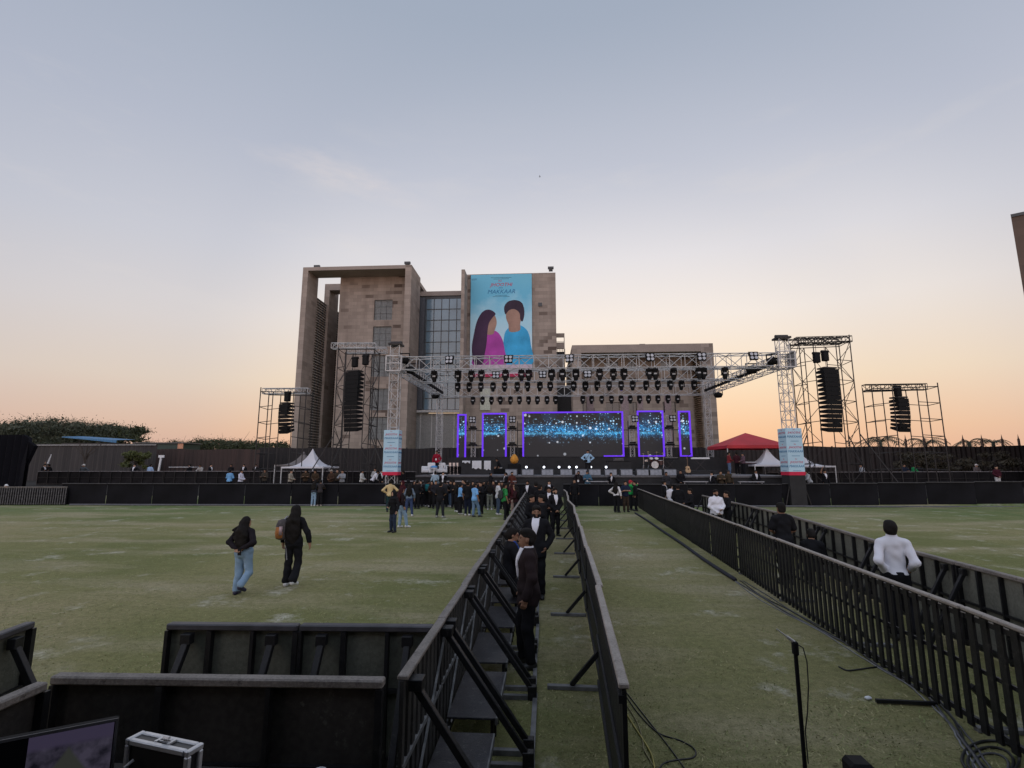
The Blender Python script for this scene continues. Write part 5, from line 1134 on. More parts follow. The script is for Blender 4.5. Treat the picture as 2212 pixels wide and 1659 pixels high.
# ---------------------------------------------------------------- trees and plants
LEAF = mat('leaf_olive', (.045, .055, .022), .7, 0, .5, 1.2); LEAFD = mat('leaf_dark', (.052, .060, .034), .7, 0, .5, 1.5); LEAFY = mat('leaf_yellowish', (.085, .10, .03), .7, 0, .4, 2); BARK = mat('bark', (.06, .048, .04), .9, 0, .3, 4)
def tree(lab, x, y, h, crown, nclump, leaf, m, seed, flat=.45, name='acacia_tree', z0=None, trunk_r=.25, lean=0, bare=False, group=None):
    rg = np.random.default_rng(seed); z0 = gz(y) if z0 is None else z0; r = thing(name, lab, 'tree', (x, y, z0), 0, group); b = MB(); tips = []
    tb = Vector((0, 0, 0)); fork = Vector((lean * .4, 0, h * .42)); b.tube(tb, fork, trunk_r, trunk_r * .7, 8)
    for k in range(7 if not bare else 9):
        a = 2 * PI * k / 7 + rg.uniform(-.4, .4); rr = crown * rg.uniform(.35, .85); mid = fork + Vector((math.cos(a) * rr * .45, math.sin(a) * rr * .45, h * rg.uniform(.18, .3))); tip = fork + Vector((math.cos(a) * rr + lean, math.sin(a) * rr, h * rg.uniform(.33, .56)))
        b.path([fork, (fork + mid) / 2 + Vector((0, 0, .1 * h * rg.uniform(0, 1))), mid], trunk_r * .42, 6); b.tube(mid, tip, trunk_r * .35, trunk_r * .08, 5)
        for q in range(3): t2 = mid.lerp(tip, rg.uniform(.3, .9)); e = t2 + Vector(rg.normal(0, 1, 3)) * crown * .18; e.z += h * .06; b.tube(t2, e, trunk_r * .12, trunk_r * .04, 4)
        tips.append(tip)
    b.build('trunk', BARK, r)
    if bare: return r
    n = nclump; V = []; F = []
    for k in range(n):
        a = rg.uniform(0, 2 * PI); q = math.sqrt(rg.uniform(0, 1)); cc = np.array((math.cos(a) * q * crown + lean, math.sin(a) * q * crown, h * .93 - flat * h * .5 * rg.uniform(0, 1) ** 1.4 - q * q * h * .12 + rg.normal(0, .03) * h))
        s_ = crown * rg.uniform(.10, .22); nl = 110
        ctr = cc + rg.normal(0, 1, (nl, 3)) * (s_, s_, s_ * .42)
        big = [(c, leaf * 2.6) for c in cc + rg.normal(0, .55, (26, 3)) * (s_, s_, s_ * .35)]
        for c, lf in [(c, leaf) for c in ctr] + big:
            u = rg.normal(0, 1, 3); u /= np.linalg.norm(u); v = np.cross(u, rg.normal(0, 1, 3)); v /= np.linalg.norm(v); L_ = lf * rg.uniform(.6, 1.4); o = len(V)
            V += [tuple(c - u * L_), tuple(c + v * L_ * .35), tuple(c + u * L_), tuple(c - v * L_ * .35)]; F.append((o, o + 1, o + 2, o + 3))
    c_ = MB(); c_.v = V; c_.f = F; c_.mi = [0] * len(F); me = bpy.data.meshes.new('crown'); me.from_pydata(V, [], F); me.materials.append(m); link('crown', me, r); return r
def tpos(u, Y): return XU(u, Y), Y
x, y = tpos(120, 68); tree('widest dark acacia with flat crown at the left behind the grey wall', x, y, ZV(906, y, 120) - .9, 6.8, 330, .10, LEAFD, 1, .95, lean=.4)
x, y = tpos(215, 72); tree('acacia with a thin crown reaching right, beside the widest acacia', x, y, ZV(916, y, 215) - .9, 5.2, 70, .15, LEAF, 2, .45, lean=1.0)
x, y = tpos(18, 70); tree('acacia at the left photo edge behind the black hoarding', x, y, ZV(916, y, 18) - .9, 6, 150, .10, LEAFD, 3, .7)
for k, (u, v, w_, lab) in enumerate(((390, 951, 4.5, 'low scrubby tree left of the green cabin'), (468, 946, 4.5, 'broad scrubby tree above the green cabin'), (528, 948, 3.5, 'low scrubby tree beside the small left scaffold'), (585, 953, 4, 'scrubby tree seen through the small left scaffold'))):
    x, y = tpos(u, 78); tree(lab, x, y, ZV(v, y, u) - .9, w_, 60, .10, LEAF, 10 + k, .5, 'scrub_tree', group='low trees behind the brown wall')
x, y = tpos(183, 49.5); tree('thin bare grey tree standing before the grey corrugated wall', x, y, 4.6, 1.5, 0, .1, LEAF, 21, name='bare_tree', trunk_r=.12, bare=True)
x, y = tpos(293, 49.5); tree('small yellow-green leafy tree before the grey corrugated wall', x, y, 3.3, 1.0, 26, .10, LEAFY, 22, .75, 'small_tree', trunk_r=.07)
def palm(lab, u, Y, v, sc, seed):
    rg = np.random.default_rng(seed); x = XU(u, Y); h = ZV(v, Y, u) - gz(Y); r = thing('palm_tree', lab, 'palm', (x, Y, gz(Y)), 0, 'palms behind the right wall'); b = MB(); b.tube((0, 0, 0), (.1, 0, h), .22, .16, 8); b.build('trunk', BARK, r); f = MB()
    for k in range(15):
        a = 2 * PI * k / 15 + rg.uniform(-.2, .2); up = rg.uniform(.15, 1.2); ln = sc * rg.uniform(.8, 1.15); pts = []
        for i in range(7): t = i / 6; pts.append(Vector((.1 + math.cos(a) * ln * t, math.sin(a) * ln * t, h + ln * (up * t - (up * .55 + .55) * t * t))))
        f.path(pts, .025, 4)
        for i in range(1, 7):
            d = pts[i] - pts[i - 1]; sd = Vector((-math.sin(a), math.cos(a), 0))
            for q in (0, .5):
                p = pts[i - 1] + d * q
                for sgn in (-1, 1):
                    e = p + sd * sgn * sc * .20 + d * .9 + Vector((0, 0, -.10 * sc)); o = len(f.v); f.v += [tuple(p), tuple(p + d * .22), tuple(e)]; f.f.append((o, o + 1, o + 2)); f.mi.append(0)
    f.build('crown', LEAFD, r)
palm('palm with spread fronds behind the small right scaffold', 1905, 64, 953, 2.6, 1); palm('palm between the small right scaffold and the pointed posts', 2003, 64, 958, 2.3, 2); palm('drooping palm at the right among the pointed posts', 2098, 63, 955, 1.7, 3); palm('rightmost slim palm among the pointed posts', 2150, 63, 956, 1.6, 4)
for k, u in enumerate((1962, 2002, 2049, 2087, 2128, 2172, 2208)):
    x = XU(u, 60); f = MB(); zt = ZV(941, 60); f.box((x, 60, (zt + .9) / 2 - .3), (.16, .16, zt - .9 - .5)); f.tube((x, 60, zt - .75), (x, 60, zt), .10, .0, 6); tag(f.build('pointed_post', mat('post_brown', (.12, .075, .06), .7), None), f'{ORD1[k]} pointed post from the left rising over the right corrugated wall', 'post', 'pointed posts over the right wall')
for k, (u, Y, lab) in enumerate(((2030, 52, 'thorny grey bush before the right wall'), (2135, 50, 'dry leaning bush at the far right'), (1975, 54, 'low dry bush beside the scaffold foot at right'))):
    x = XU(u, Y); tree(lab, x, Y, ZV(975, Y, u) - .9, 1.8, 20, .09, mat('leaf_dry', (.06, .05, .032), .8, 0, .4, 2), 40 + k, .9, 'dry_bush', trunk_r=.06)

rg = np.random.default_rng(5); n = 70000                                  # short turf blades where the lawn is near enough to show them
yy = 4.7 * (17 / 4.7) ** rg.uniform(0, 1, n) ** 1.15; xx = rg.uniform(-1.1, 1.0, n) * (yy + 1.5); cl_ = np.sin(xx * 1.9 + 2 * np.sin(yy * .7)) * np.sin(yy * 1.6 + xx * .6) + rg.normal(0, .6, n); ok = cl_ > -.35; xx, yy = xx[ok], yy[ok]; n = len(xx)
hh = rg.uniform(.006, .022, n); aa = rg.uniform(0, 2 * PI, n); ww = rg.uniform(.004, .009, n); lx, ly = rg.normal(0, .026, n), rg.normal(0, .026, n)
V = np.empty((n, 3, 3)); V[:, 0] = np.stack([xx - ww * np.cos(aa), yy - ww * np.sin(aa), 0 * xx], 1); V[:, 1] = np.stack([xx + ww * np.cos(aa), yy + ww * np.sin(aa), 0 * xx], 1); V[:, 2] = np.stack([xx + lx, yy + ly, hh], 1)
me = bpy.data.meshes.new('turf_blades'); me.vertices.add(n * 3); me.vertices.foreach_set('co', V.astype(np.float32).ravel()); me.loops.add(n * 3); me.loops.foreach_set('vertex_index', np.arange(n * 3, dtype=np.int32)); me.polygons.add(n); me.polygons.foreach_set('loop_start', np.arange(0, n * 3, 3, dtype=np.int32)); me.polygons.foreach_set('material_index', rg.integers(0, 3, n).astype(np.int32)); me.update(calc_edges=True)
for k, c in enumerate(((.28, .28, .12), (.38, .34, .18), (.22, .25, .10))): me.materials.append(mat('turf_%d' % k, c, .8, 0, .3, 2, 0, 1, .15))
tag(link('turf_blades', me), 'short dry turf blades on the near lawn', 'grass', None, 'stuff')
# ---------------------------------------------------------------- instruments and furniture on the stage
CHR = mat('chrome', (.5, .5, .52), .25, .9, .1); CYM = mat('cymbal_brass', (.45, .33, .12), .3, .8, .1); WHT_ = mat('white_paint', (.65, .66, .68), .5, 0, .06); WTOW = cloth((.55, .56, .58))
def keyboard(lab, x, y, z, w_, rz, colr):
    r = thing('keyboard', lab, 'keyboard', (x, y, z), rz, 'keyboards on the stage'); MB().box((0, 0, .92), (w_, .34, .11)).build('case', colr, r, bevel=.015)
    f = MB(); f.box((0, -.08, .98), (w_ * .9, .15, .02)); k = f.build('white_keys', mat('key_white', (.6, .6, .6), .3), r); g = MB()
    for i in range(28):
        if i % 7 not in (2, 6): g.box((-w_ * .43 + i * w_ * .031, -.05, .994), (.012, .09, .012))
    g.build('black_keys', SPK, k); f = MB()
    for s_ in (-1, 1): f.bar((-w_ * .3, s_ * .1, 0), (w_ * .3, s_ * .1, .86), .03); f.bar((w_ * .3, s_ * .1 + .03, 0), (-w_ * .3, s_ * .1 + .03, .86), .03)
    f.build('stand', DKST, r)
keyboard('keyboard on a crossed stand right of the drum kit', XU(1448, 41.8), 41.8, SZ + .3, 1.25, .1, SPK); keyboard('rightmost keyboard on a crossed stand beside the truss tower', XU(1513, 40.5), 40.5, SZ + .3, 1.35, -.1, WHT_)
b = MB(); b.b2((XU(1425, 41), 40.0, SZ + .003), (XU(1540, 41), 42.6, SZ + .3)); tag(b.build('keyboard_riser', BLKS, None), 'low black riser under the two keyboards', 'riser')
b = MB(); b.b2((XU(1380, 41.5), 40.6, SZ + .003), (XU(1446, 41.5) - .5, 42.9, SZ + .45)); tag(b.build('drum_riser', BLKS, None), 'black riser under the drum kit', 'riser')
dk = thing('drum_kit', 'drum kit with brass cymbals below the right medium LED screen', 'drum kit', (XU(1412, 41.6), 41.6, SZ + .45)); TOM = mat('drum_shell', (.10, .055, .05), .25, .1, .2); HEADM = mat('drum_head', (.62, .6, .58), .6)
def drum(a, c, rr, m=TOM): d = MB().tube(a, c, rr, n=16).build('drum', m, dk); a, c = Vector(a), Vector(c); e = (a - c).normalized(); MB().tube(a + e * .003, a + e * .012, rr * .98, n=16).build('skin', HEADM, d); MB().tube(a - e * .02, a, rr * 1.03, n=16).build('rim', CHR, d)
drum((0, -.45, .28), (0, 0, .28), .28); drum((-.22, -.2, .78), (-.22, -.08, .62), .15); drum((.2, -.2, .78), (.2, -.08, .62), .15); drum((.55, .1, .62), (.55, .12, .28), .2); drum((-.55, .1, .68), (-.55, .1, .54), .18, CHR)
for cx_, cy_, cz_, rr in ((-.8, .0, 1.15, .24), (.75, -.1, 1.2, .26), (-.45, -.25, 1.3, .22), (.35, .35, 1.28, .24)):
    MB().lathe((cx_, cy_, cz_), [(rr, -.02), (rr * .35, .0), (.05, .03), (.01, .035)], 18).build('cymbal', CYM, dk); f = MB(); f.tube((cx_, cy_, 0), (cx_, cy_, cz_), .014, n=6)
    for a in range(3): f.tube((cx_, cy_, .3), (cx_ + .22 * math.cos(a * 2.1), cy_ + .22 * math.sin(a * 2.1), 0), .012, n=5)
    f.build('cymbal_stand', CHR, dk)
b = MB(); b.lathe((0, .65, 0), [(.05, 0), (.05, .45), (.17, .46), (.17, .54)], 14); b.build('stool', SPK, dk)
g = thing('guitar', 'acoustic guitar on a floor stand at the right of the stage', 'guitar', (XU(1486, 37.8), 37.8, SZ), .3); GW = mat('guitar_wood', (.42, .27, .14), .35)
def outline(sc): return [(x * sc, z * sc) for x, z in ((0, 0), (.13, .02), (.20, .12), (.18, .23), (.13, .30), (.15, .38), (.13, .46), (.03, .50), (-.03, .50), (-.13, .46), (-.15, .38), (-.13, .30), (-.18, .23), (-.20, .12), (-.13, .02))]
bd = MB().prism(outline(1), 'y', -.05, .05).xf(Matrix.Translation((0, 0, .15)) @ Matrix.Rotation(R(-12), 4, 'X')).build('body', GW, g); MB().tube((0, -.045, .43), (0, -.040, .43), .05, n=14).build('sound_hole', SPK, bd)
MB().box((0, .06, .90), (.05, .03, .55)).build('neck', mat('neck_wood', (.12, .07, .04), .5), g); MB().box((0, .09, 1.22), (.09, .025, .16)).build('head_stock', mat('neck_wood', (.12, .07, .04)), g)
f = MB(); f.tube((0, .15, .0), (0, .12, .7), .012, n=5); f.bar((-.18, -.1, .02), (0, .15, .05), .02); f.bar((.18, -.1, .02), (0, .15, .05), .02); f.bar((-.15, -.05, .14), (.15, -.05, .14), .02); f.build('stand', SPK, g)
def table(lab, x, y, z, wd, dp, h, m, skirt=True, name='table', cat='table'):
    r = thing(name, lab, cat, (x, y, z)); MB().box((0, 0, h - .02), (wd, dp, .04)).build('top', m, r, bevel=.006)
    if skirt: f = MB(); f.box((0, -dp / 2 + .03, h / 2 - .02), (wd - .04, .02, h - .045)); f.box((-wd / 2 + .03, .02, h / 2 - .02), (.02, dp - .1, h - .045)); f.box((wd / 2 - .03, .02, h / 2 - .02), (.02, dp - .1, h - .045)); f.build('skirt', BLKS, r)
    for i in (-1, 1):
        for j in (-1, 1): MB().box((i * (wd / 2 - .07), j * (dp / 2 - .07), h / 2 - .025), (.04, .04, h - .045)).build('leg', DKST, r)
    return r
table('black skirted desk right of the man in pale blue on the stage', XU(1337, 38.5), 38.7, SZ, 1.75, .7, 1.0, SPK); b = MB(); b.box((XU(1337, 38.5), 38.7, SZ + 1.12), (.72, .45, .22)); b.box((XU(1337, 38.5), 38.46, SZ + 1.14), (.6, .02, .14)); tag(b.build('control_box', mat('box_grey', (.06, .06, .065), .5), None, bevel=.02), 'dark control unit on the black skirted desk on the stage', 'equipment')
tx = XU(1030, 38.6); table('long black table with white towels on the left of the stage', tx, 38.6, SZ, 2.3, .75, 1.0, SPK)
def towel(x, lab, w_, dy=0, L=.55):
    b = MB(); n = 9
    for i in range(n + 1):
        q = -w_ / 2 + w_ * i / n
        for yy, zz in ((.25, 1.022), (0, 1.03), (-.375, 1.03), (-.40, .98), (-.41 - .02 * math.sin(i * 1.9), 1.0 - L + .05 * math.sin(i * 1.3))): b.v.append((x + q, 38.6 + yy + .012 * math.sin(i * 2.1), SZ + zz))
    for i in range(n):
        for k in range(4): b.f.append((i * 5 + k, i * 5 + k + 1, i * 5 + k + 6, i * 5 + k + 5)); b.mi.append(0)
    tag(b.build('towel', WTOW, None, True), lab, 'towel', 'white towels on the black stage table')
towel(tx + .05, 'wide white towel hanging over the middle of the black stage table', .7); towel(tx + .85, 'white towel over the right end of the black stage table', .5, L=.62); towel(tx - .75, 'flat white cloth on the left end of the black stage table', .6, L=.12)
for k, (dx, dz, m, lab) in enumerate(((-2.0, .86, CHR, 'left'), (-1.72, .86, CHR, 'middle'), (-1.45, .86, CHR, 'right'))):
    f = MB(); f.tube((tx + dx, 38.45, SZ + .62), (tx + dx, 38.45, SZ + dz), .12, n=14); f.tube((tx + dx, 38.45, SZ + dz), (tx + dx, 38.45, SZ + dz + .02), .125, n=14); f.tube((tx + dx, 38.45, SZ), (tx + dx, 38.45, SZ + .62), .015, n=5); f.bar((tx + dx - .16, 38.45, SZ + .015), (tx + dx + .16, 38.45, SZ + .015), .03)
    tag(f.build('percussion_drum', m, None), f'{lab} small silver percussion drum on a stand left of the towel table', 'drum', 'percussion drums on the stage')
def armchair(lab, x, y, z, rz, m):
    r = thing('armchair', lab, 'chair', (x, y, z), rz, 'white lounge furniture on the stage'); MB().box((0, 0, .30), (.66, .66, .24)).build('seat', m, r, bevel=.05); MB().box((0, .31, .52), (.70, .14, .72)).build('backrest', m, r, bevel=.05)
    for i in (-1, 1): MB().box((i * .36, 0, .40), (.11, .68, .46)).build('armrest', m, r, bevel=.04)
    for i in (-1, 1):
        for j in (-1, 1): MB().box((i * .33, j * .3, .085), (.05, .05, .17)).build('leg', DKST, r)
armchair('white armchair at the left end of the stage', XU(926, 37.0), 37.0, SZ, -.5, WHT_); armchair('white tub chair beside the round blue seat', XU(952, 37.3), 37.5, SZ, .3, WHT_)
st_ = thing('bar_stool', 'white stool with a bright blue cushion between the white chairs', 'stool', (XU(938, 36.6), 36.6, SZ)); MB().lathe((0, 0, 0), [(.22, 0), (.2, .03), (.06, .06), (.05, .42), (.24, .46), (.24, .52)], 14).build('pedestal', WHT_, st_); MB().lathe((0, 0, .52), [(.23, 0), (.25, .06), (.2, .13), (.05, .16)], 14).build('cushion', mat('blue_cushion', (.08, .28, .62), .7), st_)
ct_ = thing('side_table', 'white round side table in front of the tub chair', 'table', (XU(958, 36.4), 36.4, SZ)); MB().lathe((0, 0, .66), [(.36, 0), (.38, .02), (.36, .05)], 18).build('table_top', WHT_, ct_); MB().lathe((0, 0, 0), [(.24, 0), (.22, .03), (.04, .06), (.04, .66)], 12).build('pedestal', WHT_, ct_)
b = MB(); b.lathe((XU(1111, 40), 40, ZV(1002, 40)), [(.05, 0), (.26, .08), (.33, .3), (.25, .55), (.08, .74)], 14); tag(b.build('stuff_sack', mat('orange_cloth', (.55, .24, .03), .8, 0, .3, 6), None, True), 'orange bag standing on a black case left of the centre LED screen', 'bag')
b = MB(); b.b2((XU(1111, 40) - .5, 39.6, SZ + .003), (XU(1111, 40) + .5, 40.5, ZV(1002, 40))); tag(b.build('equipment_case', SPK, None, bevel=.03), 'black case under the orange bag on the stage', 'case')
b = MB(); b.b2((XU(1083, 41) - .6, 40.8, SZ + .003), (XU(1083, 41) + .6, 41.6, SZ + .42)); tag(b.build('equipment_case', SPK, None, bevel=.03), 'low black case under the seated man on the stage', 'case')
b = MB(); b.b2((XU(972, 39) - 1.0, 38.8, SZ + .003), (XU(972, 39) + 1.1, 40.4, SZ + .62)); tag(b.build('equipment_case', SPK, None, bevel=.03), 'wide black case behind the man in red on the stage', 'case')
f = MB()
for u, a in ((1345, .35), (1402, .6), (1135, -.4), (1480, .3)): x = XU(u, 39.5); f.tube((x, 39.5, SZ), (x, 39.5, SZ + 1.3), .014, n=5); f.tube((x - a * .6, 39.4, SZ + 1.15), (x + a * .9, 39.3, SZ + 1.5), .011, n=5)
ms = 0
for k, (u, a) in enumerate(((1345, .35), (1398, .6), (1135, -.4), (1478, .3), (1010, .3))):
    x = XU(u, 39.5); r = thing('microphone_stand', f'{ORD1[k]} slim boom microphone stand from the left on the stage' if False else ('boom microphone stand beside the black stage desk', 'boom microphone stand before the drum kit', 'boom microphone stand beside the orange bag', 'boom microphone stand beside the keyboards', 'boom microphone stand beside the towel table')[k], 'microphone stand', (x, 39.0, SZ), 0, 'microphone stands on the stage')
    f = MB(); f.tube((0, 0, .02), (0, 0, 1.25), .016, n=5)
    for q in range(3): f.tube((0, 0, .2), (.28 * math.cos(q * 2.1), .28 * math.sin(q * 2.1), .01), .013, n=5)
    f.build('stand', DKST, r); f = MB(); f.tube((-a * .4, 0, 1.1), (a * .9, -.1, 1.5), .012, n=5); bm_ = f.build('boom', DKST, r); f = MB(); f.tube((a * .9, -.1, 1.5), (a * 1.2, -.14, 1.55), .025, .035, n=8); f.build('microphone', SPK, bm_)
tb_ = table('maroon draped equipment table under the red canopy', XU(1622, 42.2), 42.2, gz(42.2) + .95 - .002, 1.5, .7, .9, mat('maroon_cloth', (.06, .015, .025), .8)); 
b = MB(); b.b2((XU(1560, 42) - .2, 40.3, gz(42)), (XU(1660, 42) + .3, 44.5, gz(42.2) + .945)); tag(b.build('side_deck', BLKS, None), 'black raised deck under the red canopy, right of the stage', 'deck')
b = MB(); b.box((XU(1622, 42.2), 42.1, gz(42.2) + 1.92), (1.0, .35, .10)); tag(b.build('mixing_desk', mat('desk_pale', (.4, .4, .42), .5), None, bevel=.02), 'pale small mixing desk on the maroon table under the red canopy', 'mixing desk')

# ---------------------------------------------------------------- foreground equipment
dk_ = table('long black equipment desk just below the bottom edge of the photo', -.9, 2.15, .9, 4.0, 1.1, .22, SPK, False, 'equipment_desk', 'desk')
A_ = G(406, 1625, 1.46); B_ = G(270, 1596, 1.46); C_ = G(437, 1603, 1.46)
va = Vector((B_[0] - A_[0], B_[1] - A_[1])); ang = math.atan2(-va.y, -va.x); ln = va.length; dpth = max(.07, math.hypot(C_[0] - A_[0], C_[1] - A_[1]))
fc = thing('flight_case', 'small black flight case with bright aluminium edges beside the monitor', 'flight case', (B_[0], B_[1], 1.123), ang); hh = 1.46 - 1.123
MB().b2((.012, .012, 0), (ln - .012, dpth - .012, hh - .006)).build('body', mat('case_black', (.012, .012, .014), .4, 0, .3, 12), fc)
f = MB(); t = .022; AL = mat('case_edge', (.62, .62, .63), .35, .5, .15, 20)
for x in (0, ln - t): f.b2((x, 0, hh - t), (x + t, dpth, hh))
for y in (0, dpth - t): f.b2((t + .001, y, hh - t), (ln - t - .001, y + t, hh))
for x in (0, ln - t):
    for y in (0, dpth - t): f.b2((x, y, 0), (x + t, y + t, hh - t - .001))
f.build('edge', AL, fc, bevel=.004)
f = MB(); q = ln * .40; f.b2((q, .02, hh - .004), (q + .012, dpth - .02, hh + .003)); f.b2((q + ln * .20, .02, hh - .004), (q + ln * .20 + .012, dpth - .02, hh + .003)); f.b2((q + .013, .03, hh - .004), (q + ln * .20 - .001, .042, hh + .003)); f.b2((q + .013, dpth - .042, hh - .004), (q + ln * .20 - .001, dpth - .03, hh + .003)); f.tube((q + .03, dpth / 2, hh + .012), (q + ln * .17, dpth / 2, hh + .012), .008, n=6); f.build('handle', AL, fc)
f = MB(); f.path([(ln * .12, -.006, hh * .3), (ln * .12, -.03, hh * .55), (ln * .16, -.03, hh * .75), (ln * .2, -.006, hh * .8)], .006, 6); f.build('side_handle', AL, fc)
M0 = P(256, 1551, 2.25); M1 = P(0, 1574, 2.05)
mo = thing('monitor', 'black flat monitor with a dim violet picture at the lower left corner', 'monitor', (M0[0], M0[1], 1.122)); dx, dy = M1[0] - M0[0], M1[1] - M0[1]; mo.rotation_euler = (0, 0, math.atan2(-dy, -dx)); wid = math.hypot(dx, dy) + .10; mh = M0[2] - 1.122
MB().b2((-wid, 0, .06), (0, .035, mh)).build('housing', SPK, mo, bevel=.006); f = MB(); f.b2((-wid, -.004, mh - .010), (.001, .0, mh + .001)); f.b2((-.008, -.004, .06), (.0, .0, mh - .011)); f.build('bezel', mat('bezel_grey', (.10, .10, .11), .4), mo)
m = bpy.data.materials.new('monitor_patch'); nt, N, L, bb = nodes(m); tc = N.new('ShaderNodeTexCoord').outputs['Object']; sp = N.new('ShaderNodeSeparateXYZ'); L.new(tc, sp.inputs[0])
tri = math_(N, L, 'SUBTRACT', math_(N, L, 'MULTIPLY', math_(N, L, 'ABSOLUTE', math_(N, L, 'ADD', sp.outputs[0], .155)), 1.5), math_(N, L, 'SUBTRACT', mh - .085, sp.outputs[2]))
c = ramp(N, L, noise(N, L, tc, 14, 4), [(.36, (.008, .008, .014)), (.62, (.07, .062, .095))]); c = mixc(N, L, ramp(N, L, tri, [(0, 1.), (.02, 0.)]), c, (.045, .048, .042)); c = mixc(N, L, ramp(N, L, sp.outputs[2], [(mh - .075, 0.), (mh - .055, 1.)]), c, (.055, .045, .085))
bb.inputs['Base Color'].default_value = (.01, .01, .012, 1); bb.inputs['Roughness'].default_value = .25; L.new(c, bb.inputs['Emission Color']); bb.inputs['Emission Strength'].default_value = .55  # right part of the screen gives off a dim violet tone
MB().b2((-.285, -.003, .08), (-.012, -.001, mh - .012)).build('patch', m, mo); MB().b2((-wid + .01, -.003, .08), (-.287, -.001, mh - .012)).build('screen', mat('screen_black', (.006, .006, .008), .12), mo)
f = MB(); f.b2((-wid * .62, .04, 0), (-wid * .38, .08, mh * .5)); f.b2((-wid * .7, -.05, 0), (-wid * .3, .18, .015)); f.build('stand', SPK, mo)
cp = P(691, 1655, 2.5); b = MB(); b.lathe((cp[0], cp[1], 1.122), [(.022, 0), (.030, cp[2] - 1.140), (.026, cp[2] - 1.140), (.02, .01)], 16); tag(b.build('paper_cup', WHT_, None, True), 'white paper cup rim just visible at the bottom edge of the photo', 'cup')
# measuring microphone on its stand
mY = 3.25; tp = P(1717, 1392, mY); mx = tp[0]
mst = thing('microphone_stand', 'black stand with a thin white measuring microphone on the lawn strip', 'microphone stand', (mx, mY, 0)); f = MB(); f.tube((0, 0, .5), (0, 0, tp[2] - .05), .012, n=8); f.build('upper_tube', SPK, mst); f = MB(); f.tube((0, 0, .12), (0, 0, .74), .021, n=10); f.build('lower_tube', SPK, mst)
f = MB(); f.tube((0, 0, .70), (0, 0, .84), .028, .024, n=10); f.bar((.02, 0, .77), (.065, -.01, .76), .016); f.build('clutch', SPK, mst, bevel=.002); f = MB(); f.box((.045, -.02, .79), (.03, .003, .018)); f.box((-.035, -.015, .78), (.012, .003, .02)); f.build('paper_tag', WHT_, mst)
for q in range(3): f = MB(); a = q * 2.1 + .4; f.tube((0, 0, .45), (.36 * math.cos(a), .36 * math.sin(a), .015), .011, n=6); f.tube((.36 * math.cos(a), .36 * math.sin(a), .015), (.40 * math.cos(a), .40 * math.sin(a), .008), .015, n=6); f.build('leg', SPK, mst)
f = MB(); f.box((0, 0, tp[2] - .02), (.03, .035, .075)); f.build('clip', SPK, mst, bevel=.006); f = MB(); a, c2 = Vector((.005, 0, tp[2] + .006)), Vector((-.085, .03, tp[2] + .075)); md = a.lerp(c2, .45); f.tube(a, md, .010, .009, n=8); f.tube(md, c2, .0045, .0035, n=8); f.build('microphone', mat('mic_silver', (.6, .58, .55), .3, .5, .1), mst)
f = MB(); f.path([a + Vector((.0, 0, 0)), a + Vector((.035, -.01, -.02)), (.055, -.01, tp[2] - .09), (.052, -.01, tp[2] - .22), (.035, -.008, tp[2] - .36), (.018, 0, tp[2] - .46), (.014, -.012, tp[2] - .62)], .0035, 5); f.build('cable', mat('cable_black', (.012, .012, .012), .5), mst)
sp_ = P(1853, 1641, 2.95); q = thing('small_speaker', 'black top of a small loudspeaker on a pole at the bottom edge', 'loudspeaker', (sp_[0], 2.95, 0)); MB().box((0, 0, sp_[2] - .16), (.115, .12, .32)).build('cabinet', SPK, q, bevel=.018); f = MB(); f.tube((0, 0, .0), (0, 0, sp_[2] - .32), .02, n=8); f.box((0, 0, .01), (.3, .3, .02)); f.build('pole', SPK, q)
# cables on the grass
CBK = mat('cable_black', (.012, .012, .012)); CYL = mat('cable_yellow', (.33, .28, .06), .5); CGY = mat('cable_grey', (.07, .07, .075), .5)
def cable(lab, pts, r, m, name='cable', cat='cable', group=None, jit=.0):
    P3 = [Vector((*G(u, v, r), r)) for u, v in pts]; out = []
    for i in range(len(P3) - 1):
        p0, p1, p2, p3 = P3[max(i - 1, 0)], P3[i], P3[i + 1], P3[min(i + 2, len(P3) - 1)]
        for t in np.linspace(0, 1, 7)[:-1]: out.append(.5 * (2 * p1 + (p2 - p0) * t + (2 * p0 - 5 * p1 + 4 * p2 - p3) * t * t + (3 * p1 - p0 - 3 * p2 + p3) * t ** 3) + Vector((random.uniform(-jit, jit), random.uniform(-jit, jit), 0)))
    out.append(P3[-1]); b = MB(); b.path(out, r, 6); return tag(b.build(name, m, None, True), lab, cat, group)
cable('yellow cable lying on the grass right of the aisle barrier end', [(1346, 1530), (1372, 1572), (1398, 1612), (1410, 1640), (1420, 1700)], .008, CYL, group='cables on the lawn strip')
cable('dull yellow cable crossing over beside the bright yellow one', [(1348, 1515), (1376, 1560), (1388, 1600), (1392, 1622), (1420, 1668)], .007, mat('cable_olive', (.16, .14, .06), .5), group='cables on the lawn strip')
cable('black cable looping across the grass below the yellow cables', [(1350, 1500), (1378, 1540), (1420, 1582), (1470, 1600), (1500, 1618), (1498, 1636), (1460, 1642), (1430, 1652), (1412, 1690)], .007, CBK, group='cables on the lawn strip')
cable('long straight black cable from the barrier end towards the bottom', [(1350, 1492), (1400, 1556), (1450, 1620), (1500, 1690)], .007, CBK, group='cables on the lawn strip')
ed = [(2150, 1700), (2085, 1610), (2050, 1556), (2010, 1512), (1965, 1478), (1905, 1442), (1838, 1398), (1770, 1360), (1700, 1322), (1640, 1288), (1590, 1254)]
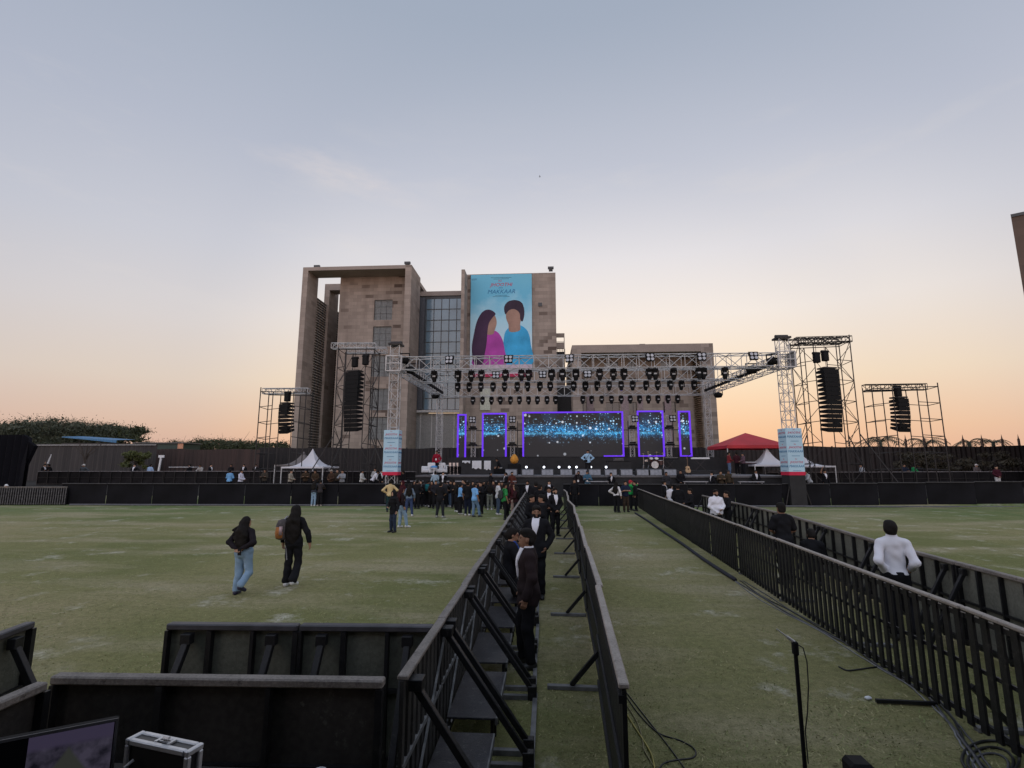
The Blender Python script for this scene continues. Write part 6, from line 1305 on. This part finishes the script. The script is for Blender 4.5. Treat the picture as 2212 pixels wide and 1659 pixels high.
for k, (o, r_, m, lab) in enumerate(((0, .014, CGY, 'thick grey cable along the foot of the slatted barrier'), (9, .011, CBK, 'black cable running beside the thick grey cable at the slatted barrier'), (-8, .009, mat('cable_pale', (.20, .20, .20), .5), 'thin pale cable running beside the slatted barrier foot'), (17, .010, CGY, 'grey cable nearest the slatted barrier planks'))): cable(lab, [(u + o + 4 * math.sin(i * 2.3 + k * 2), v) for i, (u, v) in enumerate(ed)], r_, m, group='cables along the slatted barrier', jit=.006)
cable('dark cloth-covered cable run along the far part of the slatted barrier', [(1588, 1252), (1520, 1208), (1470, 1172), (1430, 1146), (1395, 1122), (1372, 1108)], .045, mat('cable_cloth', (.016, .016, .026), .8), 'cable_cover', 'cable cover')
for k, sc in enumerate((1, .8, .62)): cable(('large loop of black cable at the lower right corner', 'middle loop of black cable inside the large loop', 'small grey loop inside the black cable loops')[k], [(2140 + 62 * sc * math.cos(t), 1640 + 40 * sc * math.sin(t) + 6 * k) for t in np.linspace(2.6, 8.4, 13)], .012 if k < 2 else .010, (CBK, CBK, CGY)[k], group='cable loops at the lower right')
cable('short black cable end poking out on the grass beside the slatted barrier', [(1812, 1440), (1830, 1448), (1855, 1446), (1900, 1440), (1930, 1442)], .010, CBK)
x, y = G(1893, 1520); b = MB(); b.bar((x, y, .03), (x + .62, y - .03, .03), .035, .035); tag(b.build('foot_bar', STEEL, None), 'black steel foot bar sticking out on the grass from the slatted barrier', 'foot bar'); b = MB(); b.box((x - .03, y + .09, .02), (.07, .05, .03), .4); tag(b.build('paper_scrap', WHT_, None, bevel=.01), 'crumpled white scrap beside the black foot bar on the grass', 'litter')
bz = P(1166, 382, 60); b = MB(); b.lathe((0, 0, 0), [(.01, -.2), (.06, -.1), (.08, 0), (.04, .15), (.01, .2)], 8); b.xf(Matrix.Rotation(PI / 2, 4, 'Y')); b.add([(-.05, 0, .02), (.08, 0, .02), (.02, -.42, .16), (-.05, -.4, .15)], [(0, 1, 2, 3)]); b.add([(-.05, 0, .02), (.08, 0, .02), (.02, .42, .16), (-.05, .4, .15)], [(0, 1, 2, 3)]); o = tag(b.build('bird', mat('bird_dark', (.05, .05, .055), .8), None), 'single small dark bird high in the sky above the poster', 'bird'); o.location = bz; o.scale = (.6, .6, .6)
# white chair at the far left
cx_, cy_ = G(8, 1090); r = thing('plastic_chair', 'white plastic chair at the left edge before the slatted barrier', 'chair', (cx_, cy_, 0), -2.0); MB().box((0, 0, .44), (.46, .46, .04)).build('seat', WHT_, r, bevel=.015); MB().box((0, -.22, .68), (.44, .035, .46)).build('backrest', WHT_, r, bevel=.015)
for i in (-1, 1):
    for j in (-1, 1): MB().tube((i * .2, j * .19, .42), (i * .23, j * .22, 0), .022, n=6).build('leg', WHT_, r)

# ---------------------------------------------------------------- the people
BK = (.012, .012, .014); DNV = (.012, .016, .032); LJ = (.22, .32, .43); MJ = (.10, .15, .24); DJ = (.025, .035, .06); WS = (.68, .68, .73); LB_ = (.18, .40, .70); WSH = (.55, .55, .55); SUIT = (.010, .010, .012); MAR = (.05, .010, .014)
AW, TO, LF, RT = 0, PI, PI / 2, -PI / 2
def PF(label, u, v, face=0, **k): x, y = G(u, v); return person(label, x, y, face, **k)
def PB(label, u, Y, face=0, **k): return person(label, XU(u, Y), Y, face, **k)
FINE = .0115; MID = .017
# two women walking away over the lawn
wa = PF('woman with windblown dark hair, dark top and pale blue jeans, walking away, hands behind back', 520, 1284, -.10, h=1.54, arms=('behind', 'behind'), legs=('stand', 'kick'), top=(.016, .013, .016), bottom=LJ, shoes=(.02, .02, .05), hair='windy', style='fem', girth=1.22, res=FINE, hem=1.02, lean=-1, head=(-25, 0), flare=.018)
wb = PF('woman with very long dark hair, all in black with white sneakers, walking away', 629, 1266, .05, h=1.72, arms=('down', 'arms_down_wide'), legs=('stand', 'back'), top=BK, bottom=BK, shoes=WSH, hair='verylong', style='fem', res=FINE, hem=.90, flare=.022)
def held(name, lab, cat, root, bld, m): pass
# phone behind the first woman's back, backpack on the second
q = wa.matrix_basis; f = MB(); f.box((0, 0, 0), (.075, .012, .15)); o = f.build('phone', SPK, None, bevel=.004); tag(o, 'black phone held behind the back of the woman in pale jeans', 'phone'); o.location = (wa.location.x + .035, wa.location.y - .225, .875)
bp = thing('backpack', 'grey and orange backpack hanging on the left side of the long-haired woman in black', 'backpack', (wb.location.x - .235, wb.location.y - .10, .98), .5); MB().lathe((0, 0, 0), [(.03, 0), (.115, .03), (.13, .16), (.125, .32), (.09, .42), (.02, .45)], 14).xf(Matrix.Diagonal((1.05, .8, 1, 1))).build('bag', mat('pack_grey', (.06, .05, .05), .8, 0, .4, 14), bp, True)
MB().lathe((-.03, -.02, .02), [(.02, 0), (.10, .03), (.115, .14), (.10, .26), (.02, .30)], 12).xf(Matrix.Diagonal((1.0, .82, 1, 1))).build('front_pocket', mat('pack_orange', (.35, .13, .03), .8, 0, .3, 9), bp, True); MB().tube((-.035, -.115, .12), (-.035, -.115, .30), .035, n=10).build('bottle', mat('bottle_pink', (.40, .28, .28), .3), bp, True)
f = MB(); f.path([(.02, .03, .42), (.09, .05, .50), (.14, .08, .47), (.13, .1, .30)], .018, 6); f.path([(.06, -.02, .02), (.10, -.04, -.18), (.13, -.06, -.42)], .010, 5); f.build('strap', mat('strap_pale', (.28, .28, .30), .7), bp)
# stewards in the aisle
PF('steward in dark brown-black suit standing in profile, nearest the camera in the aisle', 1141, 1440, LF + .12, h=1.74, arms=('down', 'down'), legs=('stand', 'rest'), top=(.022, .015, .016), bottom=(.010, .010, .012), style='suit', vneck=WS, res=.0095, girth=1.04, skin=2, hem=.74, head=(0, 4))
person('big bearded steward in open black suit over white shirt, facing the camera in the aisle', -.16, 10.6, TO - .15, h=1.78, arms=('pocket', 'pocket'), legs=('stand', 'out'), top=SUIT, bottom=BK, style='suit', vneck=WS, res=FINE, girth=1.14, skin=2, hem=.74, beard=True, lean=-6, head=(12, -6))

sw = person('steward woman with red glasses and blue lanyard, perched on the braced barrier', -.63, 9.35, RT + .35, h=1.66, arms=('lap', 'lap'), legs=(((.10, .16, .42), (.10, .26, .085)),) * 2, top=SUIT, bottom=BK, style='femjacket', hair='bun', res=FINE, girth=1.08, skin=1, lanyard=(.03, .08, .35), badge=True, glasses=True, pelvis=(0, 0, .76), lean=6, head=(-15, 2), hem=.80)
PF('young steward in black suit and open white shirt standing by the closed slat panels', 1200, 1158, TO + .35, h=1.75, arms=('clasp', 'clasp'), top=SUIT, bottom=BK, style='suit', vneck=WS, res=MID, skin=0, hem=.74, beard=True)
PF('steward in black suit half hidden behind the young steward at the right slat panels', 1187, 1146, TO, h=1.72, arms='clasp', top=SUIT, bottom=BK, style='suit', vneck=WS, res=MID, skin=2, hem=.74)
PF('steward with dark hair peering out behind the big bearded steward', 1149, 1185, TO + .9, h=1.66, arms='clasp', top=SUIT, bottom=BK, style='suit', res=MID, skin=1, hem=.74)
PF('steward in black in mid-aisle, back turned, pointing right with a raised arm', 1167, 1138, AW - .4, h=1.78, arms=('clasp', 'point'), top=SUIT, bottom=BK, style='suit', res=MID, skin=2, hem=.72, head=(-20, 0))
PF('steward in black suit with bright white shirt front at the far end of the aisle', 1140, 1112, TO - .2, h=1.78, arms='down', top=SUIT, bottom=BK, style='suit', vneck=WS, skin=2, hem=.74, beard=True)
PF('steward in dark suit with white shirt front at the far right of the aisle', 1187, 1104, TO, h=1.72, arms='down', top=SUIT, bottom=BK, style='suit', vneck=WS, skin=3, hem=.74)
PF('heavy steward with back turned standing deep in the aisle against the left braces', 1158, 1122, AW + .2, h=1.80, arms='down', top=SUIT, bottom=BK, style='suit', girth=1.2, skin=1, hem=.72)
PF('steward with dark shoes seen behind the big bearded steward, turned to the left', 1172, 1196, LF, h=1.72, arms='clasp', top=SUIT, bottom=BK, style='suit', res=MID, skin=1, hem=.74)
# crowd at the left of the aisle
PF('man in pale yellow shirt with rolled sleeves, hands on hips, back to the camera', 841, 1106, .25, h=1.76, arms='hips', top=(.55, .42, .22), bottom=(.02, .045, .05), style='formal', hem=.84, res=MID, legs=('rest', 'stand'))
PF('woman in black headscarf and long black top looking back towards the camera', 848, 1150, TO - .5, h=1.60, arms=('down', 'front'), top=BK, bottom=DJ, hair='hijab', style='fem', hem=.74, res=MID, skin=3, shoes=BK)
PF('woman in black top, pale blue jeans and white sneakers behind the black headscarf', 865, 1140, RT + .6, h=1.66, arms=('down', 'down'), legs=('stand', 'fwd'), top=(.016, .010, .012), bottom=LJ, shoes=WSH, hair='long', style='fem', hem=.90, res=MID, haircol=(.035, .010, .012))
PF('woman in grey-blue sweater with long dark hair and dark blue jeans, back to the camera', 883, 1115, .1, h=1.66, arms='down', top=(.13, .17, .22), bottom=(.04, .06, .13), shoes=WSH, hair='long', style='fem', hem=.92, legs='wide')
PF('person in maroon jacket with a red face scarf beside the man in pale yellow', 868, 1103, TO - .6, h=1.68, arms='down', top=MAR, bottom=BK, hair='hijab', style='fem', hem=.85)
PF('woman in black with raised hand near the barrier, right of the grey-blue sweater', 893, 1095, TO + .7, h=1.62, arms=('photo', 'down'), top=BK, bottom=BK, hair='long', style='fem', hem=.80)
PF('pale-faced woman in long black dress with a lanyard', 907.6, 1096, TO, h=1.66, arms=('clasp', 'clasp'), top=BK, bottom=BK, hair='long', style='fem', hem=.62, skin=3, lanyard=(.2, .2, .22))
p8 = PF('person in black carrying a teal backpack, back to the camera', 922.6, 1095, .1, h=1.66, arms=('photo', 'photo'), top=BK, bottom=BK, hair='short', shoes=WSH, hem=.86)
PF('person in oversized black tee and black-and-white sneakers standing alone, back to the camera', 950.5, 1118, -.3, h=1.76, arms=('front', 'front'), top=BK, bottom=(.02, .022, .026), shoes=(.30, .30, .28), sleeve='half', hem=.74, girth=1.1, legs='wide')
PF('person in black top and blue jeans with white shoes near the barrier', 973, 1095, TO - .9, h=1.64, arms='front', top=BK, bottom=MJ, shoes=WSH, hair='short', sleeve='half')
PF('woman in long black dress with white shoes left of the woman in bright blue shirt', 987, 1106, -.9, h=1.64, arms='front', top=BK, bottom=BK, shoes=WSH, hair='long', style='fem', hem=.55)
PF('woman in bright blue shirt and wide black trousers facing right', 994, 1111, RT + .3, h=1.63, arms=('front', 'crossed'), top=LB_, bottom=BK, shoes=WSH, hair='pony', style='fem', sleeve='half', hem=.94, flare=.04, skin=1)
PF('man in black tee and dark jeans with white shoes, back to the camera', 1010, 1114, -.2, h=1.76, arms=('down', 'down'), top=BK, bottom=DNV, shoes=WSH, sleeve='half', hem=.84, skin=1)
PF('man in light blue polo and light jeans holding a phone to his ear', 1025, 1117, RT + .75, h=1.68, arms=('phone', 'down'), legs=('stand', 'fwd'), top=LB_, bottom=(.14, .22, .33), shoes=(.05, .05, .05), sleeve='half', hem=.80, skin=1, haircol=(.02, .015, .012), res=MID)
PF('person in black standing right behind the man with the phone', 1038, 1110, TO - .7, h=1.70, arms='crossed', top=BK, bottom=BK, hair='short')
PF('long-haired woman in black looking over between the two blue shirts', 1021, 1101, TO + .2, h=1.66, arms='down', top=BK, bottom=BK, hair='long', style='fem', skin=0)
PF('person in black top and grey trousers with white shoes, back to the camera', 1058, 1102, .05, h=1.64, arms=('pocket', 'pocket'), top=BK, bottom=(.16, .17, .15), shoes=WSH, hair='long', style='fem', hem=.92, legs='rest')
PF('man in white raglan tee with grey sleeves and jeans, looking right', 1076, 1112, RT + .3, h=1.76, arms=('down', 'front'), top=(.52, .52, .53), bottom=(.06, .085, .13), shoes=WSH, sleeve='half', hem=.82)
p20 = PF('man in green tee and black trousers with a grey backpack', 1090, 1123, RT + .5, h=1.72, arms=('down', 'down'), legs=('fwd', 'stand'), top=(.03, .22, .06), bottom=BK, shoes=BK, sleeve='half', hem=.84, skin=1, res=MID)
PF('woman in maroon top with pale trousers beside the aisle barrier', 1107, 1114, RT, h=1.66, arms=('front', 'front'), top=MAR, bottom=(.28, .20, .17), hair='long', style='fem', hem=.66, haircol=(.03, .01, .01))
PF('person in dark brown top behind the man in white raglan', 1066, 1099, TO - .3, h=1.68, arms='crossed', top=(.03, .018, .018), bottom=BK, hair='long', style='fem')
PF('man in black with face turned left, between the black tee and the phone man', 1004, 1099, LF - .4, h=1.70, arms='front', top=BK, bottom=BK)
PF('person in black beside the aisle barrier below the maroon top', 1114, 1124, LF, h=1.62, arms='front', top=(.03, .012, .014), bottom=BK, hair='long', style='fem')
PF('person in dark grey top left of the man in oversized black tee', 940, 1099, TO + .4, h=1.68, arms='clasp', top=(.02, .02, .025), bottom=BK)
PF('woman in dark dress between the grey trousers and the raglan tee', 1046, 1096, TO, h=1.60, arms='phone', top=BK, bottom=BK, hair='long', style='fem', hem=.7)
for lab, u, v, face, k in (('person in black hoodie squeezed between the maroon jacket and the raised hand', 880, 1097, AW, dict(top=BK, hair='hijab', style='fem')),
        ('man in black with short hair left of the pale-faced woman', 900, 1099, AW - .3, dict(top=BK, arms='crossed')),
        ('woman in dark brown with loose hair right of the teal backpack', 932, 1097, TO - .3, dict(top=(.03, .018, .016), hair='long', style='fem', arms='front')),
        ('man in dark grey tee behind the oversized black tee', 961, 1096, AW, dict(top=(.03, .03, .034), sleeve='half', arms='photo')),
        ('woman in black with folded arms left of the long black dress', 980, 1098, TO + .5, dict(top=BK, hair='long', style='fem', arms='crossed')),
        ('man in charcoal shirt behind the bright blue shirt', 999, 1096, TO, dict(top=(.028, .026, .03), arms='front')),
        ('person in black cap behind the man with the phone', 1031, 1097, AW, dict(top=BK, hair='cap', arms='photo')),
        ('woman in black looking right beside the grey trousers', 1052, 1098, RT, dict(top=BK, hair='long', style='fem', arms='front')),
        ('man in brown-black jacket behind the green tee', 1085, 1100, TO - .4, dict(top=(.026, .018, .016), arms='crossed')),
        ('woman in dark plum top between the green tee and the maroon top', 1099, 1104, RT + .4, dict(top=(.05, .014, .03), hair='long', style='fem', arms='front')),
        ('man in black bending toward the barrier right of the blue jeans', 979, 1093, AW + .2, dict(top=BK, arms='lean', lean=12))):
    PF(lab, u, v, face, h=1.62 + .02 * (int(u) % 7), bottom=BK, skin=int(u) % 4, **k)
def pack(root, lab, colr):
    c = math.cos(root.rotation_euler.z); s_ = math.sin(root.rotation_euler.z); o = thing('backpack', lab, 'backpack', (root.location.x + .21 * s_, root.location.y - .21 * c, root.location.z + 1.0), root.rotation_euler.z); f = MB(); f.box((0, 0, .2), (.30, .17, .42)); f.build('bag', cloth(colr), o, bevel=.06); f = MB(); f.box((0, -.10, .12), (.24, .06, .2)); f.build('front_pocket', cloth(tuple(q * .8 for q in colr)), o, bevel=.03)
    f = MB()
    for i in (-1, 1): f.path([(i * .10, .08, .40), (i * .13, .16, .47), (i * .14, .32, .42), (i * .14, .36, .25)], .018, 5)
    f.build('strap', SPK, o)
pack(p8, 'teal backpack on the back of the person in black', (.02, .14, .16)); pack(p20, 'grey backpack on the back of the man in green tee', (.05, .055, .055))
for lab, u, k in (('woman in denim jacket and light jeans leaning over the black barrier', 701, dict(top=(.03, .035, .045), bottom=LJ, shoes=WSH, hair='long')), ('woman in dark brown jacket and pale shoes leaning over the black barrier', 713.5, dict(top=(.035, .030, .032), bottom=BK, shoes=(.35, .30, .26), hair='short', sleeve='half'))):
    x, y = G(u, 1089); person(lab, x, FB(x) - .42, -.1 if u < 705 else .25, h=1.66, arms='lean', style='fem', lean=6, **k)
# right of the aisle, before the stage
PF('bearded man in black with a hanging badge, phone at his ear, right of the aisle', 1251, 1090, TO - .2, h=1.76, arms=('down', 'phone'), top=(.016, .013, .015), bottom=BK, badge=True, lanyard=(.05, .05, .05), beard=True, skin=1, res=MID)
PF('man in blue denim shirt and light jeans with arms folded, facing the camera', 1270, 1090, TO - .1, h=1.78, arms='crossed', legs=('wide', 'rest'), top=(.045, .11, .17), bottom=LJ, shoes=BK, hair='cap', badge=True, res=MID, haircol=(.03, .07, .12))
PF('man in blue denim jacket half behind the man with folded arms', 1280, 1087, AW - .5, h=1.78, arms=('down', 'lean'), top=(.045, .11, .17), bottom=(.13, .2, .28))
PF('woman in white long-sleeved top with dark hair, hand on hip', 1333, 1107, RT + .9, h=1.68, arms=('hips', 'down'), top=(.62, .60, .60), bottom=BK, hair='long', style='fem', hem=.92, flare=.02, res=MID)
PF('man in navy tee with crest and brown trousers, arms folded', 1353, 1106, TO + .1, h=1.72, arms='crossed', top=(.015, .022, .045), bottom=(.055, .038, .028), shoes=BK, sleeve='half', badge=False, skin=0, res=MID, hem=.84)
PF('person in green top with red head covering behind the man in navy tee', 1364, 1102, RT, h=1.72, arms=('photo', 'photo'), top=(.02, .30, .07), bottom=BK, hair='cap', haircol=(.35, .03, .04))
PF('person in black at the near end of the slatted barrier', 1374, 1104, LF, h=1.70, arms='down', top=BK, bottom=BK)
PB('steward in black standing against the barrier left of the man with phone', 1240, 33.0, TO, h=1.72, arms='down', top=SUIT, bottom=BK, style='suit', hem=.74)
# walkway between the slatted and the studded barriers
ry = 8.5; rx = XU(1936, 8.5, 1250)
person('man in crisp white shirt and black trousers striding away along the right walkway', rx, ry, -.28, h=1.74, arms=(((.245, -.17, 1.13), (.14, -.02, .98)), ((.215, -.15, 1.12), (.235, .10, 1.0))), legs=('stand', 'back'), top=WS, bottom=(.010, .010, .012), style='formal', hem=.93, res=.0095, girth=.86, skin=1, head=(-15, 0))
PF('stout man in white shirt facing the camera in the right walkway', 1552, 1166, TO + .15, h=1.74, arms=('front', 'clasp'), top=WS, bottom=BK, style='formal', hem=.84, res=FINE, girth=1.2, skin=1, beard=True)
PF('person in black right behind the stout man in white shirt', 1576, 1162, LF, h=1.66, arms='front', top=BK, bottom=BK, res=MID)
person('man in black tee seen from behind leaning on the far side of the slatted barrier', 5.35, 12.1, .15, h=1.76, arms=('front', 'clasp'), top=BK, bottom=BK, sleeve='half', res=FINE, girth=1.08, skin=2, hem=.84)
person('person in black crouching beside the man in black tee', 5.85, 11.9, -.5, h=1.68, arms='lap', legs=(((.10, .40, .45), (.10, .20, .085)),) * 2, pelvis=(0, 0, .46), lean=14, top=BK, bottom=BK, hair='short', res=FINE)
PF('steward in black suit at the start of the right walkway, looking right', 1437, 1110, RT, h=1.76, arms='clasp', top=SUIT, bottom=BK, style='suit', hem=.74, vneck=WS)
PF('man in white shirt, back turned, beside the broad steward in the right walkway', 1452, 1128, RT + .5, h=1.72, arms='front', top=WS, bottom=BK, style='formal')
PF('broad steward in black suit facing away in the right walkway', 1468, 1131, AW, h=1.74, arms='clasp', top=SUIT, bottom=BK, style='suit', girth=1.2, hem=.74)
PF('person in black looking left in the right walkway, right of the broad steward', 1495, 1138, LF, h=1.60, arms='front', top=BK, bottom=BK)
# pit and bank behind the black barrier, left
for lab, u, Y, face, k in (
    ('man in light blue shirt behind the black barrier at the far left', 737 / 2.458 * .6777 + 533.5 - 203.2, 36, RT, None),):
    pass
PIT = [('man in light blue shirt near the left end of the pit', 499, 35.5, AW, dict(top=(.16, .36, .62), arms='front')),
       ('man in white shirt writing on a board in the pit', 523, 35.2, RT, dict(top=(.55, .56, .66), arms='front', style='formal')),
       ('man in brown top standing in the pit right of the white-shirted writer', 574, 36, TO, dict(top=(.045, .038, .03), arms='crossed')),
       ('man in pale shirt and dark waistcoat at the left of the brown uniforms', 630, 35.3, RT, dict(top=(.30, .27, .22), arms='front')),
       ('policeman in brown uniform with cap nearest the left in the pit', 662, 36, TO + .3, dict(top=(.050, .034, .022), arms='crossed', hair='cap')),
       ('policeman in brown uniform bending forward in the pit', 684, 35.6, TO, dict(top=(.050, .034, .022), arms='front', lean=12)),
       ('policeman in brown uniform with pale cap under the white tent', 717, 35.4, TO - .2, dict(top=(.050, .030, .020), arms='front', hair='cap', haircol=(.28, .24, .2))),
       ('policeman in brown uniform right of the pale cap', 730, 36.2, TO, dict(top=(.045, .034, .024), arms='down')),
       ('person in grey top below the right leg of the white tent', 741, 35.2, TO, dict(top=(.22, .23, .25), arms='lean')),
       ('man in white shirt and dark hat facing right, right of the tent', 783, 35.4, RT, dict(top=(.5, .5, .48), arms='front', hair='cap')),
       ('man in white shirt bending over in the pit', 806, 36.0, RT + .4, dict(top=WS, arms='lean', style='formal', lean=30)),
       ('steward in black waistcoat over white shirt left of the pit bag strap', 826, 35.4, TO + .5, dict(top=SUIT, style='suit', vneck=WS, arms='clasp', hem=.74)),
       ('steward with white sleeves sitting low left of the box banner', 811, 37.5, TO, dict(top=(.42, .42, .42), arms='front')),
       ('man in white shirt with crossing dark straps left of the box banner', 836 - 8, 36.6, AW, dict(top=(.5, .5, .5), arms='behind', style='formal')),
       ('steward in black suit behind the man in pale yellow', 872, 36.0 - .9, LF, dict(top=SUIT, style='suit', arms='clasp', hem=.74)),
       ('steward in white shirt and hanging badge behind the crowd', 958, 34.9, TO, dict(top=SUIT, style='suit', vneck=WS, arms='clasp', hem=.74, badge=True)),
       ('person in pale blue top seen over the crowd below the man in red', 941, 35.0, AW, dict(top=(.30, .40, .48), arms='down')),
       ('man with dark cap looking down behind the crowd', 1060, 34.9, RT, dict(top=BK, hair='cap', arms='front')),
       ('steward in suit with pale collar behind the aisle end', 1093, 34.8, LF, dict(top=SUIT, style='suit', vneck=WS, arms='clasp', hem=.74)),
       ('bearded man in rust-red shirt beside the steward with pale collar', 1106, 34.9, TO + .3, dict(top=(.09, .03, .022), arms='down', beard=True)),
       ('man adjusting his cap behind the woman in white top', 1319, 34.8, TO, dict(top=SUIT, style='suit', vneck=WS, arms=('down', 'photo'), hem=.74)),
       ('steward in black with hands raised before the right stage wing', 1625 * 0 + 1504 - 35, 35.2, TO - .3, dict(top=SUIT, style='suit', arms='clasp', hem=.74)),
       ('dark-skinned man in grey top sitting behind the right black barrier', 1618 * 0 + 1448 - 10, 34.9, TO, dict(top=(.03, .03, .035), arms='clasp')),
       ('steward in open suit and white shirt looking down behind the right barrier', 1528 + 9, 34.9, LF, dict(top=SUIT, style='suit', vneck=WS, arms='clasp', hem=.74)),
       ('policeman in brown uniform behind the right barrier', 1555, 35.1, TO, dict(top=(.05, .038, .025), arms='crossed')),
       ('second policeman in brown uniform with cap behind the right barrier', 1572, 35.4, TO + .2, dict(top=(.05, .038, .025), arms='down', hair='cap')),
       ('lone steward with white shirt front before the red canopy', 1631, 35.2, TO, dict(top=SUIT, style='suit', vneck=WS, arms='clasp', hem=.74)),
       ('person in dark navy seen from behind leaning at the foot of the right box banner', 1719, 34.7, AW, dict(top=(.012, .014, .022), arms='lean')),
       ('man in pale grey shirt bending right of the right box banner', 1746, 35.5, LF, dict(top=(.36, .38, .40), arms='lean', lean=18)),
       ('steward in black suit with white front holding a pale sheet, right of the box banner', 1779, 35.6, TO + .2, dict(top=SUIT, style='suit', vneck=WS, arms=('down', 'up'), hem=.74))]
for i, (lab, u, Y, face, k) in enumerate(PIT):
    k = dict(k); k.setdefault('skin', i % 4); PB(lab, u, Y, face, h=1.72, bottom=BK, **k)
BANK = [('steward in black suit with pale tie far left before the grey corrugated wall', 97, 43.2, RT, dict(top=SUIT, style='suit', vneck=WS, arms='crossed')), ('steward in black holding up a white paper roll', 107, 43.5, LF, dict(top=SUIT, arms=('up', 'down'))),
        ('person in grey with white cap before the bare grey tree', 182, 43.4, TO, dict(top=(.06, .07, .08), hair='cap', haircol=(.5, .48, .45), arms='hips')), ('large steward in black suit and white shirt below the yellow-green tree', 292, 43.2, TO, dict(top=SUIT, style='suit', vneck=WS, arms='hips', girth=1.2)),
        ('man in pale blue shirt back turned right of the yellow-green tree', 326, 43.4, AW, dict(top=(.30, .42, .62), arms='front')), ('steward in black suit with white sash before the brown wall', 411, 43.0, LF, dict(top=SUIT, style='suit', vneck=WS, arms='crossed', girth=1.1)),
        ('person in pale striped top bending before the brown wall', 436, 43.2, TO, dict(top=(.30, .29, .28), arms='lean', lean=15)), ('steward with white collar left of the scaffold at the brown wall', 456, 43.3, RT, dict(top=SUIT, style='suit', vneck=WS, arms='clasp')),
        ('steward in black with white tie under the small left scaffold', 528, 44, TO, dict(top=SUIT, style='suit', vneck=WS, arms='clasp')), ('steward in black with white shirt right of the small left scaffold legs', 553, 44.5, TO, dict(top=SUIT, style='suit', vneck=WS, arms='clasp')), ('steward standing dark at the left under the small scaffold', 500, 44.6, TO, dict(top=SUIT, style='suit', arms='clasp')),
        ('man in white shirt on the right bank behind the barriers', 1862, 42.9, LF, dict(top=(.5, .52, .56), arms='front', lean=8)), ('person in navy on the right bank left of the green shirt', 1952, 43.2, TO, dict(top=(.015, .02, .035), arms='lean')), ('person in bright green shirt on the right bank', 1908 + 60, 43.3, RT, dict(top=(.02, .20, .07), arms='lean', lean=20)), ('person in black on the right bank right of the green shirt', 1984, 43.2, AW, dict(top=BK, arms='down')),
        ('person in maroon top and white trousers standing before the dry leaning bush', 2110 + 40, 40.3, TO, dict(top=(.05, .012, .02), arms='clasp')), ('person with white helmet high on the right bank', 2108, 45.5, TO, dict(top=(.12, .1, .1), hair='cap', haircol=(.55, .5, .48), arms='front'))]
for i, (lab, u, Y, face, k) in enumerate(BANK):
    k = dict(k); k.setdefault('skin', i % 4)
    if k.get('style') == 'suit': k.setdefault('hem', .74)
    PB(lab, u, Y, face, h=1.74, bottom=(.5, .5, .5) if 'white trousers' in lab else BK, **k)
b = MB(); x = XU(108, 43.4); b.tube((x - .1, 43.3, 2.75), (x + .12, 43.3, 3.55), .07, .03, 8); tag(b.build('paper_roll', WHT_, None), 'white paper roll held up before the grey corrugated wall', 'paper')
# on the stage
mb = person('man in pale blue shirt and neon yellow shoes, hands on hips, on the stage', XU(1270, 36.9), 36.9, TO, h=1.76, arms='hips', legs='wide', top=(.32, .50, .68), bottom=BK, shoes=(.50, .60, .08), style='formal', hem=.84, z=SZ, res=MID, skin=1)
b = MB(); b.box((mb.location.x - .16, 36.72, SZ + 1.0), (.22, .09, .17)); o = b.build('crossbody_bag', SPK, None, bevel=.02); tag(o, 'small black crossbody bag of the man in pale blue on the stage', 'bag'); f = MB(); f.path([(mb.location.x - .16, 36.70, SZ + 1.08), (mb.location.x - .04, 36.715, SZ + 1.28), (mb.location.x + .11, 36.76, SZ + 1.47)], .014, 5); f.build('strap', SPK, o)
person('man in red hooded top with a white badge standing at the left of the stage', XU(943, 37.4), 37.4, TO, h=1.76, arms=('pocket', 'down'), top=(.26, .012, .03), bottom=BK, badge=True, z=SZ, skin=2, res=MID)
person('seated man in dark top and white trousers bending left of the centre LED screen', XU(1081, 41.1), 41.0, LF, h=1.72, arms='lap', legs='sit', pelvis=(0, 0, .52), lean=24, top=BK, bottom=(.5, .5, .5), z=SZ, skin=1)
zd_ = gz(42.2) + .947
person('man in dark red checked shirt under the red canopy', XU(1575, 41.2), 41.2, RT, h=1.76, arms='front', top=(.20, .03, .035), bottom=MJ, z=zd_, skin=1); person('man in maroon jacket standing under the red canopy', XU(1592, 41.6), 41.6, AW, h=1.76, arms='front', top=(.06, .018, .025), bottom=BK, z=zd_); person('person in grey-mauve top with a cap under the red canopy', XU(1606, 41.0), 41.0, LF, h=1.70, arms='front', top=(.12, .075, .095), bottom=BK, hair='cap', z=zd_)
x, y = G(2, 1085); person('person with white cap sitting at the extreme left edge of the photo', cx_ - .02, cy_, -2.0, h=1.70, arms='lap', legs='sit', pelvis=(0, 0, .56), top=(.10, .03, .03), bottom=(.03, .04, .07), hair='cap', haircol=(.6, .6, .6), z=0)

x = XU(345, 43.5); r = thing('sign_post', 'white slanted post standing before the brown wall joint at the left', 'post', (x, 43.5, gz(43.5))); MB().bar((-.12, 0, 0), (.08, 0, 2.35), .12).build('post', WHT_, r); MB().box((.10, 0, 2.42), (.5, .1, .22)).build('head', WHT_, r)
table('white folding table before the brown wall, left of the steward with white sash', XU(395, 43.6), 43.9, gz(43.6), 2.4, .8, 1.5, WHT_, False)
